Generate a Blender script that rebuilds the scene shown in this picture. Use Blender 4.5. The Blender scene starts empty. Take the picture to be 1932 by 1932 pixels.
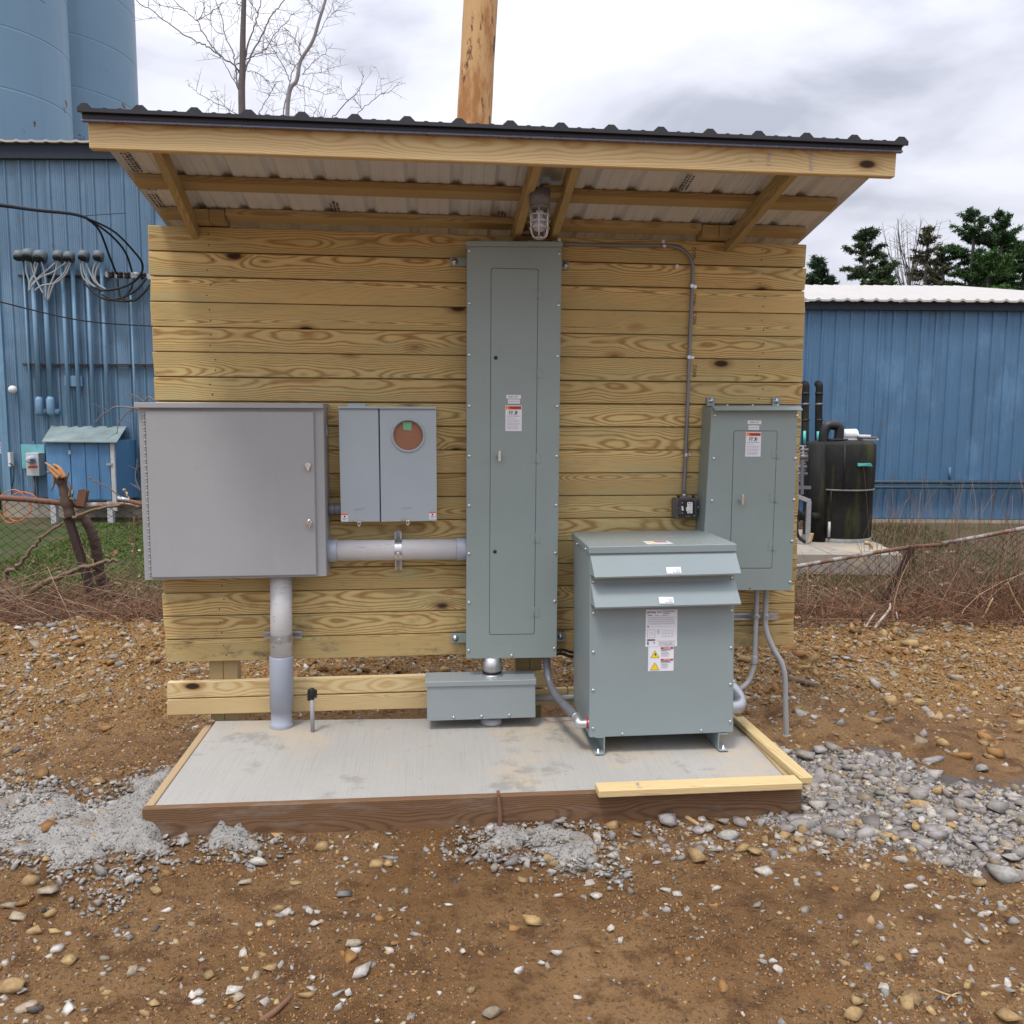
import bpy, bmesh, math, random
import numpy as np
from mathutils import Vector, Matrix, noise as mnoise
random.seed(7); rng = np.random.default_rng(7)
sc = bpy.context.scene
COL = sc.collection
R = math.radians
# ------------------------------------------------------------------ camera
CAM = np.array([-0.299, -4.824, 1.870]); YAW, PITCH, ROLL, FPX = 0.089, 0.110, 0.007, 1600.0
fw = np.array([math.sin(YAW)*math.cos(PITCH), math.cos(YAW)*math.cos(PITCH), -math.sin(PITCH)])
rt0 = np.array([math.cos(YAW), -math.sin(YAW), 0.0]); up0 = np.cross(rt0, fw)
rt = math.cos(ROLL)*rt0 + math.sin(ROLL)*up0; up = -math.sin(ROLL)*rt0 + math.cos(ROLL)*up0
FH = np.array([math.sin(YAW), math.cos(YAW), 0.0])
cd = bpy.data.cameras.new('camera'); cam = bpy.data.objects.new('camera', cd); COL.objects.link(cam)
cd.sensor_width = 36; cd.lens = 36*FPX/1932; cd.clip_end = 2000; cd.clip_start = 0.05
cam.matrix_world = Matrix(((rt[0], up[0], -fw[0], CAM[0]), (rt[1], up[1], -fw[1], CAM[1]), (rt[2], up[2], -fw[2], CAM[2]), (0, 0, 0, 1)))
sc.camera = cam
# ------------------------------------------------------------------ world, sun, exposure
EXPO = 0.48
w = bpy.data.worlds.new('World'); sc.world = w; w.use_nodes = True
SUN_EL, SUN_ROT = R(66), R(215)
def build_world():
    nt = w.node_tree; nt.nodes.clear(); L = nt.links.new
    out = nt.nodes.new('ShaderNodeOutputWorld'); bg = nt.nodes.new('ShaderNodeBackground'); bg.inputs['Strength'].default_value = 0.10
    sky = nt.nodes.new('ShaderNodeTexSky'); sky.sky_type = 'NISHITA'; sky.sun_disc = False
    sky.sun_elevation = SUN_EL; sky.sun_rotation = SUN_ROT; sky.air_density = 1.0; sky.dust_density = 2.0
    tc = nt.nodes.new('ShaderNodeTexCoord')
    sep = nt.nodes.new('ShaderNodeSeparateXYZ'); L(tc.outputs['Generated'], sep.inputs[0])
    # project the sky direction on a cloud layer, so cloud banks flatten towards the horizon
    zc = nt.nodes.new('ShaderNodeMath'); zc.operation = 'MAXIMUM'; L(sep.outputs[2], zc.inputs[0]); zc.inputs[1].default_value = 0.0
    za = nt.nodes.new('ShaderNodeMath'); za.operation = 'ADD'; L(zc.outputs[0], za.inputs[0]); za.inputs[1].default_value = 0.22
    dx = nt.nodes.new('ShaderNodeMath'); dx.operation = 'DIVIDE'; L(sep.outputs[0], dx.inputs[0]); L(za.outputs[0], dx.inputs[1])
    dy = nt.nodes.new('ShaderNodeMath'); dy.operation = 'DIVIDE'; L(sep.outputs[1], dy.inputs[0]); L(za.outputs[0], dy.inputs[1])
    cb = nt.nodes.new('ShaderNodeCombineXYZ'); L(dx.outputs[0], cb.inputs[0]); L(dy.outputs[0], cb.inputs[1]); cb.inputs[2].default_value = 3.7
    n1 = nt.nodes.new('ShaderNodeTexNoise'); n1.inputs['Scale'].default_value = 1.9; n1.inputs['Detail'].default_value = 6; n1.inputs['Roughness'].default_value = 0.5; n1.inputs['Distortion'].default_value = 0.35
    L(cb.outputs[0], n1.inputs['Vector'])
    cr = nt.nodes.new('ShaderNodeValToRGB'); e = cr.color_ramp.elements
    e[0].position = 0.34; e[0].color = (3.25, 3.4, 4.0, 1); e[1].position = 0.62; e[1].color = (6.05, 6.15, 6.7, 1)
    m = e.new(0.48); m.color = (5.0, 5.1, 5.75, 1)
    L(n1.outputs['Fac'], cr.inputs['Fac'])
    mx = nt.nodes.new('ShaderNodeMix'); mx.data_type = 'RGBA'; mx.inputs[0].default_value = 0.94
    L(sky.outputs[0], mx.inputs[6]); L(cr.outputs[0], mx.inputs[7])
    zg_ = nt.nodes.new('ShaderNodeMath'); zg_.operation = 'MULTIPLY_ADD'; z2 = nt.nodes.new('ShaderNodeMath'); z2.operation = 'POWER'; L(zc.outputs[0], z2.inputs[0]); z2.inputs[1].default_value = 1.8; L(z2.outputs[0], zg_.inputs[0]); zg_.inputs[1].default_value = 2.3; zg_.inputs[2].default_value = .97   # overcast sky: brighter overhead
    mg = nt.nodes.new('ShaderNodeMix'); mg.data_type = 'RGBA'; mg.blend_type = 'MULTIPLY'; mg.inputs[0].default_value = 1.0; L(mx.outputs[2], mg.inputs[6]); L(zg_.outputs[0], mg.inputs[7])
    L(mg.outputs[2], bg.inputs['Color']); L(bg.outputs[0], out.inputs[0])
build_world()
sd = bpy.data.lights.new('sun', 'SUN'); sd.energy = 1.5; sd.angle = R(12); sd.color = (1.0, 0.95, 0.86)
so = bpy.data.objects.new('sun', sd); COL.objects.link(so); so.location = (0, -10, 12)
sdir = Vector((math.sin(SUN_ROT)*math.cos(SUN_EL), math.cos(SUN_ROT)*math.cos(SUN_EL), math.sin(SUN_EL)))
so.rotation_euler = sdir.to_track_quat('Z', 'Y').to_euler()
sc.view_settings.view_transform = 'Standard'; sc.view_settings.look = 'None'; sc.view_settings.exposure = EXPO; sc.view_settings.gamma = 1
sc.view_settings.use_curve_mapping = False
sc.cycles.use_denoising = True
try: sc.cycles.max_bounces = 6; sc.cycles.transparent_max_bounces = 8
except Exception: pass

# ------------------------------------------------------------------ survey helpers: where a sight line meets a real plane
def ray(px, py): return fw*FPX + rt*(px-966) + up*(966-py)
def onY(px, py, y):
    d = ray(px, py); return CAM + d*((y-CAM[1])/d[1])
def onZ(px, py, z):
    d = ray(px, py); return CAM + d*((z-CAM[2])/d[2])
def onF(px, py, dist):
    d = ray(px, py); return CAM + d*(dist/(d@FH))
def V(*a): return np.array(a, float)

# ------------------------------------------------------------------ materials
class NT:
    def __init__(s, name):
        s.m = bpy.data.materials.new(name); s.m.use_nodes = True; s.t = s.m.node_tree; s.t.nodes.clear()
        s.out = s.t.nodes.new('ShaderNodeOutputMaterial'); s.b = s.t.nodes.new('ShaderNodeBsdfPrincipled'); s.t.links.new(s.b.outputs[0], s.out.inputs[0])
    def n(s, t, **kw):
        x = s.t.nodes.new('ShaderNode'+t)
        for k, v in kw.items(): setattr(x, k, v)
        return x
    def put(s, sock, v):
        if isinstance(v, bpy.types.NodeSocket): s.t.links.new(v, sock)
        elif isinstance(v, (tuple, list)) and len(v) == 3 and sock.type == 'RGBA': sock.default_value = (*v, 1)
        else: sock.default_value = v
    def math(s, op, a, b=0.0, c=None):
        x = s.n('Math', operation=op); s.put(x.inputs[0], a); s.put(x.inputs[1], b)
        if c is not None: s.put(x.inputs[2], c)
        return x.outputs[0]
    def mix(s, f, a, b, bt='MIX'):
        x = s.n('Mix', data_type='RGBA', blend_type=bt); s.put(x.inputs[0], f); s.put(x.inputs[6], a); s.put(x.inputs[7], b); return x.outputs[2]
    def noise(s, vec, scale, detail=3, rough=.5, dist=0.0):
        x = s.n('TexNoise'); x.inputs['Scale'].default_value = scale; x.inputs['Detail'].default_value = detail
        x.inputs['Roughness'].default_value = rough; x.inputs['Distortion'].default_value = dist
        if vec is not None: s.t.links.new(vec, x.inputs['Vector'])
        return x.outputs['Fac']
    def ramp(s, f, lo, hi):
        x = s.n('MapRange', interpolation_type='SMOOTHSTEP'); s.put(x.inputs[0], f); x.inputs[1].default_value = lo; x.inputs[2].default_value = hi; return x.outputs[0]
    def vscale(s, vec, sc_):
        x = s.n('VectorMath', operation='MULTIPLY'); s.put(x.inputs[0], vec); x.inputs[1].default_value = sc_; return x.outputs[0]
    def obj(s): return s.n('TexCoord').outputs['Object']
    def pos(s): return s.n('NewGeometry').outputs['Position']
    def bump(s, h, strength=.3, dist=.01):
        x = s.n('Bump'); x.inputs['Strength'].default_value = strength; x.inputs['Distance'].default_value = dist; s.put(x.inputs['Height'], h)
        s.t.links.new(x.outputs[0], s.b.inputs['Normal'])
    def fin(s, col, rough=.6, metal=0.0, spec=None):
        s.put(s.b.inputs['Base Color'], col); s.put(s.b.inputs['Roughness'], rough); s.put(s.b.inputs['Metallic'], metal)
        if spec is not None: s.b.inputs['Specular IOR Level'].default_value = spec
        return s.m
MATS = {}
def plain(name, col, rough=.6, metal=0.0, var=.12, scale=6.0, bump=0.0, bscale=200):
    if name in MATS: return MATS[name]
    s = NT(name); p = s.pos(); f = s.noise(p, scale, 4, .6)
    c = s.mix(f, tuple(x*(1-var) for x in col), tuple(min(1, x*(1+var)) for x in col))
    if bump: s.bump(s.noise(p, bscale, 2), bump, .002)
    r = s.math('MULTIPLY_ADD', f, .16, rough-.08)
    MATS[name] = s.fin(c, r, metal); return MATS[name]
def paint(name, col, rough=.42, dust=.0):
    s = NT(name); p = s.pos(); f = s.noise(p, 3.0, 5, .6); f2 = s.noise(p, 420, 2)
    c = s.mix(f, tuple(x*.90 for x in col), tuple(x*1.07 for x in col)); sk = s.noise(s.vscale(p, (26, 26, 1.1)), 1.0, 4, .6)
    c = s.mix(s.math('MULTIPLY', s.ramp(sk, .56, .76), .09), c, tuple(x*1.3 for x in col)); c = s.mix(s.math('MULTIPLY', s.ramp(s.noise(p, 11, 5, .7), .62, .72), .25), c, tuple(x*.72 for x in col))
    c = s.mix(s.ramp(f2, .60, .75), c, tuple(x*1.22 for x in col))
    if dust:   # dried rain splash and dust lying on upward faces
        nz = s.n('SeparateXYZ'); s.t.links.new(s.n('NewGeometry').outputs['Normal'], nz.inputs[0])
        d = s.math('MULTIPLY', s.ramp(nz.outputs[2], .7, .95), s.ramp(s.noise(p, 60, 4, .65), .46, .6))
        c = s.mix(s.math('MULTIPLY', d, dust), c, (.42, .40, .34))
    s.bump(f2, .06, .001)
    return s.fin(c, s.math('MULTIPLY_ADD', f, .14, rough-.07), 0.0)
def wood(name, early, late, green=.25, freq=165, dirt=0.0, knots=True, contrast=.62, stain=0.0):
    s = NT(name); oi = s.n('ObjectInfo'); rnd = oi.outputs['Random']
    o = s.n('SeparateXYZ'); s.t.links.new(s.obj(), o.inputs[0])
    x = s.math('ADD', o.outputs[0], s.math('MULTIPLY', rnd, 91.7)); y = o.outputs[1]; z = o.outputs[2]
    r2 = s.math('FRACT', s.math('MULTIPLY', rnd, 37.31)); r3 = s.math('FRACT', s.math('MULTIPLY', rnd, 113.7))
    cx = s.n('CombineXYZ'); s.put(cx.inputs[0], x); s.put(cx.inputs[1], s.math('MULTIPLY', rnd, 17.0))
    slow = s.noise(cx.outputs[0], 0.75, 2, .5); slow2 = s.noise(s.vscale(cx.outputs[0], (1, 2, 1)), 1.35, 2, .5)
    zc = s.math('ADD', z, s.math('MULTIPLY_ADD', slow, .13, s.math('MULTIPLY_ADD', r2, .12, -.125)))
    yc = s.math('ADD', y, s.math('MULTIPLY_ADD', slow2, .09, s.math('MULTIPLY_ADD', r3, .15, -.02)))
    v3 = s.n('CombineXYZ'); s.put(v3.inputs[0], x); s.put(v3.inputs[1], y); s.put(v3.inputs[2], z)
    warp = s.noise(s.vscale(v3.outputs[0], (1.9, 13, 13)), 1.0, 3, .55)
    r = s.math('SQRT', s.math('ADD', s.math('MULTIPLY', zc, zc), s.math('MULTIPLY', yc, yc)))
    r = s.math('ADD', r, s.math('MULTIPLY', warp, .016))
    kd = None
    if knots:
        kv = s.n('CombineXYZ'); s.put(kv.inputs[0], s.math('MULTIPLY', x, 1.9)); s.put(kv.inputs[1], s.math('MULTIPLY', z, 4.2)); s.put(kv.inputs[2], s.math('MULTIPLY', rnd, 53.0))
        vo = s.n('TexVoronoi', voronoi_dimensions='3D', feature='F1'); vo.inputs['Scale'].default_value = 1.0; s.t.links.new(kv.outputs[0], vo.inputs['Vector'])
        vs = s.n('SeparateColor'); s.t.links.new(vo.outputs['Color'], vs.inputs[0])
        on = s.math('GREATER_THAN', vs.outputs[0], .25)
        dd = vo.outputs['Distance']
        g = s.math('MULTIPLY', on, s.math('EXPONENT', s.math('MULTIPLY', s.math('MULTIPLY', dd, dd), -26.0)))
        r = s.math('ADD', r, s.math('MULTIPLY', g, .017))
        kd = s.math('MULTIPLY', on, s.ramp(dd, .10, .055))
        kr = s.math('MULTIPLY', on, s.ramp(dd, .19, .07))
    ph = s.math('SINE', s.math('MULTIPLY', r, 6.2832*freq))
    ring = s.math('POWER', s.math('MULTIPLY_ADD', ph, .5, .5), 2.2)
    fib = s.noise(s.vscale(v3.outputs[0], (7, 260, 260)), 1.0, 3, .6)
    blot = s.noise(s.vscale(v3.outputs[0], (1.4, 6, 6)), 1.0, 4, .6)
    rv = s.mix(rnd, tuple(a*.76 for a in early), tuple(a*1.14 for a in early)); rv = s.mix(s.math('MULTIPLY', r2, .35), rv, (early[0]*.80, early[1]*.93, early[2]*.92))
    c = s.mix(s.math('MULTIPLY', ring, s.math('MULTIPLY_ADD', blot, .5, contrast-.2)), rv, late)
    c = s.mix(s.math('MULTIPLY', s.ramp(blot, .42, .72), green), c, (early[0]*.62, early[1]*.74, early[2]*.78))
    c = s.mix(s.math('MULTIPLY', s.ramp(fib, .5, .78), .28), c, tuple(a*.55 for a in late))
    if kd is not None:
        c = s.mix(s.math('MULTIPLY', kr, .55), c, tuple(a*.6 for a in late))
        c = s.mix(kd, c, (.045, .022, .012))
    if stain:   # damp mildew smudges on the lowest planks, sawmill smears
        wp = s.n('SeparateXYZ'); wpos = s.pos(); s.t.links.new(wpos, wp.inputs[0])
        k = s.ramp(s.noise(s.vscale(wpos, (3.5, 1, 9)), 1.0, 6, .72), .50, .66)
        lowz = s.n('MapRange'); s.put(lowz.inputs[0], wp.outputs[2]); lowz.inputs[1].default_value = .95; lowz.inputs[2].default_value = .5; lowz.inputs[3].default_value = .12; lowz.inputs[4].default_value = stain
        c = s.mix(s.math('MULTIPLY', k, lowz.outputs[0]), c, (.13, .105, .062))
        c = s.mix(s.math('MULTIPLY', s.ramp(s.noise(s.vscale(v3.outputs[0], (2.6, 11, 11)), 1.0, 4, .6), .56, .70), .32), c, (.33, .40, .23))
    if dirt:
        dn = s.noise(s.vscale(v3.outputs[0], (2.2, 9, 9)), 1.6, 5, .7)
        c = s.mix(s.math('MULTIPLY', s.ramp(dn, .5, .68), dirt), c, (.30, .28, .25))
    s.bump(s.math('ADD', s.math('MULTIPLY', ring, -.6), fib), .25, .0012)
    MATS[name] = s.fin(c, .78, 0, .25); return MATS[name]
M_WALL = wood('treated_pine', (.67, .495, .220), (.29, .135, .038), green=.5, contrast=.78, stain=.85)
M_PALE = wood('fresh_pine', (.65, .50, .265), (.44, .22, .065), green=.08, contrast=.5)
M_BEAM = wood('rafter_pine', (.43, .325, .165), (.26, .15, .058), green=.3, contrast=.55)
M_FORM = wood('weathered_form_board', (.205, .110, .058), (.085, .044, .024), green=.0, dirt=.28, contrast=.6)
M_FORMP = wood('form_side_board', (.50, .37, .22), (.32, .19, .09), green=.1, dirt=.35)
M_PANEL = paint('grey_green_enamel', (.255, .310, .298), .40)
M_TRANS = paint('grey_blue_enamel', (.250, .302, .312), .36, dust=.5)
M_CAB = paint('warm_grey_enamel', (.345, .353, .362), .42)
M_METER = paint('pale_grey_enamel', (.375, .435, .475), .38)
M_GUT = paint('gutter_grey_enamel', (.285, .320, .330), .32)
M_SEAM = plain('dark_seam', (.03, .035, .035), .8)
M_BLACK = plain('black_plastic', (.012, .012, .013), .5)
M_ZINC = plain('zinc_steel', (.62, .63, .64), .30, .9, .2, 30)
M_CHROME = plain('polished_latch', (.70, .70, .70), .22, 1.0, .1, 30)
M_GALV = plain('galvanised_steel', (.50, .51, .52), .42, .85, .25, 25)
M_DKSTEEL = plain('shadow_steel', (.16, .165, .17), .45, .7, .2, 20)
M_PVCW = None
def pvc_white():
    s = NT('scuffed_pvc'); p = s.pos(); f = s.noise(p, 9, 5, .65); sc1 = s.noise(s.vscale(p, (6, 60, 60)), 1.0, 4, .7)
    c = s.mix(f, (.47, .46, .46), (.60, .59, .59)); c = s.mix(s.ramp(sc1, .60, .68), c, (.30, .27, .24)); c = s.mix(s.math('MULTIPLY', s.ramp(s.noise(p, 3.2, 3), .6, .72), .4), c, (.52, .44, .30))
    return s.fin(c, .5)
M_PVCW = pvc_white()
M_PVCB = plain('blue_grey_pvc', (.335, .365, .435), .38, 0, .08, 12)
M_PVCG = plain('grey_pvc', (.335, .34, .355), .42, 0, .12, 14)
M_PVCD = plain('dark_grey_pvc', (.135, .138, .155), .36, 0, .15, 12)
M_EMT = plain('emt_conduit', (.20, .20, .22), .4, .35, .2, 20)
M_LABEL = plain('label_white', (.74, .75, .80), .45, 0, .02)
M_INK = plain('label_ink', (.035, .035, .05), .6, 0, .02)
M_INKG = plain('label_ink_grey', (.33, .33, .38), .6, 0, .02)
M_INKB = plain('label_ink_blue', (.012, .035, .20), .5, 0, .02)
M_ORANGE = plain('label_orange', (.80, .13, .028), .45, 0, .03)
M_RED = plain('label_red', (.50, .028, .03), .45, 0, .03)
M_YEL = plain('label_yellow', (.85, .62, .02), .45, 0, .03)
M_CARD = plain('cardboard', (.36, .175, .105), .85, 0, .12, 70, .3, 500)
M_GTAPE = plain('green_tape', (.16, .44, .24), .5)
M_ROOF = plain('black_metal_roofing', (.020, .019, .024), .42, .0, .3, 12)
M_LITHEM = plain('lit_drip_hem', (.15, .15, .21), .28, .2, .2, 14)  # hem of the black drip edge; the light it catches is painted in
def soffit():
    s = NT('roof_underside'); p = s.pos(); f = s.noise(p, 5, 4, .6); c = s.mix(f, (.52, .555, .61), (.62, .655, .71)); return s.fin(c, .45)
M_SOF = soffit()
M_GLASS = None
def glass():
    s = NT('lamp_glass'); s.b.inputs['Transmission Weight'].default_value = 1.0; s.b.inputs['IOR'].default_value = 1.3
    return s.fin((.92, .93, .93), .04)
M_GLASS = glass()
M_BULB = plain('bulb_white', (.72, .72, .76), .3)
M_FIXT = plain('cast_aluminium', (.17, .16, .165), .5, .4, .15, 30)
M_CAGE = plain('wire_cage_aluminium', (.52, .51, .52), .38, .6, .12, 30)
M_BRONZE = plain('smoky_cover', (.06, .055, .055), .25, 0, .1)
M_RUST = plain('rusty_pipe', (.16, .075, .045), .8, .1, .45, 9)
M_RUSTD = plain('dark_rusty_steel', (.040, .022, .018), .75, .1, .4, 12)
def railmat():
    s = NT('peeling_rail'); p = s.pos(); f = s.noise(p, 3.4, 5, .7); c = s.mix(s.ramp(f, .44, .56), (.15, .075, .048), (.33, .31, .295)); c = s.mix(s.math('MULTIPLY', s.ramp(s.noise(p, 21, 4, .7), .5, .66), .6), c, (.17, .10, .07)); return s.fin(c, .8)
M_RAIL = railmat()
M_BARK = plain('vine_bark', (.085, .055, .040), .9, 0, .5, 22, .8, 60)
M_BARKG = plain('grey_bark', (.115, .10, .095), .9, 0, .35, 18, .6, 60)
M_TWIG = plain('twig_bark', (.17, .145, .145), .9, 0, .3, 10)
M_BRANCH = plain('dead_branch', (.17, .115, .075), .9, 0, .45, 14)
M_RAWWOOD = plain('torn_wood', (.42, .21, .09), .85, 0, .35, 40)
M_STICK = plain('pale_stick', (.45, .31, .17), .85, 0, .3, 40)
M_DSTICK = plain('brown_stick', (.17, .085, .05), .85, 0, .35, 40)
def bluewall(name, a, b, dirt):
    s = NT(name); p = s.pos(); f = s.noise(p, 1.3, 5, .6); st = s.noise(s.vscale(p, (9, 9, .35)), 1.0, 4, .65)
    c = s.mix(f, a, b); c = s.mix(s.math('MULTIPLY', s.ramp(st, .52, .72), .55), c, tuple(x*.6 for x in a))
    c = s.mix(s.math('MULTIPLY', s.ramp(s.noise(p, 5.5, 5, .7), .56, .72), dirt), c, (.12, .11, .10)); c = s.mix(s.math('MULTIPLY', s.ramp(s.noise(s.vscale(p, (1.2, 1.2, .6)), 1.0, 5, .65), .52, .68), .45), c, tuple(min(1, x*1.35+.03) for x in b))
    return s.fin(c, .5)
M_BLUE = bluewall('blue_steel_cladding', (.078, .158, .250), (.140, .235, .335), .6)
M_BLUE2 = bluewall('deep_blue_cladding', (.050, .132, .240), (.090, .195, .325), .5)
M_BCOND = bluewall('blue_painted_conduit', (.130, .255, .385), (.175, .310, .440), .35)
def silomat():
    s = NT('silo_blue_paint'); p = s.pos(); f = s.noise(p, .55, 5, .6); st = s.noise(s.vscale(p, (3, 3, .12)), 1.0, 4, .6)
    c = s.mix(f, (.100, .190, .275), (.150, .255, .350)); c = s.mix(s.math('MULTIPLY', s.ramp(st, .5, .75), .35), c, (.075, .14, .205))
    ru = s.noise(p, 1.9, 6, .72); c = s.mix(s.ramp(ru, .645, .67), c, (.055, .022, .015))
    return s.fin(c, .45)
def fix_silo():
    return silomat()
M_SILO = fix_silo()
M_NAVY = plain('dark_navy_steel', (.016, .022, .04), .6)
M_DARKTRIM = plain('dark_eave_trim', (.010, .019, .032), .7)
M_WROOF = plain('white_metal_roof', (.43, .41, .385), .6, 0, .14, 2)
M_CONC = None
def concrete(name, a, b, broom=True):
    s = NT(name); p = s.pos(); f = s.noise(p, 1.6, 5, .6); g = s.noise(p, 160, 3, .6)
    br = s.noise(s.vscale(p, (130, 2.2, 1)), 1.0, 3, .55)
    c = s.mix(f, a, b); c = s.mix(s.math('MULTIPLY', s.ramp(br, .45, .75), .2 if broom else 0), c, tuple(x*.62 for x in a))
    c = s.mix(s.math('MULTIPLY', s.ramp(s.noise(p, 2.1, 4, .6), .50, .66), .42), c, (.50, .39, .24)); c = s.mix(s.math('MULTIPLY', s.ramp(s.noise(p, 3.4, 6, .7), .55, .68), .45), c, tuple(x*.5 for x in a)); c = s.mix(s.math('MULTIPLY', s.ramp(g, .62, .74), .5), c, tuple(x*.45 for x in a))
    c = s.mix(s.ramp(s.noise(p, 70, 2), .74, .79), c, (.10, .09, .08))
    s.bump(s.math('ADD', br if broom else g, s.math('MULTIPLY', g, .5)), .35 if broom else .5, .003)
    return s.fin(c, .85, 0, .25)
M_CONC = concrete('broomed_concrete', (.325, .315, .295), (.43, .415, .385))
M_FOUND = concrete('old_foundation', (.25, .22, .18), (.36, .33, .28), False)
M_SPILL = None
def spillmat():
    s = NT('dried_cement_spill'); p = s.pos(); f = s.noise(p, 9, 6, .7); g = s.noise(p, 85, 3, .65)
    c = s.mix(f, (.20, .19, .18), (.40, .385, .36)); c = s.mix(s.ramp(g, .56, .70), c, (.40, .37, .32)); c = s.mix(s.ramp(g, .47, .33), c, (.060, .056, .052))
    c = s.mix(s.math('MULTIPLY', s.ramp(s.noise(p, 4, 4), .55, .7), .45), c, (.22, .14, .075))
    a = s.n('Attribute', attribute_name='Col'); sp = s.n('SeparateColor'); s.t.links.new(a.outputs['Color'], sp.inputs[0])
    k = s.math('ADD', sp.outputs[0], s.math('MULTIPLY_ADD', s.noise(p, 26, 5, .75), 1.5, -.95)); c = s.mix(s.ramp(k, .55, .25), c, s.mix(g, (.10, .055, .027), (.20, .125, .065)))
    s.bump(s.math('ADD', f, g), .9, .014); return s.fin(c, .95, 0, .1)
M_SPILL = spillmat()
def attrmat(name, rough=.85, bump=.35, bs=90, var=.3, dust=0.0):
    s = NT(name); a = s.n('Attribute', attribute_name='Col'); p = s.pos(); f = s.noise(p, bs, 4, .6)
    c = s.mix(f, s.mix(1.0, a.outputs['Color'], (1-var,)*3, 'MULTIPLY'), s.mix(1.0, a.outputs['Color'], (1+var,)*3, 'MULTIPLY'))
    if dust: c = s.mix(s.math('MULTIPLY', s.ramp(s.noise(p, 38, 4, .65), .42, .62), dust), c, (.20, .115, .050))   # soil smeared over the stone
    if bump: s.bump(f, bump, .006)
    return s.fin(c, rough, 0, .25)
M_ROCK = attrmat('stone', .85, .6, 60, .34, .38)
M_STEM = attrmat('dry_stems', .9, 0, 20, .2)
M_GRASS = attrmat('grass_blades', .8, 0, 5, .2)
M_NEEDLE = attrmat('pine_needles', .8, 0, 2, .25)
M_TANK = None
def tankmat():
    s = NT('mossy_black_wrap'); p = s.pos(); st = s.noise(s.vscale(p, (5, 5, .9)), 1.0, 5, .65); f = s.noise(p, 14, 4, .6)
    c = s.mix(f, (.008, .008, .009), (.022, .022, .020)); c = s.mix(s.math('MULTIPLY', s.ramp(st, .48, .7), .8), c, (.050, .052, .016)); s.bump(f, .4, .01); return s.fin(c, .68, 0, .2)
M_TANK = tankmat()
M_TEAL = plain('teal_tape', (.10, .50, .47), .5); M_TEALP = plain('teal_old_paint', (.16, .42, .46), .6, 0, .3, 5)
M_WHITE = plain('white_plastic', (.72, .72, .72), .4, 0, .06); M_GREYW = plain('weathered_white_post', (.45, .45, .46), .7, 0, .2, 8)
M_YPAINT = plain('yellow_steel', (.55, .38, .03), .5); M_CABLE = plain('black_cable', (.012, .012, .014), .6); M_WIREG = plain('grey_cable', (.30, .33, .35), .6)
M_COPPER = plain('orange_cord', (.62, .15, .05), .5); M_BOXBLUE = bluewall('blue_box_paint', (.060, .165, .32), (.09, .22, .40), .3)
M_LEANROOF = plain('mossy_sheet_roof', (.19, .245, .245), .7, 0, .6, 3.5)
def polemat():
    s = NT('peeled_pole_wood'); p = s.obj(); f = s.noise(s.vscale(p, (30, 30, 1.2)), 1.0, 5, .65); b = s.noise(s.vscale(p, (5, 5, 1.3)), 1.0, 5, .65)
    c = s.mix(f, (.64, .43, .22), (.47, .26, .11)); c = s.mix(s.math('MULTIPLY', s.ramp(b, .50, .62), .85), c, (.34, .15, .055)); c = s.mix(s.math('MULTIPLY', s.ramp(s.noise(s.vscale(p, (9, 9, 2.4)), 1.0, 5, .7), .565, .63), .9), c, (.09, .045, .025))
    s.bump(f, .4, .006); return s.fin(c, .8, 0, .2)
M_POLE = polemat()

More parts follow.
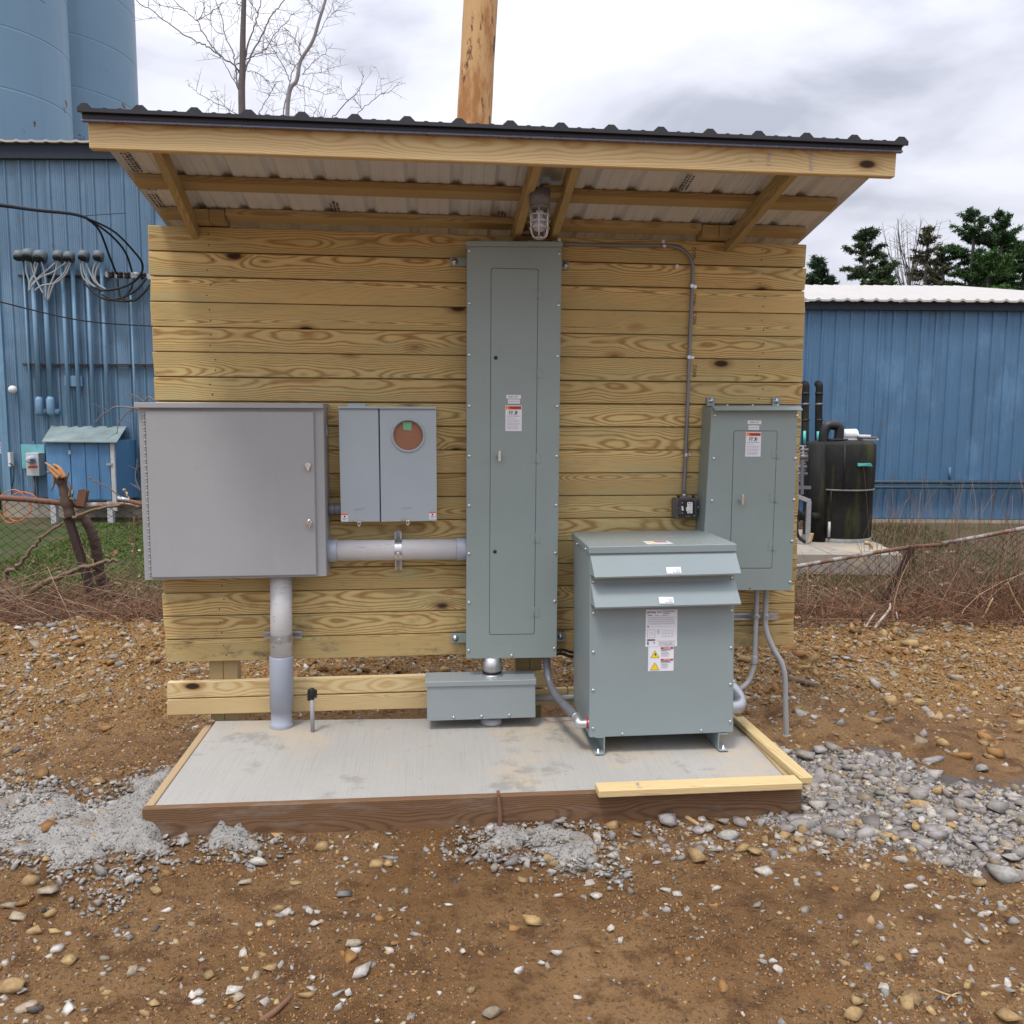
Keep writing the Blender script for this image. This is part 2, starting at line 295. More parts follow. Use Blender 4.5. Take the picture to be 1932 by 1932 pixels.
# ------------------------------------------------------------------ object helpers
def tag(o, label=None, cat=None, group=None, kind=None):
    for k, v in (('label', label), ('category', cat), ('group', group), ('kind', kind)):
        if v: o[k] = v
    return o
def thing(name, label, cat, loc, group=None):
    o = bpy.data.objects.new(name, None); COL.objects.link(o); o.location = Vector(loc); o.empty_display_size = .05
    tag(o, label, cat, group); ORG[o.name] = V(*loc); return o
ORG = {}
class MB:
    def __init__(s): s.v = []; s.f = []; s.mi = []; s.cur = 0; s.sm = []
    def add(s, vs, fs, smooth=False):
        b = len(s.v); s.v += [tuple(map(float, p)) for p in vs]
        for f in fs: s.f.append(tuple(b+i for i in f)); s.mi.append(s.cur); s.sm.append(smooth)
        return s
    def m(s, i): s.cur = i; return s
    def hexa(s, a, b):   # two quads, same order
        return s.add(list(a)+list(b), [(0, 1, 2, 3), (7, 6, 5, 4), (0, 4, 5, 1), (1, 5, 6, 2), (2, 6, 7, 3), (3, 7, 4, 0)])
    def quad(s, q, vec): q = [np.array(p, float) for p in q]; return s.hexa(q, [p+vec for p in q])
    def box(s, lo, hi):
        x0, y0, z0 = lo; x1, y1, z1 = hi
        return s.hexa([(x0, y0, z0), (x1, y0, z0), (x1, y0, z1), (x0, y0, z1)], [(x0, y1, z0), (x1, y1, z0), (x1, y1, z1), (x0, y1, z1)])
    def bar(s, p0, p1, wd, ht, side=(0, 0, 1)):
        p0, p1 = np.array(p0, float), np.array(p1, float); d = p1-p0; d /= np.linalg.norm(d); u = np.array(side, float); u -= d*(u@d); u /= np.linalg.norm(u); r = np.cross(d, u)
        q = [r*wd/2+u*ht/2, -r*wd/2+u*ht/2, -r*wd/2-u*ht/2, r*wd/2-u*ht/2]
        return s.hexa([p0+k for k in q], [p1+k for k in q])
    def tube(s, pts, rad, n=8, cap=True, smooth=True):
        P = [np.array(p, float) for p in pts]; m = len(P); rr = rad if hasattr(rad, '__len__') else [rad]*m
        t0 = P[1]-P[0]; ref = V(0, 0, 1) if abs(t0[2]) < .8*np.linalg.norm(t0) else V(1, 0, 0)
        vs = []; u = None
        for i in range(m):
            t = (P[min(i+1, m-1)]-P[max(i-1, 0)]); t = t/(np.linalg.norm(t)+1e-12)
            if u is None: u = ref - t*(ref@t)
            else: u = u - t*(u@t)
            u = u/(np.linalg.norm(u)+1e-12); wv = np.cross(t, u)
            for k in range(n):
                a = 2*math.pi*k/n; vs.append(P[i]+(u*math.cos(a)+wv*math.sin(a))*rr[i])
        fs = [(i*n+k, i*n+(k+1) % n, (i+1)*n+(k+1) % n, (i+1)*n+k) for i in range(m-1) for k in range(n)]
        s.add(vs, fs, smooth)
        if cap:
            b = len(s.v)-m*n; s.f.append(tuple(b+k for k in reversed(range(n)))); s.f.append(tuple(b+(m-1)*n+k for k in range(n))); s.mi += [s.cur]*2; s.sm += [False]*2
        return s
    def cyl(s, p0, p1, r0, r1=None, n=16): return s.tube([p0, p1], [r0, r0 if r1 is None else r1], n)
    def rings(s, c, axis, prof, n=20, smooth=True):  # prof: (offset along axis, radius)
        c = np.array(c, float); a = np.array(axis, float); a /= np.linalg.norm(a)
        pts = [c+a*o for o, r in prof]; u = V(0, 0, 1) if abs(a[2]) < .8 else V(1, 0, 0); u = u-a*(u@a); u /= np.linalg.norm(u); wv = np.cross(a, u); m = len(prof)
        vs = [pts[i]+(u*math.cos(2*math.pi*k/n)+wv*math.sin(2*math.pi*k/n))*prof[i][1] for i in range(m) for k in range(n)]
        fs = [(i*n+k, i*n+(k+1) % n, (i+1)*n+(k+1) % n, (i+1)*n+k) for i in range(m-1) for k in range(n)]
        return s.add(vs, fs, smooth)
    def build(s, name, mats, parent=None, bevel=0.0, origin=None, recalc=True, seg=1):
        if not isinstance(mats, (list, tuple)): mats = [mats]
        o0 = np.array(origin, float) if origin is not None else (ORG[parent.name] if parent is not None and parent.name in ORG else V(0, 0, 0))
        me = bpy.data.meshes.new(name); me.from_pydata([tuple(np.array(p)-o0) for p in s.v], [], s.f)
        for mt in mats: me.materials.append(mt)
        me.polygons.foreach_set('material_index', s.mi); me.polygons.foreach_set('use_smooth', s.sm)
        if recalc or bevel:
            bm = bmesh.new(); bm.from_mesh(me)
            if recalc: bmesh.ops.recalc_face_normals(bm, faces=bm.faces)
            if bevel:
                es = [e for e in bm.edges if len(e.link_faces) == 2 and e.calc_face_angle(0) > .6]
                bmesh.ops.bevel(bm, geom=es, offset=bevel, segments=seg, affect='EDGES', clamp_overlap=True)
            bm.to_mesh(me); bm.free()
        me.update(); ob = bpy.data.objects.new(name, me); COL.objects.link(ob)
        if parent is not None:
            ob.parent = parent; po = ORG.get(parent.name, V(0, 0, 0)); ob.location = Vector(o0-po)
        else: ob.location = Vector(o0)
        ORG[ob.name] = o0; return ob
def npmesh(name, Vv, F, mat, col=None, smooth=False):
    me = bpy.data.meshes.new(name); n = F.shape[1]
    me.vertices.add(len(Vv)); me.vertices.foreach_set('co', np.ascontiguousarray(Vv, np.float32).ravel())
    me.loops.add(F.size); me.loops.foreach_set('vertex_index', np.ascontiguousarray(F, np.int32).ravel())
    me.polygons.add(len(F)); me.polygons.foreach_set('loop_start', np.arange(0, F.size, n, dtype=np.int32))
    me.materials.append(mat)
    if col is not None:
        at = me.color_attributes.new('Col', 'FLOAT_COLOR', 'POINT'); c4 = np.ones((len(Vv), 4), np.float32); c4[:, :3] = col; at.data.foreach_set('color', c4.ravel())
    me.update(calc_edges=True); me.validate()
    if smooth: me.polygons.foreach_set('use_smooth', [True]*len(F))
    return me
def text_mesh(txt, size, bold=False):
    cu = bpy.data.curves.new('lettering', 'FONT'); cu.body = txt; cu.size = size; cu.align_x = 'CENTER'; cu.align_y = 'CENTER'; cu.resolution_u = 2
    if bold: cu.offset = size*.02
    ob = bpy.data.objects.new('lettering', cu); COL.objects.link(ob); bpy.context.view_layer.update()
    me = bpy.data.meshes.new_from_object(ob.evaluated_get(bpy.context.evaluated_depsgraph_get())); bpy.data.objects.remove(ob); bpy.data.curves.remove(cu)
    return me
def text(txt, size, at, mat, parent, name='lettering', u=(1, 0, 0), v=(0, 0, 1), bold=False, width=None):
    """flat lettering lying in the plane of u (reading direction) and v (up)"""
    me = text_mesh(txt, size, bold); u = np.array(u, float); u /= np.linalg.norm(u); v = np.array(v, float); v /= np.linalg.norm(v)
    vs = np.array([p.co[:] for p in me.vertices]); k = 1.0
    if width and len(vs): k = width/(vs[:, 0].max()-vs[:, 0].min())
    P = np.array(at, float)+vs[:, :1]*k*u+vs[:, 1:2]*v; o0 = ORG[parent.name]
    me.vertices.foreach_set('co', (P-o0).astype(np.float32).ravel()); me.materials.clear(); me.materials.append(mat); me.update(); me.name = name
    ob = bpy.data.objects.new(name, me); COL.objects.link(ob); ob.parent = parent; ORG[ob.name] = o0
    return ob
def lerp(a, b, t): return np.array(a)*(1-t)+np.array(b)*t
def bil(q, u, v):  # q = TL, TR, BR, BL ; v down
    return lerp(lerp(q[0], q[1], u), lerp(q[3], q[2], u), v)
def spline(pts, n=6):
    P = [np.array(p, float) for p in pts]; out = []
    for i in range(len(P)-1):
        p0, p1, p2, p3 = P[max(i-1, 0)], P[i], P[i+1], P[min(i+2, len(P)-1)]
        for k in range(n):
            t = k/n; out.append(.5*((2*p1)+(-p0+p2)*t+(2*p0-5*p1+4*p2-p3)*t*t+(-p0+3*p1-3*p2+p3)*t**3))
    out.append(P[-1]); return out
def screw(parent, at, r=.0065, n=(0, -1, 0), mat=None, name='screw'):
    n = V(*n); m = MB(); m.rings(at, n, [(0, r), (.003, r), (.0055, r*.7), (.006, 0.0001)], 10)
    return m.build(name, mat or M_ZINC, parent, recalc=True)

# ================================================================== GROUND
def _h2(ix, iy, seed):
    n = (ix.astype(np.int64)*374761393 + iy.astype(np.int64)*668265263 + seed*974634247) & 0xffffffff
    n = ((n ^ (n >> 13))*1274126177) & 0xffffffff
    return ((n ^ (n >> 16)) & 0xffff)/65535.0
def vnoise(x, y, seed=0):
    x = np.asarray(x, float); y = np.asarray(y, float); ix = np.floor(x); iy = np.floor(y); fx = x-ix; fy = y-iy
    fx = fx*fx*(3-2*fx); fy = fy*fy*(3-2*fy)
    a = _h2(ix, iy, seed); b = _h2(ix+1, iy, seed); c = _h2(ix, iy+1, seed); d = _h2(ix+1, iy+1, seed)
    return (a*(1-fx)+b*fx)*(1-fy)+(c*(1-fx)+d*fx)*fy - .5
def fbm(x, y, f, o=4, seed=0, g=.5):
    s = 0; a = 1
    for i in range(o): s = s+a*vnoise(np.asarray(x)*f*2**i, np.asarray(y)*f*2**i, seed+i*7); a *= g
    return s
def sst(a, b, x): t = np.clip((np.asarray(x, float)-a)/(b-a), 0, 1); return t*t*(3-2*t)
def ground_z(x, y):
    x = np.asarray(x, float); y = np.asarray(y, float)
    near = 1-sst(4, 9, np.hypot(x, y+1))*.6
    z = .030*fbm(x, y, .9, 3, 1)*near + .022*fbm(x, y, 3.1, 3, 5)*near
    rough = .35+.9*sst(-.4, .8, y)*(1-sst(3.2, 4.6, y)) + .25*sst(1.4, 2.2, x)
    z = z + .040*fbm(x, y, 8, 4, 11, .6)*rough*near + .016*np.clip(fbm(x, y, 15, 3, 17, .6)+.05, 0, 1)*np.clip(.3+2.6*fbm(x, y, 1.5, 2, 19), .15, 1.6)*near
    crest = 2.05+.35*fbm(x, y*0, .7, 2, 31)
    amp = .15-.08*sst(-1.5, 1.6, x)+.07*fbm(x, y*0, 1.1, 2, 37)
    z = z + amp*np.exp(-((y-crest)/.6)**2) + .05*sst(.3, 1.4, y)*(1-sst(2.4, 3, y))
    z = z + .22*sst(4.2, 8.8, y)
    z = z + .045*sst(1.45, 1.9, x)*(1-sst(2.4, 3.4, x))*sst(-1.6, -.9, y)*(1-sst(.2, .9, y))
    keep = sst(1.7, 1.95, np.abs(x-.03))+sst(.72, .95, np.abs(y+.55)); keep = np.clip(keep, 0, 1)
    return z*keep - .0*keep
def gz(x, y): return float(ground_z(x, y))
def axis(dense, lo, hi, far):
    a = list(np.arange(lo, hi, dense)); s = dense
    while a[-1] < far: s *= 1.22; a.append(a[-1]+s)
    s = dense
    while a[0] > -far: s *= 1.22; a.insert(0, a[0]-s)
    return np.array(a)
def inpoly(x, y, poly):
    c = np.zeros(np.shape(x), bool); n = len(poly)
    for i in range(n):
        x0, y0 = poly[i][:2]; x1, y1 = poly[(i+1) % n][:2]
        if y0 == y1: continue
        c ^= ((y0 > y) != (y1 > y)) & (x < (x1-x0)*(y-y0)/(y1-y0)+x0)
    return c
def sdpoly(x, y, poly):   # positive inside
    d = np.full(np.shape(x), 1e9); n = len(poly)
    for i in range(n):
        a = np.array(poly[i][:2]); b = np.array(poly[(i+1) % n][:2]); e = b-a
        t = np.clip(((x-a[0])*e[0]+(y-a[1])*e[1])/(e@e), 0, 1); d = np.minimum(d, np.hypot(x-a[0]-e[0]*t, y-a[1]-e[1]*t))
    return np.where(inpoly(x, y, poly), d, -d)
GP = lambda pts, z=0.02: [onZ(px, py, z)[:2] for px, py in pts]
POLY_GRAVEL = GP([(1385, 1395), (1500, 1410), (1640, 1415), (1800, 1475), (1932, 1490), (2000, 1560), (1990, 1660), (1830, 1650), (1700, 1600), (1560, 1590), (1430, 1560), (1250, 1560), (1260, 1500)])
SPILLS = [GP([(-60, 1465), (60, 1472), (130, 1482), (175, 1512), (215, 1505), (245, 1470), (330, 1425), (352, 1395), (330, 1480), (290, 1540), (420, 1545), (480, 1570), (500, 1596), (430, 1600), (350, 1580), (310, 1608), (265, 1618), (200, 1615), (150, 1640), (70, 1630), (-60, 1600)]),
          GP([(1045, 1553), (930, 1545), (860, 1590), (905, 1610), (1000, 1612), (1075, 1640), (1130, 1632), (1118, 1600), (1095, 1565)]),
          GP([(178, 1672), (205, 1640), (250, 1628), (258, 1650), (215, 1672)])]
lawnL = GP([(-300, 1085), (320, 1090), (700, 1085), (700, 985), (-300, 985)], .1)
xs = axis(.018, -4.0, 4.6, 420); ys = axis(.018, -3.2, 2.7, 420)
ys = ys[ys > -40]
X, Y = np.meshgrid(xs, ys); Zg = ground_z(X, Y)
nx, ny = len(xs), len(ys)
idx = np.arange(nx*ny).reshape(ny, nx)
Fq = np.stack([idx[:-1, :-1], idx[:-1, 1:], idx[1:, 1:], idx[1:, :-1]], -1).reshape(-1, 4)
nz_ = fbm(X, Y, 1.1, 4, 51)
grav = sst(.05, .20, sdpoly(X, Y, POLY_GRAVEL)+.25*nz_+.22*fbm(X, Y, 7, 3, 53))
lawn = sst(3.9, 4.7, Y+.9*fbm(X, Y, .8, 3, 61))
duff = sst(2.3, 2.75, Y+.35*nz_)*(1-lawn)
tan_ = sst(.15, .9, Y+.5*nz_+.25*sst(1.5, 3, X))*(1-duff)*(1-lawn)
attr = np.ones((nx*ny, 4), np.float32); attr[:, 0] = grav.ravel(); attr[:, 1] = lawn.ravel(); attr[:, 2] = duff.ravel(); attr[:, 3] = tan_.ravel()
def groundmat():
    s = NT('bare_soil'); p = s.pos(); a = s.n('Attribute', attribute_name='Zone'); sp = s.n('SeparateColor'); s.t.links.new(a.outputs['Color'], sp.inputs[0])
    big = s.noise(p, .9, 5, .6); mid = s.noise(p, 7, 5, .65); fine = s.noise(p, 55, 4, .7); gr = s.noise(p, 190, 3, .7)
    soil = s.mix(s.ramp(big, .35, .65), (.245, .126, .046), (.365, .212, .092))
    soil = s.mix(s.ramp(mid, .46, .66), soil, (.160, .078, .030))
    soil = s.mix(s.math('MULTIPLY', s.ramp(s.noise(p, 2.3, 4, .6), .54, .68), .65), soil, (.29, .135, .042))
    soil = s.mix(s.math('MULTIPLY', s.ramp(fine, .51, .66), .65), soil, (.060, .035, .020))
    soil = s.mix(s.math('MULTIPLY', s.ramp(gr, .57, .68), .8), soil, (.34, .235, .135))
    tan = s.mix(mid, (.32, .165, .050), (.44, .255, .095)); tan = s.mix(s.ramp(fine, .49, .62), tan, (.075, .038, .017))
    tan = s.mix(s.math('MULTIPLY', s.ramp(gr, .58, .68), .6), tan, (.45, .36, .25))
    duff = s.mix(mid, (.030, .020, .015), (.085, .052, .034)); duff = s.mix(s.ramp(fine, .52, .66), duff, (.14, .085, .055))
    sx_ = s.n('SeparateXYZ'); s.t.links.new(p, sx_.inputs[0]); lw = s.mix(s.ramp(s.math('ADD', s.noise(p, 1.2, 4, .65), s.math('MULTIPLY', s.ramp(sx_.outputs[0], 0.0, 2.5), .16)), .46, .64), (.060, .105, .020), (.16, .115, .066)); lw = s.mix(s.ramp(s.noise(p, 26, 4, .7), .5, .65), lw, (.15, .115, .07))
    gv = s.mix(fine, (.13, .112, .098), (.24, .22, .205)); gv = s.mix(s.ramp(gr, .5, .66), gv, (.07, .062, .06))
    c = s.mix(a.outputs['Alpha'], soil, tan); c = s.mix(sp.outputs[0], c, gv); c = s.mix(sp.outputs[2], c, duff); c = s.mix(sp.outputs[1], c, lw)
    s.bump(s.math('ADD', s.math('MULTIPLY', mid, 1.6), s.math('ADD', fine, s.math('MULTIPLY', gr, .6))), 1.0, .03)
    rough = s.math('MULTIPLY_ADD', s.ramp(big, .4, .62), .25, .62)
    return s.fin(c, rough, 0, .22)
M_GROUND = groundmat()
me = npmesh('ground', np.stack([X, Y, Zg], -1).reshape(-1, 3), Fq, M_GROUND, smooth=True)
at = me.color_attributes.new('Zone', 'FLOAT_COLOR', 'POINT'); at.data.foreach_set('color', attr.ravel())
go = bpy.data.objects.new('ground', me); COL.objects.link(go); tag(go, kind='structure')

# ================================================================== SHELTER (wall, posts, roof)
ZS = .14                                   # top of the concrete pad
WTL, WTR, WBR, WBL = onY(278, 424, 0), onY(1522.6, 460.6, 0), onY(1497.5, 1218, 0), onY(312.5, 1251, 0)
WQ = (WTL, WTR, WBR, WBL)
shed = thing('shelter', 'open-sided timber shelter with yellow pine plank wall and black ribbed lean-to roof', 'shelter', (0, 0, 0))
def plank(name, q, vec, mat, parent, bevel=.003, ragged=0.0, label=None):
    q = [np.array(p, float) for p in q]
    c = sum(q)/4+np.array(vec)/2
    if ragged:
        for i in (0, 3): q[i] = q[i]+V(random.uniform(-ragged, ragged), 0, 0)
        for i in (1, 2): q[i] = q[i]+V(random.uniform(-ragged, ragged), 0, 0)
    m = MB(); m.quad(q, np.array(vec, float)); o = m.build(name, mat, parent, bevel=bevel, origin=c); tag(o, label); return o
NB = 18
for i in range(NB):
    a, b = i/NB, (i+1)/NB; g = .0011 if i not in (1, 6, 7) else .0022
    h = np.linalg.norm(WTL-WBL); e = g/h; e = e*2.1
    q = (bil(WQ, 0, a+e), bil(WQ, 1, a+e), bil(WQ, 1, b-e), bil(WQ, 0, b-e))
    q = [p+V(0, random.uniform(-.0012, .0012), 0) for p in q]
    tg = (bil(WQ, .003, b-.006), bil(WQ, .997, b-.006), bil(WQ, .997, min(1, b+.006)), bil(WQ, .003, min(1, b+.006)))   # tongue into the next plank
    q = [np.array(k) for k in q]; c = sum(q)/4+V(0, .018, 0); q = [k+V(random.uniform(-.006, .006), 0, 0) for k in q]
    m = MB(); m.quad(q, V(0, .036, 0)); o = m.build('wall_plank', M_WALL, None, .0034, origin=c)
    if i < NB-1:
        bm = bmesh.new(); bm.from_mesh(o.data); vs = [bm.verts.new(k-c+V(0, dy, 0)) for dy in (.029, .034) for k in tg]
        for f in ((0, 1, 2, 3), (7, 6, 5, 4), (0, 4, 5, 1), (2, 6, 7, 3)): bm.faces.new([vs[j] for j in f])
        bm.to_mesh(o.data); bm.free()
    o.parent = shed
# nail heads and grade stamps on the planks
m = MB()
for i in range(NB):
    for u in (.087, .5, .93):
        for dv in (.3, .72):
            c = bil(WQ, u+random.uniform(-.006, .006), (i+dv)/NB)+V(0, -.0016, 0); m.rings(c, (0, -1, 0), [(0, .0042), (.0006, .0001)], 6)
m.build('nail_heads', M_SEAM, shed); shed.children[-1]['kind'] = 'stuff'
for i, (px, py) in enumerate([(1310, 478), (1310, 565), (1311, 600), (1311, 700)]):
    text('NO.2', .030, onY(px, py, -.0042), M_INK, shed, 'grade_stamp', u=(0, 0, 1), v=(-1, 0, 0))
# posts: pairs of 2x6 behind the wall
def post(x0, x1, z0, z1, y0=.042, y1=.13):
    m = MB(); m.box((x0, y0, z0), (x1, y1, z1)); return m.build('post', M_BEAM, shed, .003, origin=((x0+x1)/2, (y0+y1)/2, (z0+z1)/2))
ZW = (WTL[2]+WTR[2])/2
for (pxl, pxm, pxr, pyt) in ((366, 394, 423, 402), (1326, 1357, 1386, 432)):
    l, mid, r = onY(pxl, pyt, .042)[0], onY(pxm, pyt, .042)[0], onY(pxr, pyt, .042)[0]; zt = onY(pxm, pyt, .042)[2]
    post(l, mid-.001, .02, zt); post(mid+.001, r, .02, zt)
l, mid, r = onY(972, 1260, .042)[0], onY(1000, 1260, .042)[0], onY(1022, 1260, .042)[0]
post(l, mid-.001, .02, ZW+.02); post(mid+.001, r, .02, ZW+.02)
# low rails under the wall
def rail(pts, mat=M_PALE): plank('low_rail', [onY(px, py, 0) for px, py in pts], (0, .038, 0), mat, shed, .004)
rail([(315, 1288), (1030, 1267.5), (1030, 1297), (315, 1318.5)]); rail([(315, 1320), (1070, 1299), (1070, 1329.5), (315, 1350)])
rail([(1072, 1298.7), (1330, 1291), (1330, 1320), (1072, 1329)], M_WALL)
# roof framing: rafters, purlins on top of them, sheet metal on the purlins
SL = .19
def zt(y): return 2.905-SL*y
def tilt(x): return float(np.interp(x, (-1.8, 1.8), (WTL[2], WTR[2])))-ZW
nrm = V(0, SL, 1)/math.hypot(SL, 1); along = V(0, -1, SL)/math.hypot(1, SL)
def on_roof(px, py, off):   # sight line meets the plane 'off' above the rafter tops
    d = ray(px, py); p0 = V(0, 0, zt(0)+off); return CAM+d*(((p0-CAM)@nrm)/(d@nrm))
def rafter(pt, pb):
    a, b = on_roof(*pt, -.089), on_roof(*pb, -.089); a = a+(a-b)/np.linalg.norm(a-b)*.02
    b2 = b+(b-a)/np.linalg.norm(b-a)*.5
    d = (b2-a)/np.linalg.norm(b2-a); s = np.cross(d, nrm); s /= np.linalg.norm(s)
    m = MB(); k = .019; q0 = [a+s*k, a-s*k, a-s*k+nrm*.089, a+s*k+nrm*.089]; q1 = [p+(b2-a) for p in q0]
    # local x runs along the rafter so that the grain does too
    c = (a+b2)/2+nrm*.045; rot = Matrix((Vector(d), Vector(s), Vector(nrm))).transposed()
    Mi = np.array(rot.transposed()); loc = [Mi@(p-c) for p in q0+q1]
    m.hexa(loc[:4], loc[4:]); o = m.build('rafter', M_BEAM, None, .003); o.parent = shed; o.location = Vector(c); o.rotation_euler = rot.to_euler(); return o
for pt, pb in (((293, 287), (356, 424)), ((1014, 318), (976, 448)), ((1086, 322), (1047, 449)), ((1497, 334), (1392, 455))): rafter(pt, pb)
def purlin(yc, x0, x1, mat=M_BEAM, hw=.044, th=.038):
    c = [V(x, yc, zt(yc)+tilt(x)) for x in (x0, x1)]
    q = []
    for p in c: q.append([p+along*hw, p-along*hw, p-along*hw+nrm*th, p+along*hw+nrm*th])
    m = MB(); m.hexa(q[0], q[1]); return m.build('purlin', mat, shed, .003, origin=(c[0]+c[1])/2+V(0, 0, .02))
XL, XR = -1.775, 1.80
purlin(-.40, XL+.02, XR-.02); bx = [(onY(366, 410, -.094)[0], onY(394, 410, -.094)[0], onY(423, 410, -.094)[0]), (onY(1326, 440, -.094)[0], onY(1357, 440, -.094)[0], onY(1386, 440, -.094)[0])]
for l_, c_, r_ in bx:
    for x0_, x1_ in ((l_, c_-.001), (c_+.001, r_)): m = MB(); zz0 = ZW+tilt(c_)+.004; m.box((x0_, -.094, zz0), (x1_, .0405, zt(-.05)+tilt(c_)+.034)); m.build('block', M_BEAM, shed, .003, origin=((x0_+x1_)/2, -.03, zz0))
purlin(-.045, XL+.03, bx[0][0]-.002); purlin(-.045, bx[0][2]+.002, bx[1][0]-.002); purlin(-.045, bx[1][2]+.002, XR-.03); purlin(.30, XL+.02, XR-.02)
# blocking that carries the lamp
a, b = on_roof(1022, 360, -.03), on_roof(1062, 362, -.03)
m = MB(); m.box((a[0], a[1]-.045, a[2]-.02), (b[0]+.01, a[1]+.045, a[2]+.018)); LB = V((a[0]+b[0])/2, a[1], a[2]-.02); m.build('block', M_BEAM, shed, .003, origin=LB)
# fascia
YF = -.952
fq = [onY(166, 232, YF), onY(1691, 290, YF), onY(1689, 334, YF), onY(168, 280, YF)]
fq[0] = fq[3]+V(-.002, 0, .142); fq[1] = fq[2]+V(.002, 0, .142)
plank('fascia', fq, (0, .038, 0), M_PALE, shed, .004)
for px, py, t in ((1530, 303, 'KD-HT'), (1451, 300, 'No 2'), (1416, 298, '- 7')):
    text(t, .028, onY(px, py, YF-.0035), M_INKG, shed, 'grade_stamp', u=(0, 0, -1), v=(1, 0, 0))
# roof sheet: minor and major ribs, black above, grey below
FT = (fq[0][2]+fq[1][2])/2
def sheet_profile():
    pts = []; x = XL-.035; pitch = .2224; k = 0; n = 16
    for k in range(n+1):
        c = XL+.020+k*pitch
        if k == 0: pts += [(c-.03, .0), (c-.012, .019), (c+.012, .019), (c+.03, 0)]
        else: pts += [(c-.034, 0), (c-.013, .020), (c+.013, .020), (c+.034, 0)]
        if k < n:
            for j in (.36, .64): pts += [(c+pitch*j-.012, 0), (c+pitch*j-.005, .0035), (c+pitch*j+.005, .0035), (c+pitch*j+.012, 0)]
    return pts
prof = sheet_profile()
yf, yb = YF-.034, .62
base = .040
def rp(x, y, h): return V(x, y, zt(y)+tilt(x)+base+h)
def roof_sheet(k0, k1, name):
    n = 12; i0, i1 = k0*n, min(k1*n+4, len(prof)); P = prof[i0:i1]; m = MB(); vs = []; N = len(P)
    for y in (yf, yb):
        for lift in (.0012, 0.0):
            vs += [rp(x, y, h+lift+.0016*(k0//4 % 2)) for x, h in P]
    fs = []; A, B, C, D = 0, N, 2*N, 3*N
    for i in range(N-1):
        fs.append((A+i, A+i+1, C+i+1, C+i)); 
    m.m(0).add(vs, fs)
    b = 0; low = [(B+i, D+i, D+i+1, B+i+1) for i in range(N-1)]; rim = [(A+i, B+i, B+i+1, A+i+1) for i in range(N-1)]+[(C+i+1, D+i+1, D+i, C+i) for i in range(N-1)]
    for f in low: m.f.append(f); m.mi.append(1); m.sm.append(False)
    for f in rim: m.f.append(f); m.mi.append(0); m.sm.append(False)
    for f in ((A, C, D, B), (A+N-1, B+N-1, D+N-1, C+N-1)): m.f.append(f); m.mi.append(0); m.sm.append(False)
    return m.build(name, [M_ROOF, M_SOF], shed, recalc=True)
for k0, k1 in ((0, 4), (4, 8), (8, 12), (12, 16)): roof_sheet(k0, k1, 'roof_sheet')
m = MB(); N = len(prof); vs = [rp(x, y, h+.0035) for y in (yf-.004, yf+.004) for x, h in prof]+[rp(x, y, -.012) for y in (yf-.004, yf+.004) for x, h in prof]
m.add(vs, [f for i in range(N-1) for f in ((i, i+1, 2*N+i+1, 2*N+i), (N+i+1, N+i, 3*N+i, 3*N+i+1), (i, N+i, N+i+1, i+1), (2*N+i+1, 3*N+i+1, 3*N+i, 2*N+i))]); m.build('rib_closure', M_ROOF, shed)
# drip edge along the front, closure strip under the ribs
def zf(x): return float(np.interp(x, (fq[0][0], fq[1][0]), (fq[0][2], fq[1][2])))
xa, xb = fq[0][0]-.015, fq[1][0]+.015
m = MB()
def strip(y0, y1, z0, z1, mi):
    m.m(mi); m.hexa([(xa, y0, zf(xa)+z0), (xb, y0, zf(xb)+z0), (xb, y0, zf(xb)+z1), (xa, y0, zf(xa)+z1)], [(xa, y1, zf(xa)+z0), (xb, y1, zf(xb)+z0), (xb, y1, zf(xb)+z1), (xa, y1, zf(xa)+z1)])
strip(YF-.016, YF-.003, -.026, .001, 0)
m.m(1); m.hexa([(xa, YF-.032, zf(xa)-.040), (xb, YF-.032, zf(xb)-.040), (xb, YF-.017, zf(xb)-.0265), (xa, YF-.017, zf(xa)-.0265)], [(xa, YF-.004, zf(xa)-.040), (xb, YF-.004, zf(xb)-.040), (xb, YF-.004, zf(xb)-.0265), (xa, YF-.004, zf(xa)-.0265)])
m.build('drip_edge', [M_ROOF, M_LITHEM], shed, .001)
# printed marks on the sheet underside (small illegible mill print)
m = MB(); r2 = random.Random(3)
for (px, py, L) in ((247, 305, .20), (297, 380, .17), (632, 393, .13), (1295, 345, .16), (947, 405, .07), (283, 352, .08)):
    c = on_roof(px, py, .0385); 
    for row in range(3):
        t = 0
        while t < L:
            l = r2.uniform(.006, .02); p = c+along*(t-L/2)+V((row-1)*.017, 0, 0); wd = r2.uniform(.008, .013)
            q = [p+V(-wd/2, 0, 0), p+V(wd/2, 0, 0), p+V(wd/2, 0, 0)+along*l, p+V(-wd/2, 0, 0)+along*l]; m.quad(q, -nrm*.0008); t += l+r2.uniform(.004, .012)
pm = m.build('mill_print', M_INK, shed); pm['kind'] = 'stuff'

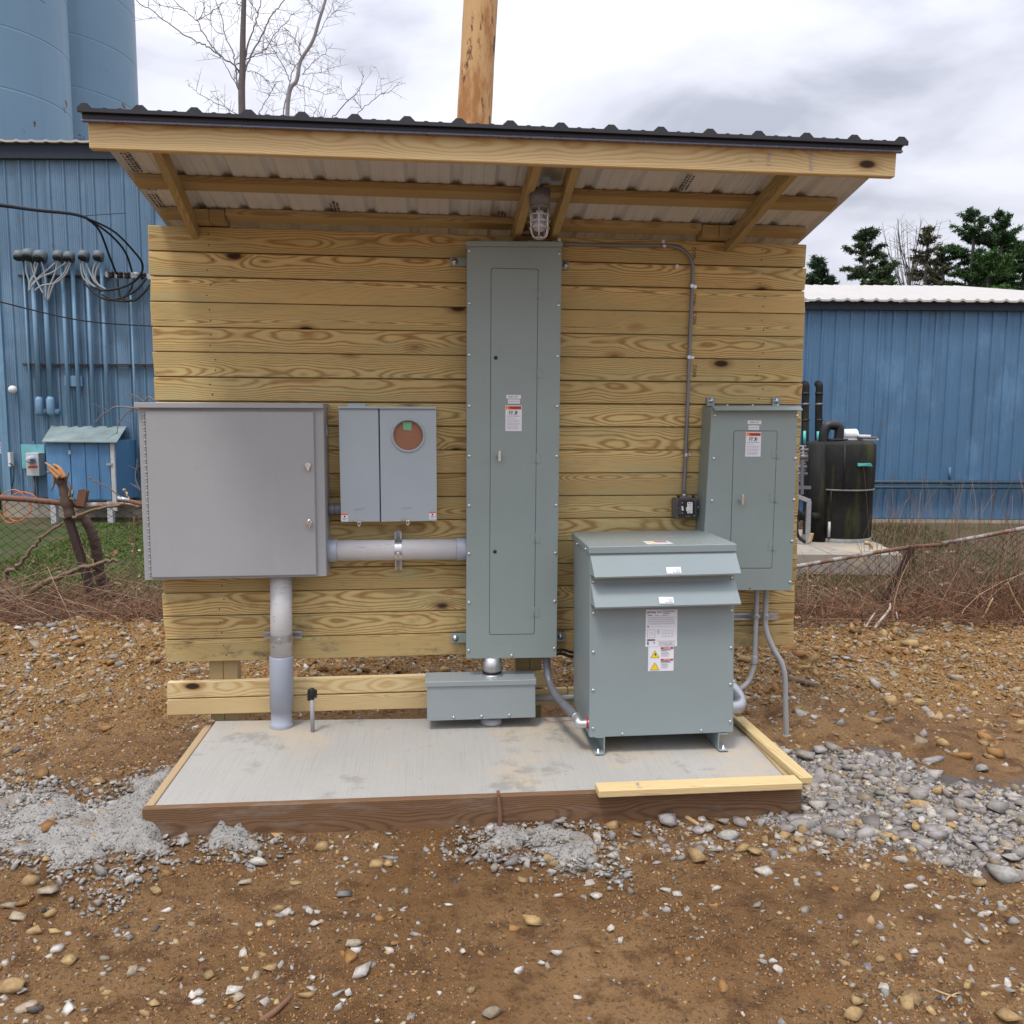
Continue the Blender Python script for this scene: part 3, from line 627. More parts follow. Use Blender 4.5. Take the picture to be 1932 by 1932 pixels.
# ================================================================== CONCRETE PAD AND ITS FORM BOARDS
FL, FRt, BLp, BRp = onZ(267.4, 1526.9, ZS), onZ(1513.6, 1483.5, ZS-.004), onZ(387.7, 1366, ZS), onZ(1391, 1353, ZS)
BLp = BLp+(BLp-FL)*.10; BRp = BRp+(BRp-FRt)*.10
pad = thing('concrete_pad', 'low broom-finished concrete pad held in timber form boards under the cabinets', 'pad', ((FL+FRt+BLp+BRp)/4)*V(1, 1, 0))
cq = [FL, FRt, BRp, BLp]
def inset(q, d):
    c = sum(q)/4; out = []
    for i in range(4):
        a, b, p = q[i-1], q[(i+1) % 4], q[i]; e1 = (a-p)/np.linalg.norm(a-p); e2 = (b-p)/np.linalg.norm(b-p); out.append(p+(e1+e2)*d)
    return out
iq = inset(cq, .039)
m = MB(); m.quad([p*V(1, 1, 0)+V(0, 0, ZS-.006) for p in iq], V(0, 0, -.2)); m.build('slab', M_CONC, pad, .004)
def formboard(a, b, ai, bi, top, bot, mat, name='form_board'):
    m = MB(); q = [a, b, bi, ai]; q = [p*V(1, 1, 0)+V(0, 0, top) for p in q]; c = sum(q)/4
    d = (b-a)*V(1, 1, 0); ang = math.atan2(d[1], d[0]); ca, sa = math.cos(ang), math.sin(ang)
    Ri = np.array([[ca, sa, 0], [-sa, ca, 0], [0, 0, 1]]); c = c+V(0, 0, (bot-top)/2)
    lo = [Ri@(p-c) for p in q]; m.quad(lo, V(0, 0, bot-top)); o = m.build(name, mat, None, .003); o.parent = pad; o.location = Vector(c-ORG[pad.name]); o.rotation_euler = (0, 0, ang); return o
e = (FRt-FL)/np.linalg.norm(FRt-FL)
f1 = formboard(FL, FRt, iq[0]-e*.035, iq[1]+e*.035, ZS, -.03, M_FORM); tag(f1, 'dark brown front form board')
formboard(iq[0]+V(-.039, .0, 0), cq[3], iq[0], iq[3], ZS-.001, -.03, M_FORMP)
formboard(iq[1]+V(.039, 0, 0), cq[2], iq[1], iq[2], ZS-.001, -.03, M_FORMP)
# loose boards lying on the right-hand corner
def loose(p0, p1, wd, th, z, label, mat=M_PALE):
    p0, p1 = np.array(p0)*V(1, 1, 0)+V(0, 0, z+th/2), np.array(p1)*V(1, 1, 0)+V(0, 0, z+th/2); d = p1-p0; L = np.linalg.norm(d); ang = math.atan2(d[1], d[0])
    m = MB(); m.box((-L/2, -wd/2, -th/2), (L/2, wd/2, th/2)); o = m.build('loose_board', mat, None, .004); o.location = Vector((p0+p1)/2); o.rotation_euler = (0, 0, ang)
    tag(o, label, 'board', 'loose boards on the pad corner'); ORG[o.name] = np.array((p0+p1)/2); return o
a, b = onZ(1124, 1476, ZS+.036), onZ(1506, 1461, ZS+.036); b2 = onZ(1508, 1476.5, ZS+.036); a2 = onZ(1128, 1492, ZS+.036)
wd = np.linalg.norm(a2-a)
lb1 = loose((a+a2)/2, (b+b2)/2, wd, .035, ZS+.0005, 'short pale pine board lying along the front edge of the concrete pad')
text('No 2', .03, (lerp((a+a2)/2, (b+b2)/2, .2)*V(1, 1, 0)+V(0, 0, ZS+.0368)), M_INKG, lb1, 'grade_stamp', u=(0, -1, 0), v=(1, 0, 0))
a, b = onZ(1386, 1352, ZS+.036), onZ(1512, 1470, ZS+.036); a2, b2 = onZ(1400, 1351, ZS+.036), onZ(1532, 1462, ZS+.036)
loose((a+a2)/2, (b+b2)/2, np.linalg.norm(b2-b)*.8, .035, ZS+.0005, 'pale pine board running back along the right edge of the pad')
# bark-covered stake leaning on the front board
p0 = onY(943, 1548, FL[1]*.6+FRt[1]*.4-.03); p1 = onY(939.5, 1492, FL[1]*.58+FRt[1]*.42-.012); p0[2] = gz(p0[0], p0[1])-.02
o = MB().tube(spline([p0, lerp(p0, p1, .5)+V(.004, -.004, 0), p1], 4), [.010]*5+[.009, .008, .008, .008], 7).build('stake', M_DSTICK, None, origin=p0); tag(o, 'short bark-covered stick leaning upright against the brown form board', 'stick')

# ================================================================== ELECTRICAL EQUIPMENT
def onP(px, py, p0, n):
    d = ray(px, py); n = np.array(n, float); return CAM+d*(((np.array(p0)-CAM)@n)/(d@n))
def pq(px4, y): return [onY(px, py, y) for px, py in px4]
def pxbox(px4, yf, yb): return MB().quad(pq(px4, yf), V(0, yb-yf, 0))
def sticker(parent, q, rects=(), texts=(), name='label', base=None, label=None):
    """thin printed sheet: q = TL,TR,BR,BL ; rects (u0,v0,u1,v1,material) ; polys ([(u,v)..],material) ; texts (string,u,v,width,height,material,bold)"""
    q = [np.array(p, float) for p in q]; n = np.cross(q[1]-q[0], q[0]-q[3]); n /= np.linalg.norm(n)
    if n@(CAM-q[0]) < 0: n = -n
    mats = [base or M_LABEL]; m = MB(); m.quad([p+n*.0009 for p in q], -n*.0009)
    for k, r in enumerate(rects):
        pts = [(r[0], r[1]), (r[2], r[1]), (r[2], r[3]), (r[0], r[3])] if len(r) == 5 else r[0]
        mt = r[-1]
        if mt not in mats: mats.append(mt)
        m.m(mats.index(mt)); off = .0013+.0003*(k % 5)
        P = [bil(q, u, v)+n*off for u, v in pts]; N = len(P); m.add(P+[p-n*.0003 for p in P], [tuple(range(N))]+[(i, (i+1) % N, N+(i+1) % N, N+i) for i in range(N)])
    o = m.build(name, mats, parent); tag(o, label)
    U = q[1]-q[0]; W_ = q[0]-q[3]
    for t, u, v, wd, ht, mt, bold in texts:
        text(t, ht*np.linalg.norm(W_)*1.35, bil(q, u, v)+n*.0032, mt, parent if ORG.get(o.name) is None else o, 'lettering', U, W_, bold, wd*np.linalg.norm(U))
    return o
def printed(v0, v1, n, seed, u0=.08, u1=.92, mt=None):
    r = random.Random(seed); out = []
    for i in range(n):
        v = v0+(v1-v0)*i/max(1, n-1); e = u1-(r.random()**3)*.45*(u1-u0); u = u0
        while u < e-.02:
            l = min(r.uniform(.03, .12), e-u); out.append((u, v, u+l, v+.011, mt or M_INKG)); u += l+.014
    return out
def warning_label(parent, q):
    fig = [([(.60, .225), (.66, .20), (.70, .24), (.68, .30), (.73, .35), (.71, .365), (.64, .32), (.58, .365), (.50, .375), (.56, .345), (.61, .29)], M_INK),
           ([(.68, .215), (.80, .285), (.79, .295), (.67, .235)], M_INK), ([(.50, .205), (.64, .235), (.63, .245), (.50, .213)], M_INKG)]
    bx = [(.22, .22, .26, .36, M_INK), (.26, .215, .36, .235, M_INK), (.36, .20, .46, .25, M_INKG), (.30, .27, .40, .30, M_INK), (.36, .31, .45, .345, M_INKG), (.36, .35, .40, .375, M_INK), (.41, .235, .46, .27, M_INK)]
    return sticker(parent, q, [(.035, .025, .965, .16, M_ORANGE), ([(.08, .14), (.19, .14), (.135, .045)], M_YEL)]+bx+fig+printed(.41, .41, 1, 1, mt=M_INK)+printed(.49, .49, 1, 2)+printed(.565, .605, 2, 3)+printed(.68, .76, 3, 4)+printed(.83, .91, 3, 5),
                   [('WARNING', .60, .092, .70, .085, M_INK, True)], 'warning_label')
def bolt(parent, p, r=.016, n=(0, -1, 0), name='bolt'):
    m = MB(); m.rings(p, n, [(0, r), (.002, r), (.0021, r*.55), (.009, r*.55), (.0092, .0001)], 14); return m.build(name, M_ZINC, parent)

# ---------------- tall panelboard
YP = -.168
tp = thing('tall_panelboard', 'tall narrow grey-green electrical panelboard reaching up to the cage lamp', 'electrical panel', onY(965, 1243, -.09))
pxbox([(882, 462), (1059, 462.5), (1049, 1240), (880.5, 1242.5)], YP+.004, -.022).build('enclosure', M_PANEL, tp, .003)
pxbox([(881, 463), (1060, 463.6), (1050, 1240.6), (879.6, 1243)], YP, YP+.004).build('front_plate', M_PANEL, tp, .0015)
m = MB(); q = pq([(879.5, 454.5), (1061.5, 455.5), (1061.5, 465), (879.5, 464)], YP-.022); m.quad(q, V(0, .15, 0)); m.build('rain_lid', M_PANEL, tp, .002)
for px in (930, 1000, 1046): screw(tp, onY(px, 455+(px-880)*.006, YP-.023)+V(0, .02, .004), .005, (0, 0, 1))
dq = [(927.1, 506.3), (1015, 508.4), (1007.6, 1195.5), (923.8, 1197)]
def door(parent, dq, y, mat, seam=.0026):
    q = pq(dq, y); c = sum(q)/4
    big = [p+np.array([np.sign(p[0]-c[0])*seam, 0, np.sign(p[2]-c[2])*seam]) for p in q]
    def rnd(Q, r):
        out = []
        for i in range(4):
            p, a, b = Q[i], Q[i-1], Q[(i+1) % 4]; e1 = (a-p)/np.linalg.norm(a-p); e2 = (b-p)/np.linalg.norm(b-p)
            for t in (0, .5, 1): 
                ang = t*math.pi/2; out.append(p+e1*r*(1-math.sin(ang))+e2*r*(1-math.cos(ang)))
        return out
    def pr(Q, y0, y1): m = MB(); P = [V(p[0], y0, p[2]) for p in Q]; N = len(P); m.add(P+[V(p[0], y1, p[2]) for p in Q], [tuple(range(N)), tuple(range(2*N-1, N-1, -1))]+[(i, (i+1) % N, N+(i+1) % N, N+i) for i in range(N)]); return m
    pr(rnd(big, .012), y-.0006, y+.001).build('door_seam', M_SEAM, parent); return pr(rnd(q, .011), y-.0016, y+.001).build('door', mat, parent, .0008)
dr = door(tp, dq, YP, M_PANEL)
def hinge(parent, px, py, hw, hh, y):
    m = MB(); m.quad(pq([(px-hw, py-hh), (px-1.2, py-hh), (px-1.2, py+hh), (px-hw, py+hh)], y-.0016), V(0, -.0022, 0)); m.quad(pq([(px+1.2, py-hh), (px+hw, py-hh), (px+hw, py+hh), (px+1.2, py+hh)], y), V(0, -.0036, 0))
    m.tube([onY(px, py-hh, y-.003), onY(px, py+hh, y-.003)], .0032, 8); return m.build('hinge', M_PANEL, parent, .0006)
for py in (554.8, 704.2, 865.3, 1014.7, 1154.4): hinge(dr, float(np.interp(py, (508, 1195), (1015, 1007.6))), py, 8.6, 9.3, YP)
def tlatch(parent, px, py, y, s=1.0):
    c = onY(px, py, y); m = MB(); m.rings(c+V(0, 0, 0), (0, -1, 0), [(0, .011*s), (.006, .0105*s), (.010, .008*s), (.026, .006*s), (.0262, .0001)], 14)
    m.quad([c+V(-.0055*s, -.026, .027*s), c+V(.0055*s, -.026, .027*s), c+V(.006*s, -.026, -.020*s), c+V(-.006*s, -.026, -.020*s)], V(.003, -.009, 0)); return m.build('latch', M_CHROME, parent, .0015)
tlatch(dr, 941, 861, YP-.0016, 1.25)
for px, py in ((935.5, 675), (933.8, 1040.7)): MB().rings(onY(px, py, YP-.0016), (0, -1, 0), [(0, .0105), (.0035, .0095), (.0036, .0001)], 16).build('hole_plug', M_BLACK, dr)
for px, py in [(885.6, 472.9), (885.5, 572.5), (885.4, 669.8), (885.3, 766), (885.2, 860.6), (885, 953.9), (884.8, 1045), (884.6, 1137), (884.3, 1227.2), (1055.1, 478.2), (1053.4, 576.2), (1052, 672.4), (1051, 767), (1050, 860.9), (1049, 953.2), (1048, 1043.4), (1046.6, 1134.3), (1046, 1223.2), (965.5, 1236.6)]: screw(tp, onY(px, py, YP), .0092)
sticker(dr, pq([(955.2, 745), (982.8, 745.3), (982.7, 752.2), (955.2, 752)], YP-.0016), (), [('PANEL "HDP"', .47, .5, .68, .42, M_INK, False)])
sticker(dr, pq([(958.5, 753.4), (980.7, 753.6), (980.6, 761.6), (958.5, 761.4)], YP-.0016), (), [('480Y/277V 3PH 4W', .5, .5, .82, .26, M_INK, False)])
warning_label(dr, pq([(953.6, 764.9), (984.5, 765.1), (984.2, 813.4), (953.4, 813.2)], YP-.0016))
def strut_tab(parent, x0, x1, y0, y1, bx, by):
    m = MB(); m.quad(pq([(x0, y0), (x1, y0), (x1, y1), (x0, y1)], -.030), V(0, .028, 0)); m.build('mounting_strut', M_PANEL, parent, .002); bolt(parent, onY(bx, by, -.030), .019)
strut_tab(tp, 849, 884, 486, 502, 857.9, 493.5); strut_tab(tp, 1050, 1074, 493, 508, 1066.8, 500.3); strut_tab(tp, 851, 884, 1196, 1213, 859, 1204.5); strut_tab(tp, 1046, 1066, 1193, 1211, 1057.5, 1201)

# ---------------- large cabinet on the left
YC = -.200
cb = thing('large_cabinet', 'wide warm-grey metal cabinet with one door and two latches, left on the plank wall', 'electrical cabinet', onY(445, 1092, -.1))
pxbox([(260.5, 768), (610, 767), (616, 1087.6), (273, 1095)], YC, -.002).build('body', M_CAB, cb, .003)
m = MB(); q = pq([(252.4, 759.3), (609.5, 761), (609.5, 770.3), (252.4, 769.3)], YC-.030); m.quad(q, V(0, .225, 0)); m.build('rain_hood', M_CAB, cb, .002)
dcq = [(273.4, 775.4), (591.6, 777.7), (597.3, 1084.6), (285.8, 1090.2)]
cdoor = pxbox(dcq, YC-.018, YC-.001).build('door', M_CAB, cb, .003, seg=2)
m = MB(); a, b = onY(271.3, 779, YC-.010), onY(284, 1089, YC-.010); n = 26
for i in range(n):
    p, q_ = lerp(a, b, (i+.04)/n), lerp(a, b, (i+.52)/n); m.tube([p, q_], .0045, 8)
    p2 = lerp(a, b, (i+.98)/n); m.tube([q_, p2], .0034, 8)
m.build('piano_hinge', M_CAB, cb)
for px, py in ((581.5, 879), (584, 987)):
    c = onY(px, py, YC-.018); m = MB(); m.rings(c, (0, -1, 0), [(0, .013), (.005, .012), (.006, .009), (.012, .009), (.0122, .0001)], 8)
    m.add([c+V(-.016, -.013, .002), c+V(-.006, -.013, .022), c+V(.006, -.013, .022), c+V(.018, -.013, .004), c+V(.005, -.013, -.028), c+V(-.003, -.013, -.028)]+[c+V(x, -.019, z) for x, z in ((-.014, .002), (-.005, .02), (.005, .02), (.016, .004), (.004, -.026), (-.002, -.026))],
          [(0, 1, 2, 3, 4, 5), (6, 7, 8, 9, 10, 11)]+[(i, (i+1) % 6, 6+(i+1) % 6, 6+i) for i in range(6)]); m.build('latch', M_CHROME, cdoor, .001)
sq = [V(onY(612.5, 805, YC)[0]+.0004, y, z) for y, z in ((YC+.07, onY(612, 803, YC)[2]), (YC+.10, onY(612, 803, YC)[2]), (YC+.10, onY(612, 822, YC)[2]), (YC+.07, onY(612, 822, YC)[2]))]
sticker(cb, sq, [(.1, .1, .9, .4, M_INKG)])

# ---------------- meter socket box
YM = -.135
mb = thing('meter_box', 'pale grey two-door meter box with a round hole closed by cardboard', 'meter box', onY(733, 984, -.07))
pxbox([(638.5, 770), (822, 771.5), (823.5, 981.5), (644, 984)], YM+.030, -.002).build('body', M_METER, mb, .003)
MB().quad(pq([(637.2, 766), (822.9, 767.4), (822.9, 771.6), (637.2, 770.6)], YM-.014), V(0, .135, 0)).build('top_lip', M_METER, mb, .0015)
MB().quad(pq([(655, 761), (690, 761.5), (690, 767), (655, 767)], -.10), V(0, .06, 0)).build('hub_plate', M_METER, mb, .002)
MB().quad(pq([(713, 771), (717, 771), (719, 983.5), (715.8, 983.5)], YM+.024), V(0, .002, 0)).build('door_gap', M_SEAM, mb)
lc = pxbox([(638.6, 771.4), (713.6, 771.8), (717, 984.4), (643.2, 985)], YM, YM+.029).build('cover', M_METER, mb, .003, seg=2)
cx, cz = onY(770.1, 821.7, YM)[0], onY(770.1, 821.7, YM)[2]; RO, RI = 32.5/FPX*4.62, 28.0/FPX*4.62
# right cover with a real round opening
q = pq([(716.2, 771.8), (822.8, 772.3), (824.3, 982.4), (719.2, 984.2)], YM); N = 40
def edgept(a):
    d = V(math.cos(a), 0, math.sin(a)); c = V(cx, YM, cz); best = 9
    for i in range(4):
        p, e = q[i], q[(i+1) % 4]-q[i]; A = np.array([[d[0], -e[0]], [d[2], -e[2]]]); 
        if abs(np.linalg.det(A)) < 1e-9: continue
        t, u = np.linalg.solve(A, [p[0]-c[0], p[2]-c[2]])
        if t > 0 and -1e-6 <= u <= 1+1e-6: best = min(best, t)
    return c+d*best
angs = sorted([2*math.pi*k/N for k in range(N)]+[math.atan2(p[2]-cz, p[0]-cx) % (2*math.pi) for p in q]); N = len(angs)
inner = [V(cx+RI*math.cos(a), YM, cz+RI*math.sin(a)) for a in angs]; outer = [edgept(a) for a in angs]; D = V(0, .029, 0)
m = MB(); m.add(inner+outer+[p+D for p in inner]+[p+D for p in outer], [f for i in range(N) for j in [(i+1) % N] for f in ((i, j, N+j, N+i), (2*N+i, 2*N+j, 3*N+j, 3*N+i), (i, j, 2*N+j, 2*N+i), (N+i, N+j, 3*N+j, 3*N+i))])
rc = m.build('cover', M_METER, mb, 0)
m = MB(); prof_ = [(RI-.001, .004), (RI+.002, -.007), (RI+.008, -.011), (RO-.002, -.006), (RO+.002, .0)]
m.add([V(cx+r*math.cos(2*math.pi*k/48), YM+o, cz+r*math.sin(2*math.pi*k/48)) for r, o in prof_ for k in range(48)], [(i*48+k, i*48+(k+1) % 48, (i+1)*48+(k+1) % 48, (i+1)*48+k) for i in range(len(prof_)-1) for k in range(48)], True)
m.build('socket_ring', M_METER, rc)
cy = YM+.016
m = MB(); n = 44; hgt = 2*RI+.01
for i in range(n):   # corrugated card: fine horizontal flutes
    z0 = cz-RI-.004+hgt*i/n; z1 = z0+hgt/n; zm = (z0+z1)/2; hw = math.sqrt(max(1e-5, (RI+.003)**2-(zm-cz)**2))
    m.add([V(cx-hw, cy, z0), V(cx+hw, cy, z0), V(cx+hw, cy-.0013, zm), V(cx-hw, cy-.0013, zm), V(cx+hw, cy, z1), V(cx-hw, cy, z1)], [(0, 1, 2, 3), (3, 2, 4, 5)])
m.build('cardboard_disc', M_CARD, rc, recalc=False)
tq = pq([(760, 796), (776.5, 796), (776, 812.5), (760.5, 811)], YM); tq = [V(p[0], cy-.004, p[2]) for p in tq]; MB().quad(tq, V(0, .001, 0)).build('tape', M_GTAPE, rc)
for par, px, py in ((lc, 676, 985), (rc, 768, 983)):
    c = onY(px, py, YM-.001); m = MB(); m.add([c+V(x, 0, z) for x, z in ((-.031, .013), (-.02, .016), (.002, .010), (.020, .004), (.018, -.003), (-.004, .001), (-.03, .006))]+[c+V(x, -.005, z) for x, z in ((-.031, .013), (-.02, .016), (.002, .010), (.020, .004), (.018, -.003), (-.004, .001), (-.03, .006))], [tuple(range(7)), tuple(range(7, 14))]+[(i, (i+1) % 7, 7+(i+1) % 7, 7+i) for i in range(7)])
    m.tube([c+V(.004+.010*math.cos(t)*.7, -.006, -.010+.012*math.sin(t)) for t in np.linspace(0, 6.28, 13)], .0032, 6); m.build('hasp', M_CHROME, par, .0006)
    e = onY(px+1 if par is lc else px-1, py-24, YM); m = MB()   # faint embossed emblem
    m.tube(spline([e+V(-.006, 0, .006), e+V(-.022, 0, .004), e+V(-.028, 0, -.004), e+V(-.018, 0, -.009), e+V(-.004, 0, -.004)], 4), .0016, 5); m.tube([e+V(-.012, 0, .002), e+V(.030, 0, .005)], .0016, 5)
    for k in range(6): m.tube([e+V(-.012+k*.006, 0, -.004), e+V(-.009+k*.006, 0, .003)], .0014, 5)
    m.build('embossed_mark', M_METER, par)
def mini(par, x0, x1, y0, y1): sticker(par, pq([(x0, y0), (x1, y0), (x1, y1), (x0, y1)], YM), [(0, 0, 1, .2, M_ORANGE), ([(.35, .32), (.5, .24), (.65, .32), (.55, .5), (.45, .5)], M_INK), (.12, .56, .88, .61, M_INKG), (.2, .68, .8, .72, M_INKG), (.25, .78, .75, .82, M_INKG)], [], 'warning_label')
mini(lc, 643.6, 656.8, 969, 983.8); mini(rc, 809.7, 822, 965.2, 980)

# ---------------- wireway box below the tall panel
YW = -.232
wb = thing('wireway_box', 'low flat grey wireway box on short pipes just above the concrete pad', 'junction box', onY(908, 1360, -.14))
pxbox([(805.5, 1292), (1010, 1288), (1010.5, 1353.5), (806, 1360.5)], YW, YW+.165).build('body', M_GUT, wb, .002)
q = pq([(802, 1287), (1012, 1282.5), (1012, 1292), (802.5, 1296.5)], YW-.008); MB().quad(q, V(0, .18, 0)).build('lid', M_GUT, wb, .002)
for px, py in ((856, 1353.3), (908.5, 1351), (961, 1349)): screw(wb, onY(px, py, YW), .008)

# ---------------- dry-type transformer
YT = (onZ(1132, 1424, ZS)[1]+onZ(1362, 1414, ZS)[1])/2; TD = .52
tr = thing('transformer', 'square grey-blue ventilated transformer with two front rain louvres standing on the pad', 'transformer', onZ(1250, 1400, ZS)+V(0, .2, 0))
bq = pq([(1113, 1036), (1386.5, 1032), (1383.5, 1382), (1112.3, 1392)], YT)
MB().quad(bq, V(0, TD, 0)).build('body', M_TRANS, tr, .004)
q = pq([(1111, 1031.5), (1390.5, 1026), (1390.5, 1041), (1111.5, 1045.5)], YT-.010); MB().quad(q, V(0, TD+.03, 0)).build('lid', M_TRANS, tr, .004)
LIDZ = (q[0][2]+q[1][2])/2
bz = (bq[2][2]+bq[3][2])/2
def foot(xw, sgn):
    m = MB(); y0, y1 = YT-.002, YT+TD; t = .005; wd = .052*sgn
    m.box((min(xw, xw+t*sgn), y0, ZS+.0005), (max(xw, xw+t*sgn), y1, bz)); m.box((min(xw+t*sgn, xw+wd), y0-.012, ZS+.0005), (max(xw+t*sgn, xw+wd), y1, ZS+t)); m.box((min(xw+t*sgn, xw+wd), y0, bz-t), (max(xw+t*sgn, xw+wd), y1, bz-.0005))
    o = m.build('foot', M_TRANS, tr, .0008); p = V(xw+wd*.62, YT+.012, ZS+t); m = MB(); m.rings(p, (0, 0, 1), [(0, .014), (.002, .014), (.0021, .010), (.010, .010), (.0101, .006), (.018, .006), (.0181, .0001)], 6); m.build('anchor_bolt', M_ZINC, o)
foot(onY(1141, 1410, YT)[0], -1); foot(onY(1355, 1400, YT)[0], 1)
def louvre(top, bot, out):
    q = pq(top, YT-.0005); b = pq(bot, YT-out); th = V(0, .003, -.001)
    m = MB(); m.hexa([q[0], q[1], b[1], b[0]], [q[0]+V(0, .002, -.004), q[1]+V(0, .002, -.004), b[1]+V(0, .002, -.004), b[0]+V(0, .002, -.004)])
    m.quad([b[0], b[1], b[1]+V(0, .002, -.008), b[0]+V(0, .002, -.008)], V(0, .003, .0))
    for p, bb in ((q[0], b[0]), (q[1], b[1])):
        s = .0015 if p is q[0] else -.0015; i = V(p[0], YT, bb[2]+.004)
        m.add([p, bb, i, p+V(s, 0, 0), bb+V(s, 0, 0), i+V(s, 0, 0)], [(0, 1, 2), (5, 4, 3), (0, 1, 4, 3), (1, 2, 5, 4)])
    o = m.build('louvre', M_TRANS, tr, 0); nn = np.cross(q[1]-q[0], b[0]-q[0]); return o, q[0], nn/np.linalg.norm(nn)
l1 = louvre([(1113.5, 1047), (1388, 1041.5)], [(1122, 1089), (1398.5, 1081.5)], .07)
l2 = louvre([(1115, 1102), (1387, 1095)], [(1122.6, 1146), (1398.5, 1138.5)], .07)
# dark slot under each louvre
for y0, y1 in ((1074, 1082), (1130, 1138)):
    MB().quad(pq([(1122, y0), (1378, y0-6), (1378, y1-6), (1122, y1)], YT-.0008), V(0, .0004, 0)).build('vent_slot', M_SEAM, tr)
vol = [(.40, .28, .93, .34, M_INKG), (.66, .46, .93, .54, M_INKG), (.42, .76, .56, .84, M_INK), (.62, .76, .92, .84, M_INK)]
for (lo, p0, nn), c4 in ((l1, [(1255.7, 1070.8), (1284, 1070.2), (1285.5, 1082.3), (1258, 1083)]), (l2, [(1242, 1126.7), (1269.7, 1127), (1271.7, 1139), (1244, 1139.4)])): sticker(lo, [onP(x, y, p0, nn)+nn*(-.0035 if nn[1] > 0 else .0035) for x, y in c4], vol)
npl = [(.35, .045, .50, .06, M_INKG), (.35, .07, .50, .085, M_INKG), (.53, .03, .9, .045, M_INKG), (.53, .058, .94, .07, M_INKG), (.54, .095, .75, .108, M_INK), (.06, .15, .2, .165, M_INK), (.28, .15, .42, .165, M_INKG), (.5, .15, .7, .165, M_INKG)]
npl += [(.03, v, .97, v+.004, M_INKG) for v in (.20, .25, .30, .345, .39, .45, .84)]+printed(.215, .375, 4, 9)+[(.05, .80, .30, .835, M_INK), (.05, .44, .10, .475, M_INKB)]
npl += [(.05, .53, .052+.25, .535, M_INKG), (.05, .75, .30, .755, M_INKG), (.05, .53, .06, .755, M_INKG), (.29, .53, .30, .755, M_INKG)]+[(.12+.05*i, .60+.04*j, .135+.05*i, .615+.04*j, M_INKG) for i in range(3) for j in range(3)]
npl += [(.52+.11*i, .56, .524+.11*i, .73, M_INKG) for i in range(4)]+[(.52, .56+.085*i, .86, .564+.085*i, M_INKG) for i in range(3)]+[(.36, .54+.025*i, .44, .548+.025*i, M_INKG) for i in range(5)]+printed(.87, .96, 4, 12, .42, .95)+[(.05, .87, .1, .9, M_INK), (.05, .91, .1, .94, M_INK), (.25, .87, .30, .92, M_INKG)]
sticker(tr, pq([(1218.8, 1150.3), (1278, 1149.7), (1277.2, 1219.2), (1217.6, 1220.2)], YT), npl, [('EATON', .175, .075, .27, .055, M_INKB, True)], 'rating_plate')
def tri(u0, v0, s, mt, k=0.0): return ([(u0+k, v0+s*.44-k*.5), (u0+s-k, v0+s*.44-k*.5), (u0+s/2, v0-s*.44+k*1.0)], mt)
wl = [tri(.08, .30, .36, M_INK), tri(.08, .30, .36, M_YEL, .025), tri(.08, .80, .36, M_INK), tri(.08, .80, .36, M_YEL, .025), ([(.25, .27), (.30, .26), (.31, .31), (.29, .37), (.26, .36), (.27, .31), (.22, .31)], M_INK), ([(.18, .80), (.26, .76), (.33, .73), (.34, .76), (.26, .81), (.18, .82)], M_INK), ([(.17, .87), (.33, .87), (.28, .84), (.22, .84)], M_INK), (.49, .015, .98, .095, M_RED), (.49, .50, .98, .575, M_RED)]+[(.50, .12, .90, .135, M_INK), (.50, .15, .72, .165, M_INK), (.50, .60, .85, .615, M_INK), (.50, .63, .9, .645, M_INK)]+[(.50, .2+.045*i, .78+.03*(i % 3), .213+.045*i, M_INKG) for i in range(5)]+[(.50, .69+.045*i, .76+.04*(i % 2), .703+.045*i, M_INKG) for i in range(5)]
sticker(tr, pq([(1223.2, 1220.6), (1271, 1219.8), (1270.6, 1265.3), (1222.5, 1266.3)], YT), wl, [('DANGER', .74, .055, .28, .05, M_LABEL, True), ('PELIGRO', .74, .537, .28, .045, M_LABEL, True)], 'warning_label')
topq = [onZ(x, y, LIDZ+.0002) for x, y in ((1212, 1021.5), (1258, 1020.5), (1271, 1026), (1222, 1027.2))]
sticker(tr, topq, [tri(.06, .35, .3, M_YEL), tri(.16, .72, .3, M_YEL), (.42, .12, .92, .34, M_RED), (.45, .55, .9, .62, M_INKG)], [], 'warning_label')
for px, py in ((1119.5, 1061), (1119.5, 1098), (1119.7, 1157), (1119.4, 1230), (1119, 1302), (1118.8, 1374)): screw(tr, onY(px, py, YT), .0075)
for px, py in ((1380.5, 1090), (1380, 1152), (1379, 1222), (1378, 1291), (1377.5, 1361), (1174.5, 1384.5), (1323, 1378)): screw(tr, onY(px, py, YT), .0075)
xl = bq[3][0]
def onXl(px, py): return onP(px, py, V(xl-.0008, 0, 0), V(1, 0, 0))
for px, py in ((1075, 1017), (1089, 1026), (1105, 1036)): screw(tr, onP(px, py, V(q[0][0]-.0005, 0, 0), V(1, 0, 0)), .007, (-1, 0, 0))
screw(tr, onXl(1089.5, 1151), .008, (-1, 0, 0), name='screw')
sticker(tr, [onXl(1087, 1087), onXl(1093, 1090), onXl(1093, 1105), onXl(1087, 1101)], [(.2, .1, .8, .25, M_INKB), (.2, .4, .8, .55, M_INKB), (.2, .7, .8, .85, M_INKB)])

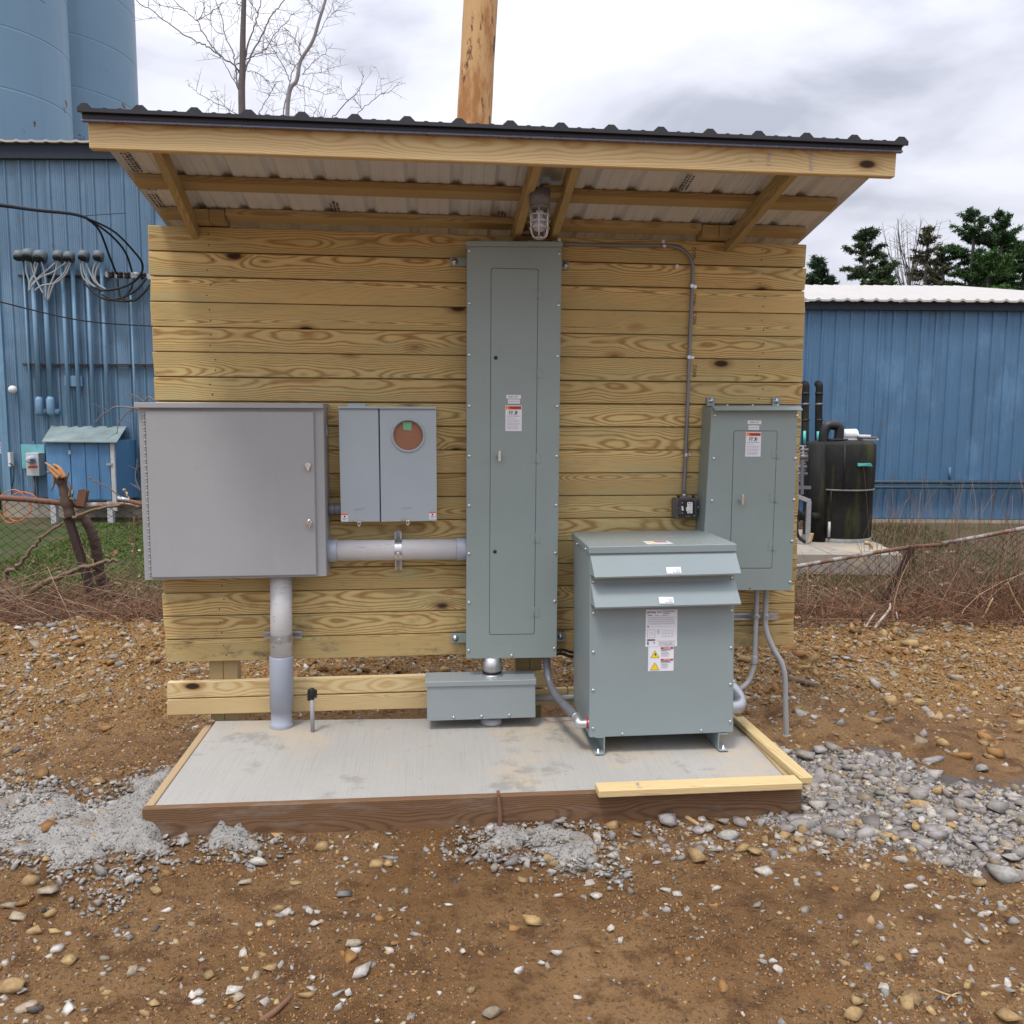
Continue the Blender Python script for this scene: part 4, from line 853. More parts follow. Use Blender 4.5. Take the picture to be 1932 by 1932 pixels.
# ---------------- smaller panel on the right
YS = -.180
sp_ = thing('small_panelboard', 'shorter grey-green electrical panel with a sloped rain hood, right end of the plank wall', 'electrical panel', onY(1415, 1114, -.09))
q = pq([(1343.5, 767), (1505, 767.5), (1493.5, 1114.2), (1322.5, 1113)], YS+.004); MB().quad(q, V(0, .17, 0)).build('enclosure', M_PANEL, sp_, .003)
pxbox([(1343, 767), (1505.5, 767.5), (1493.8, 1114.3), (1322, 1113)], YS, YS+.004).build('front_plate', M_PANEL, sp_, .0015)
hq = pq([(1344.8, 766.3), (1510.9, 766)], YS-.002)+pq([(1515.5, 773.6), (1348.9, 774)], YS-.045)
MB().quad(hq, V(0, .004, -.003)).build('rain_hood', M_PANEL, sp_, .0012)
hq2 = pq([(1343.5, 766.5), (1506, 766.3)], YS-.002); MB().hexa([hq2[0], hq2[1], hq2[1]+V(0, .175, .0), hq2[0]+V(0, .175, 0)], [p+V(0, 0, .004) for p in (hq2[0], hq2[1], hq2[1]+V(0, .175, 0), hq2[0]+V(0, .175, 0))]).build('top_plate', M_PANEL, sp_, .001)
for px in (1378, 1426, 1473): screw(sp_, onY(px, 766, YS-.002)+V(0, .05, .004), .006, (0, 0, 1))
for px, py in ((1341, 757.5), (1464.5, 758)):
    MB().quad(pq([(px-7.2, py-8), (px+7.2, py-8), (px+7.2, py+12), (px-7.2, py+12)], -.012), V(0, .011, 0)).build('mounting_ear', M_PANEL, sp_, .002); bolt(sp_, onY(px, py-1.5, -.012), .015)
sdq = [(1385, 813.3), (1466, 813.6), (1455.6, 1071.5), (1377.5, 1071.5)]
sd_ = door(sp_, sdq, YS, M_PANEL)
for py in (856, 939, 1030): hinge(sd_, float(np.interp(py, (813, 1071), (1466, 1455.6))), py, 8, 9, YS)
tlatch(sd_, 1397, 943.5, YS-.0016, 1.2)
for px, py in ((1349.5, 784), (1346.5, 865), (1343, 944.5), (1503.5, 784.5), (1500.5, 865), (1497.5, 943), (1494, 1021), (1490.5, 1098.5)): screw(sp_, onY(px, py, YS), .009)
MB().rings(onY(1414.7, 1110.2, YS), (0, -1, 0), [(.0004, .0045), (.0008, .0001)], 10).build('drain_hole', M_BLACK, sp_)
sticker(sp_, pq([(1410.4, 793.2), (1436.3, 793.4), (1436, 800.3), (1410.4, 800.2)], YS), (), [('PANEL "LDP"', .5, .5, .68, .42, M_INK, False)])
sticker(sp_, pq([(1412.2, 802.7), (1432.4, 802.9), (1432.2, 811), (1412, 810.8)], YS), (), [('208Y/120V 3PH 4W', .5, .5, .82, .26, M_INK, False)])
warning_label(sd_, pq([(1407.5, 815.2), (1436.2, 815.5), (1434.7, 861.6), (1405.8, 861.4)], YS-.0018))

# ---------------- conduits
def pipe(name, pts, r, mat, label, cat='conduit', group=None, n=14, smooth=0, thing_=None):
    P = spline(pts, smooth) if smooth else pts; m = MB().tube(P, r, n)
    if thing_ is not None: return m.build(name, mat, thing_)
    return tag(m.build(name, mat, None, origin=P[0]), label, cat, group)
def sleeve(par, a, b, r, mat, name='coupling', n=18): return MB().tube([a, lerp(a, b, .06), lerp(a, b, .94), b], [r*.97, r, r, r*.97], n).build(name, mat, par)
YPV = -.105
vp = thing('pvc_riser', 'thick off-white vertical PVC pipe from the wide cabinet down into the concrete', 'conduit', onY(531, 1386, YPV)); rv = 20.3/FPX*4.73
T, B_ = onY(530.3, 1085, YPV), onY(531.5, 1386, YPV); B_[2] = ZS-.02
def at_py(py): t = (py-1085)/(1386-1085); return onY(530.3+1.2*t, py, YPV)
pipe('pipe', [T, at_py(1250)], rv, M_PVCW, None, thing_=vp, n=24)
MB().tube([at_py(1237), at_py(1239), at_py(1337), at_py(1338.5), at_py(1360), at_py(1361), at_py(1365), at_py(1384), B_], [rv*1.06, rv*1.10, rv*1.08, rv*.97, rv*.97, rv*1.02, rv*1.09, rv*1.07, rv*1.05], 24).build('coupling', M_PVCB, vp)
c0 = at_py(1203); m = MB(); m.tube([c0-V(0, 0, .020), c0+V(0, 0, .020)], rv*1.04, 24, cap=False); m.box((c0[0]-.008, c0[1]-rv-.022, c0[2]-.008), (c0[0]+.008, c0[1]-rv, c0[2]+.008)); m.tube([c0+V(-.022, -rv-.012, 0), c0+V(.022, -rv-.012, 0)], .004, 6)
m.build('strap', M_GALV, vp)
def strut(par, a, b, hgt, name='strut', horiz=True, mat=None):   # slotted C-channel on the wall
    a, b = np.array(a, float), np.array(b, float); d = (b-a)/np.linalg.norm(b-a); u = np.cross(d, V(0, -1, 0)); m = MB(); h = hgt/2
    for s in (1, -1):
        m.bar(a+u*s*(h-.002)+V(0, -.02, 0), b+u*s*(h-.002)+V(0, -.02, 0), .004, .036, (0, 1, 0)) if False else m.hexa([a+u*s*h, b+u*s*h, b+u*s*(h-.004), a+u*s*(h-.004)], [p+V(0, -.036, 0) for p in (a+u*s*h, b+u*s*h, b+u*s*(h-.004), a+u*s*(h-.004))])
        m.hexa([p+V(0, -.0362, 0) for p in (a+u*s*h, b+u*s*h, b+u*s*(h-.010), a+u*s*(h-.010))], [p+V(0, -.0395, 0) for p in (a+u*s*h, b+u*s*h, b+u*s*(h-.010), a+u*s*(h-.010))])
    m.hexa([p for p in (a+u*(h-.0045), b+u*(h-.0045), b-u*(h-.0045), a-u*(h-.0045))], [p+V(0, -.003, 0) for p in (a+u*(h-.0045), b+u*(h-.0045), b-u*(h-.0045), a-u*(h-.0045))])
    return m.build(name, mat or M_GALV, par)
strut(vp, onY(500, 1195, -.001), onY(571, 1194, -.001), .041)
YH = -.100
hp = thing('pvc_crossover', 'thick scuffed white horizontal PVC pipe between the wide cabinet and the tall panel', 'conduit', onY(620, 1038.5, YH)); rh = 19.6/FPX*4.73
A, B_ = onY(616, 1039, YH), onY(881, 1036, YH)
pipe('pipe', [A, B_], rh, M_PVCW, None, thing_=hp, n=24)
sleeve(hp, onY(617, 1039, YH), onY(637.5, 1038.8, YH), rh*1.10, M_PVCB); sleeve(hp, onY(861.5, 1036.2, YH), onY(880, 1036, YH), rh*1.10, M_PVCB)
strut(hp, onY(751.5, 1001, -.001), onY(752.5, 1073, -.001), .040)
c0 = onY(752, 1037.4, YH); m = MB(); d = (B_-A)/np.linalg.norm(B_-A); m.tube([c0-d*.019, c0+d*.019], rh*1.045, 24, cap=False); m.box((c0[0]-.009, c0[1]-rh-.016, c0[2]-.028), (c0[0]+.009, c0[1]-rh+.004, c0[2]-.010)); m.tube([c0+V(0, -rh-.010, -.05), c0+V(0, -rh-.010, .0)], .004, 6); m.build('strap', M_ZINC, hp)
npp = thing('grey_nipple', 'short dark-grey pipe nipple joining the wide cabinet to the pale meter box', 'conduit', onY(631, 961, -.07)); a, b = onY(614, 961, -.07), onY(646, 960.5, -.07)
pipe('pipe', [a, b], 9.6/FPX*4.75, M_PVCD, None, thing_=npp, n=18); sleeve(npp, onY(621, 961, -.07), onY(631.5, 960.8, -.07), 11/FPX*4.75, M_PVCD); sleeve(npp, onY(632.3, 960.8, -.07), onY(643.5, 960.6, -.07), 11/FPX*4.75, M_PVCD)
st = thing('capped_stub', 'thin white stub pipe with a black taped cap rising from the pad', 'conduit', onZ(590, 1379, ZS)); b = onZ(590, 1379, ZS); t = b+V(0, 0, .225)
pipe('pipe', [b-V(0, 0, .02), t], .0115, M_PVCG, None, thing_=st)
m = MB(); m.tube([t-V(0, 0, .045), t+V(0, 0, .012), t+V(0, 0, .020)], [.0145, .0155, .011], 10); m.hexa([t+V(-.026, -.006, -.05), t+V(-.012, -.010, -.055), t+V(-.010, -.012, .012), t+V(-.024, -.006, .010)], [t+V(-.026, .010, -.048), t+V(-.012, .010, -.052), t+V(-.010, .010, .014), t+V(-.024, .010, .012)])
m.hexa([t+V(.010, -.010, -.028), t+V(.026, -.006, -.04), t+V(.028, -.004, .006), t+V(.010, -.012, .014)], [t+V(.010, .010, -.026), t+V(.026, .008, -.036), t+V(.028, .008, .006), t+V(.010, .010, .014)]); m.build('tape_cap', M_BLACK, st, .003)
# pipes above and below the wireway box
ny_ = -.13
nn = thing('panel_nipple', 'short galvanised pipe dropping from the tall panel into the wireway box', 'conduit', onY(928, 1282, ny_)); rn = 18.3/FPX*4.68
pipe('pipe', [onY(928, 1238, ny_), onY(928.5, 1275, ny_)], rn, M_GALV, None, thing_=nn, n=24)
sleeve(nn, onY(928.2, 1264, ny_), onY(928.2, 1269, ny_), rn*1.03, M_BLACK, 'gasket'); m = MB(); a, b = onY(928.3, 1269, ny_), onY(928.5, 1284, ny_); m.tube([a, lerp(a, b, .1), lerp(a, b, .85), b], [rn*1.1, rn*1.18, rn*1.22, rn*1.1], 24)
for k in range(8): t_ = k*math.pi/4; m.box((a[0]+rn*1.2*math.cos(t_)-.004, a[1]+rn*1.2*math.sin(t_)-.004, b[2]+.006), (a[0]+rn*1.2*math.cos(t_)+.004, a[1]+rn*1.2*math.sin(t_)+.004, a[2]-.006))
m.build('lock_ring', M_GALV, nn)
un = thing('stub_up', 'short white pipe stub rising from the pad into the wireway box', 'conduit', onY(927, 1372, ny_)); a = onY(927, 1352, ny_); b = V(a[0], a[1], ZS-.01); pipe('pipe', [a, b], .052, M_PVCB, None, thing_=un, n=24)
MB().rings(V(a[0], a[1], ZS-.002), (0, 0, 1), [(0, .062), (.010, .059), (.026, .056), (.027, .05)], 24).build('collar', M_GREYW, un)
# curved grey conduit from the tall panel into the transformer
TX = xl
ca = thing('sweep_conduit', 'dark grey conduit curving from the tall panel into the transformer side', 'conduit', onY(1031, 1242, -.10))
c_end = onP(1110, 1364, V(TX, 0, 0), V(1, 0, 0)); ye = c_end[1]
def yy(t): return -.10+(ye+.10)*t
P = [onY(1031, 1232, -.10), onY(1032, 1258, yy(.02)), onY(1037, 1288, yy(.12)), onY(1050, 1314, yy(.35)), onY(1068, 1334, yy(.65)), onY(1088, 1354, yy(.92))]
pipe('pipe', P, 7.8/FPX*4.6, M_PVCD, None, thing_=ca, smooth=8); 
sleeve(ca, P[4]*.75+P[3]*.25, P[5], 9/FPX*4.5, M_PVCD, 'coupling')
e0 = P[5]; E = spline([e0+(P[4]-e0)*.06, e0+(e0-P[4])*.10, c_end+V(-.045, 0, -.002), c_end+V(.004, 0, 0)], 6); MB().tube(E, [.024]*3+[.0235]*(len(E)-3), 14).build('connector_elbow', M_ZINC, ca)
MB().tube([E[1], E[3]], .0285, 8).build('gland_nut', M_ZINC, ca); MB().tube([c_end+V(-.014, 0, 0), c_end+V(-.004, 0, 0)], .0262, 14).build('gasket', M_RED, ca)
# horizontal conduit behind, black leads, thin red wire
pipe('grey_conduit', [onY(1006, 1318, -.022), onY(1120, 1314, -.022)], 5.2/FPX*4.8, M_PVCG, 'light grey conduit running level along the low rail behind the transformer')
m = MB(); a = onY(1048, 1229, -.02); m.tube(spline([onY(1044, 1236, -.05), onY(1058, 1233, -.05), onY(1075, 1238, -.04), onY(1095, 1240, -.02)], 5), .009, 8); m.tube(spline([onY(1044, 1229, -.05), onY(1060, 1226, -.05), onY(1080, 1231, -.04), onY(1095, 1232, -.02)], 5), .008, 8); tag(m.build('black_lead', M_CABLE, None, origin=a), 'pair of black leads hanging between the tall panel and the transformer', 'cable')
m = MB(); m.tube(spline([onZ(1026, 1356, ZS+.003), onZ(1034, 1360, ZS+.003), onZ(1046, 1361.5, ZS+.003), onZ(1062, 1360, ZS+.003), onZ(1082, 1358, ZS+.003)], 5), .0016, 5); tag(m.build('red_wire', M_RED, None, origin=onZ(1046, 1361.5, ZS)), 'thin red wire lying on the pad behind the transformer', 'wire')
# right side: two conduits below the small panel
rc_ = thing('bent_conduit', 'grey conduit from the small panel bending back behind the transformer', 'conduit', onY(1426, 1118, -.08)); r1 = 5.0/FPX*4.75
P = [onY(1428.5, 1110, -.08), onY(1426.5, 1160, -.08), onY(1423.5, 1240, -.08), onY(1420, 1265, -.08), onY(1412, 1285, -.085), onY(1400, 1297, -.10), onY(1386, 1303, -.12), onY(1365, 1306, -.14)]
pipe('pipe', P, r1, M_PVCG, None, thing_=rc_, smooth=7); sleeve(rc_, onY(1424, 1237, -.08), onY(1422.8, 1252.5, -.08), r1*1.22, M_PVCG)
sc2 = thing('swept_conduit', 'light grey conduit swept sideways from the small panel into the ground beside the pad', 'conduit', onY(1446, 1118, -.08))
P = [onY(1446.5, 1110, -.08), onY(1444, 1160, -.08), onY(1446, 1190, -.085), onY(1458, 1222, -.10), onY(1474, 1250, -.115), onY(1481, 1280, -.12), onY(1482, 1330, -.12), onY(1483.5, 1385, -.12)]
gnd = P[-1].copy(); gnd[2] = gz(gnd[0], gnd[1])-.05; P.append(gnd)
pipe('pipe', P, r1*1.06, M_PVCG, None, thing_=sc2, smooth=7); sleeve(sc2, onY(1483, 1386, -.12), onY(1483.8, 1402, -.12), r1*1.28, M_PVCG)
rs = thing('wall_strut', 'short galvanised channel holding the two conduits below the small panel', 'channel', onY(1425, 1160, 0)); strut(rs, onY(1376, 1160.5, -.001), onY(1463.5, 1160, -.001), .041).name = 'channel'
for px in (1426.5, 1444):
    c0 = onY(px, 1161, -.08); MB().tube([c0-V(0, 0, .013), c0+V(0, 0, .013)], r1*1.25, 14, cap=False).box((c0[0]-.005, c0[1]-r1-.018, c0[2]-.005), (c0[0]+.012, c0[1]-r1, c0[2]+.006)).build('conduit_strap', M_ZINC, rs)
# metal elbow out of the transformer's right side
xr = bq[2][0]; el = thing('metal_elbow', 'fat silver metal elbow leaving the right side of the transformer', 'conduit', onP(1384, 1338, V(xr, 0, 0), V(1, 0, 0)))
s0 = onY(1383, 1334.5, YT+.16); re_ = 18/FPX*4.5*.78
P = [V(xr-.005, s0[1], s0[2]), V(xr+.045, s0[1], s0[2]), V(xr+.085, s0[1]+.012, s0[2]+.004), V(xr+.105, s0[1]+.055, s0[2]+.02), V(xr+.098, s0[1]+.10, s0[2]+.05), V(xr+.075, s0[1]+.13, s0[2]+.08)]
MB().tube(spline(P, 6), re_, 18).build('elbow', plain('cast_fitting', (.44, .45, .47), .38, .6, .12, 20), el)
d = (P[-1]-P[-2]); d /= np.linalg.norm(d); MB().tube([P[-1]-d*.012, P[-1]+d*.022], re_*1.16, 12).build('lock_ring', M_ZINC, el); MB().tube([P[-1], P[-1]+d*.22], re_*.9, 18).build('pipe', M_PVCD, el)

# ---------------- lamp, thin conduit, outlet box
lp = thing('cage_lamp', 'grey jelly-jar lamp in a wire cage hanging under the roof above the tall panel', 'lamp', LB)
ylamp = LB[1]-.085; kx = LB[0]-.012; zb0 = LB[2]; k = 1.0
# lamp scale from its sight lines
ztop = onY(1018, 366, ylamp)[2]; zbot = onY(1019, 452, ylamp)[2]; kx = onY(1018, 400, ylamp)[0]; R0 = 19.6/FPX*(ylamp-CAM[1]); Ht = ztop-zbot
MB().rings((kx, ylamp, ztop+.02), (0, 0, -1), [(0, .0001), (0, R0), (.02+Ht*.25, R0*.99), (.02+Ht*.26, R0*.9), (.02+Ht*.27, R0*.98), (.02+Ht*.33, R0*.97), (.02+Ht*.335, R0*.8), (.02+Ht*.37, R0*.78), (.02+Ht*.38, .0001)], 8 if False else 28).build('lamp_base', M_FIXT, lp)
MB().rings((kx+.004, ylamp-R0*.99, ztop-Ht*.10), (0, -1, 0), [(0, R0*.24), (.004, R0*.22), (.004, R0*.14), (.002, .0001)], 14).build('plug', M_FIXT, lp)
MB().rings((kx, ylamp, ztop-Ht*.36), (0, 0, -1), [(0, R0*.70), (Ht*.25, R0*.72), (Ht*.40, R0*.68), (Ht*.50, R0*.52), (Ht*.56, R0*.28), (Ht*.575, .0001)], 24).build('glass_jar', M_GLASS, lp)
MB().rings((kx, ylamp, ztop-Ht*.37), (0, 0, -1), [(0, R0*.28), (Ht*.10, R0*.28), (Ht*.12, R0*.22), (Ht*.20, R0*.36), (Ht*.30, R0*.50), (Ht*.37, R0*.48), (Ht*.43, R0*.30), (Ht*.445, .0001)], 20).build('bulb', M_BULB, lp)
m = MB(); rw = .0042
for k in range(6):
    a = k*math.pi/3+.35; ca_, sa_ = math.cos(a), math.sin(a)
    m.tube([V(kx+ca_*R0*f, ylamp+sa_*R0*f, ztop-Ht*h) for f, h in ((.90, .30), (.90, .55), (.86, .83), (.74, .91), (.42, .965))], rw, 6)
for h, f in ((.47, .93), (.61, .93), (.75, .92), (.965, .40)): m.tube([V(kx+math.cos(t)*R0*f, ylamp+math.sin(t)*R0*f, ztop-Ht*h) for t in np.linspace(0, 2*math.pi, 25)], rw, 6)
m.build('wire_cage', M_CAGE, lp)
ec = thing('thin_conduit', 'thin grey metal conduit along the wall top bending down to the outlet box', 'conduit', onY(1062, 460, -.02)); rE = 3.4/FPX*4.8
P = [onY(1040, 459.5, -.022), onY(1150, 462.5, -.02), onY(1252, 463.5, -.02), onY(1276, 466, -.02), onY(1294, 476, -.02), onY(1304.5, 494, -.02), onY(1306.5, 520, -.02), onY(1301.5, 640, -.02), onY(1296, 800, -.02), onY(1290, 937, -.02)]
pipe('pipe', P, rE, M_EMT, None, thing_=ec, smooth=6)
for px, py, hz in ((1056, 460, 1), (1252.5, 463.5, 1), (1305, 540, 0), (1300, 674, 0), (1295, 858, 0)):
    c0 = onY(px, py, -.02); v = V(1, 0, 0) if hz else V(0, 0, 1); u = V(0, 0, 1) if hz else V(1, 0, 0); m = MB(); m.tube([c0-v*.009, c0+v*.009], rE*1.35, 10, cap=False); m.bar(c0+u*.004+V(0, .016, 0), c0+u*.034+V(0, .016, 0), .018, .003, (0, 1, 0)); m.build('clip', M_ZINC, ec)
ob = thing('outlet_box', 'small weatherproof outlet box with a smoky cover, white socket and switch inside', 'outlet', onY(1294, 958, -.03))
yo = -.075; f = 140/1932*.6457; X0, Y0 = 1940*.6457, 1420*.6457
Z_ = lambda x, y: (X0+x*f, Y0+y*f)
pxbox([Z_(400, 500), Z_(1340, 500), Z_(1350, 1290), Z_(400, 1270)], -.055, -.002).build('back_box', M_FIXT, ob, .006, seg=2)
pxbox([Z_(500, 450), Z_(1310, 440), Z_(1340, 1250), Z_(480, 1310)], -.066, -.056).build('cover_frame', M_GALV if False else M_FIXT, ob, .004)
cv = pxbox([Z_(560, 520), Z_(1290, 520), Z_(1290, 1250), Z_(540, 1260)], yo-.02, -.0665).build('cover', M_BRONZE, ob, .012, seg=3)
pxbox([Z_(690, 610), Z_(1250, 610), Z_(1250, 1230), Z_(690, 1240)], yo-.0215, yo-.0205).build('window', M_BLACK, cv)
so_ = pxbox([Z_(940, 650), Z_(1160, 650), Z_(1155, 1105), Z_(940, 1105)], yo-.025, yo-.022).build('socket', M_WHITE, ob, .001)
m = MB()
for (x0, y0, x1, y1) in ((970, 690, 1010, 725), (1075, 690, 1100, 725), (1030, 770, 1060, 805), (975, 995, 1020, 1020), (1065, 995, 1105, 1020), (1025, 1050, 1055, 1085)): m.quad(pq([Z_(x0, y0), Z_(x1, y0), Z_(x1, y1), Z_(x0, y1)], yo-.0256), V(0, .0005, 0))
m.build('socket_slots', M_INK, ob)
pxbox([Z_(895, 860), Z_(945, 860), Z_(945, 1010), Z_(895, 1000)], yo-.024, yo-.022).build('sticker', M_WHITE, ob); pxbox([Z_(705, 815), Z_(775, 815), Z_(800, 985), Z_(730, 1000)], yo-.026, yo-.022).build('switch_lever', M_WHITE, ob, .001)
for x, y in ((600, 430), (1200, 430)): pxbox([Z_(x-50, y-35), Z_(x+55, y-35), Z_(x+45, y+50), Z_(x-45, y+50)], -.074, -.055).build('cover_hinge', M_BLACK, ob, .003)
for x, y in ((735, 680), (735, 1095), (1215, 1200)): screw(ob, onY(*Z_(x, y), yo-.0215), .0035)
pxbox([Z_(880, 1210), Z_(1080, 1205), Z_(1075, 1250), Z_(880, 1255)], yo-.026, yo-.02).build('clasp', M_FIXT, ob, .002)
sleeve(ob, onY(*Z_(815, 310), -.02), onY(*Z_(815, 440), -.02), rE*1.5, M_GALV, 'hub'); sleeve(ob, onY(*Z_(1340, 870), -.03), onY(*Z_(1540, 880), -.03), .010, M_ZINC, 'side_connector')
c0 = onY(1277, 503, -.001); m = MB(); m.rings(c0+V(0, 0, 0), (0, -1, 0), [(0, .012), (.006, .013), (.009, .009), (.0092, .0001)], 12); tag(m.build('white_plug', M_WHITE, None, origin=c0), 'small white plastic plug in a knot near the wall top right', 'plug')

# ================================================================== BUILDINGS BEHIND
RH = V(math.cos(YAW), -math.sin(YAW), 0)
def BW(u, v, z): return V(CAM[0], CAM[1], 0)+RH*u+FH*v+V(0, 0, z)      # u right, v away, z up, square to the long sheds
def uz(px, py, v): p = onF(px, py, v); return float((p-CAM)@RH), float(p[2])
def bbox(m, u0, u1, v0, v1, z0, z1): return m.hexa([BW(u0, v0, z0), BW(u1, v0, z0), BW(u1, v0, z1), BW(u0, v0, z1)], [BW(u0, v1, z0), BW(u1, v1, z0), BW(u1, v1, z1), BW(u0, v1, z1)])
DB = 13.7; RIB = .2286
def cladding(parent, u0, u1, v, z0, z1, mat, label=None):
    n = int(math.ceil((u1-u0)/(RIB*4)))
    for k in range(n):
        a = u0+k*RIB*4; b = min(a+RIB*4, u1); P = [(a, 0)]; x = a
        j = 0
        while a+j*RIB < b-.02:
            c = a+j*RIB+.045; P += [(c-.026, 0), (c-.012, .024), (c+.012, .024), (c+.026, 0)]
            for t in (.42, .56, .70, .84): P += [(c+RIB*t-.008, 0), (c+RIB*t-.003, .004), (c+RIB*t+.003, .004), (c+RIB*t+.008, 0)]
            j += 1
        P = [p for p in P if p[0] <= b]+[(b, 0)]; N = len(P); lap = .003*(k % 2)
        vs = [BW(x, v-h-lap, z) for z in (z0, z1) for x, h in P]+[BW(x, v+.03, z) for z in (z0, z1) for x in (a, b)]
        fs = [(i, i+1, N+i+1, N+i) for i in range(N-1)]+[(2*N, 2*N+2, 2*N+3, 2*N+1), (0, N, 2*N+2, 2*N), (N-1, 2*N+1, 2*N+3, 2*N-1)]
        m = MB().add(vs, fs); o = m.build('wall_panel', mat, parent)
uL, zLb = uz(12, 938, DB); zLt = uz(100, 300, DB)[1]; zg = .2
uLend = uz(760, 500, DB)[0]
lb_ = thing('tall_blue_building', 'tall blue ribbed-metal building behind the left end of the shelter', 'building', BW((uL+uLend)/2, DB+3, zg))
cladding(lb_, uL, uLend, DB, zLb, zLt, M_BLUE)
m = MB(); bbox(m, uL-.02, uL+.10, DB-.035, DB+.08, zLb-.02, zLt); m.build('corner_trim', M_BCOND, lb_)
m = MB(); bbox(m, uL+.02, uLend, DB+.04, DB+8, zLb-.8, zLt-.02); m.build('wall_core', M_BLUE, lb_)
m = MB(); bbox(m, uL-.04, uLend, DB-.04, DB+8.1, zLb-.75, zLb-.03); m.build('foundation', M_FOUND, lb_)
m = MB(); bbox(m, uL-.05, uLend, DB-.10, DB-.03, zLt-.02, zLt+.20); m.build('eave_trim', M_DARKTRIM, lb_)
def wavyroof(parent, u0, u1, v0, v1, z, rise, mat, amp=.018):
    us = np.arange(u0, u1, RIB/4); m = MB(); top = []; low = []
    for i, u in enumerate(us):
        h = amp if i % 4 == 0 else 0; top.append((BW(u, v0, z+.03+h), BW(u, v1, z+.03+h+rise))); low.append((BW(u, v0, z+h*.8), BW(u, v1, z+rise)))
    vs = [p for t in top for p in t]+[p for t in low for p in t]; n = len(us); o = 2*n
    m.add(vs, [(2*i, 2*i+2, 2*i+3, 2*i+1) for i in range(n-1)]+[(o+2*i, o+2*i+1, o+2*i+3, o+2*i+2) for i in range(n-1)]+[(2*i, o+2*i, o+2*i+2, 2*i+2) for i in range(n-1)]); return m.build('roof', mat, parent)
wavyroof(lb_, uL-.12, uLend, DB-.16, DB+8.2, zLt+.20, .25, M_WROOF)
# right building
uR0 = uz(850, 700, DB+.2)[0]; uR1 = uz(2150, 700, DB)[0]; zRb, zRt = uz(1750, 981, DB)[1], uz(1750, 583, DB)[1]
rb = thing('low_blue_building', 'long low blue ribbed-metal building with a white roof, right background', 'building', BW((uR0+uR1)/2, DB+3, zg))
cladding(rb, uR0, uR1, DB+.2, zRb, zRt, M_BLUE2)
m = MB(); bbox(m, uR0, uR1-.02, DB+.24, DB+9, zRb-.5, zRt-.02); m.build('wall_core', M_BLUE2, rb)
m = MB(); bbox(m, uR0-.02, uR1+.02, DB+.17, DB+9.1, zRb-.5, zRb-.012); m.build('foundation', M_FOUND, rb)
m = MB(); bbox(m, uR0, uR1, DB+.10, DB+.165, zRt-.005, zRt+.115); m.build('eave_trim', M_DARKTRIM, rb)
wavyroof(rb, uR0-.1, uR1+.1, DB+.02, DB+6.2, zRt+.113, 1.16, M_WROOF, .03)
for py, r in ((909.5, .034), (919.5, .026)):
    a, b = onF(1300, py-1, DB+.08), onF(2150, py+1, DB+.08); tag(MB().tube([a, b], r, 10).build('wall_pipe', plain('dark_blue_pipe', (.030, .060, .090), .5), None, origin=a), 'upper of two blue-grey pipes running level along the low building' if py < 912 else 'lower of two blue-grey pipes running level along the low building', 'pipe', 'level pipes on the low blue building')
a, b = onF(1792, 882, DB+.12), onF(1792, 907, DB+.12); tag(MB().tube([a, b], .022, 8).build('pipe_stub', M_BLUE2, None, origin=b), 'short upright blue stub standing on the level pipes', 'pipe')

# ---------------- electrical service on the tall building
D0 = DB-.03
def vpipe(px, py0, py1, r, lab, head=None, lbfit=False, off=.06):
    # px measured at py 677; plumb in the world
    p = onF(px, 677, D0-off); top = onF(px, py0, D0-off); bot = onF(px, py1, D0-off); z0, z1 = bot[2], top[2]
    t = thing('blue_conduit', lab, 'conduit', V(p[0], p[1], z0), 'blue conduits on the tall building'); 
    MB().tube([V(p[0], p[1], z0), V(p[0], p[1], z1)], r, 10).build('pipe', M_BCOND, t)
    if head:
        m = MB(); c = V(p[0], p[1], z1); rh_ = max(r, .03); m.tube([c, c+V(0, -.015, .05), c+V(0, -.06, .10), c+V(0, -.13, .085), c+V(0, -.17, .025)], [r*1.1, rh_*1.8, rh_*2.4, rh_*2.5, rh_*2.2], 12); m.build('weatherhead', plain('weathered_hood', (.13, .155, .17), .6), t)
        MB().tube([c+V(0, -.171, .024), c+V(0, -.178, .012)], rh_*1.95, 10).build('hood_mouth', M_BLACK, t)
    if lbfit:
        c = V(p[0], p[1], z0); m = MB(); m.tube([c+V(0, -.01, .02), c+V(0, -.02, -.02), c+V(0, -.02, -.22), c+V(0, -.01, -.26)], [r*1.15, r*1.55, r*1.55, r*1.2], 12); m.tube([c+V(.0, .0, -.20), c+V(.10, .05, -.21)], r*1.2, 10); m.build('conduit_body', M_BCOND, t)
    return V(p[0], p[1], z1)
H = []
H.append(vpipe(53.5, 494, 832, .014, 'thinnest blue conduit, leftmost in the row, dropping to the meter', 1))
H.append(vpipe(70.6, 493, 752, .038, 'thick blue conduit ending in an elbow fitting, left of its twin', 1, True))
H.append(vpipe(92, 496, 752, .040, 'thick blue conduit ending in an elbow fitting, right of its twin', 1, True))
H.append(vpipe(125.6, 494, 811, .030, 'first blue conduit from the left entering the sloped cabinet roof', 1))
H.append(vpipe(145, 496, 811, .031, 'second blue conduit from the left entering the sloped cabinet roof', 1))
H.append(vpipe(172.4, 494, 811, .031, 'third blue conduit from the left entering the sloped cabinet roof', 1))
H.append(vpipe(199.5, 494, 811, .030, 'fourth blue conduit from the left entering the sloped cabinet roof', 1))
vpipe(251.5, 540, 900, .017, 'lone thin blue conduit nearest the plank wall')
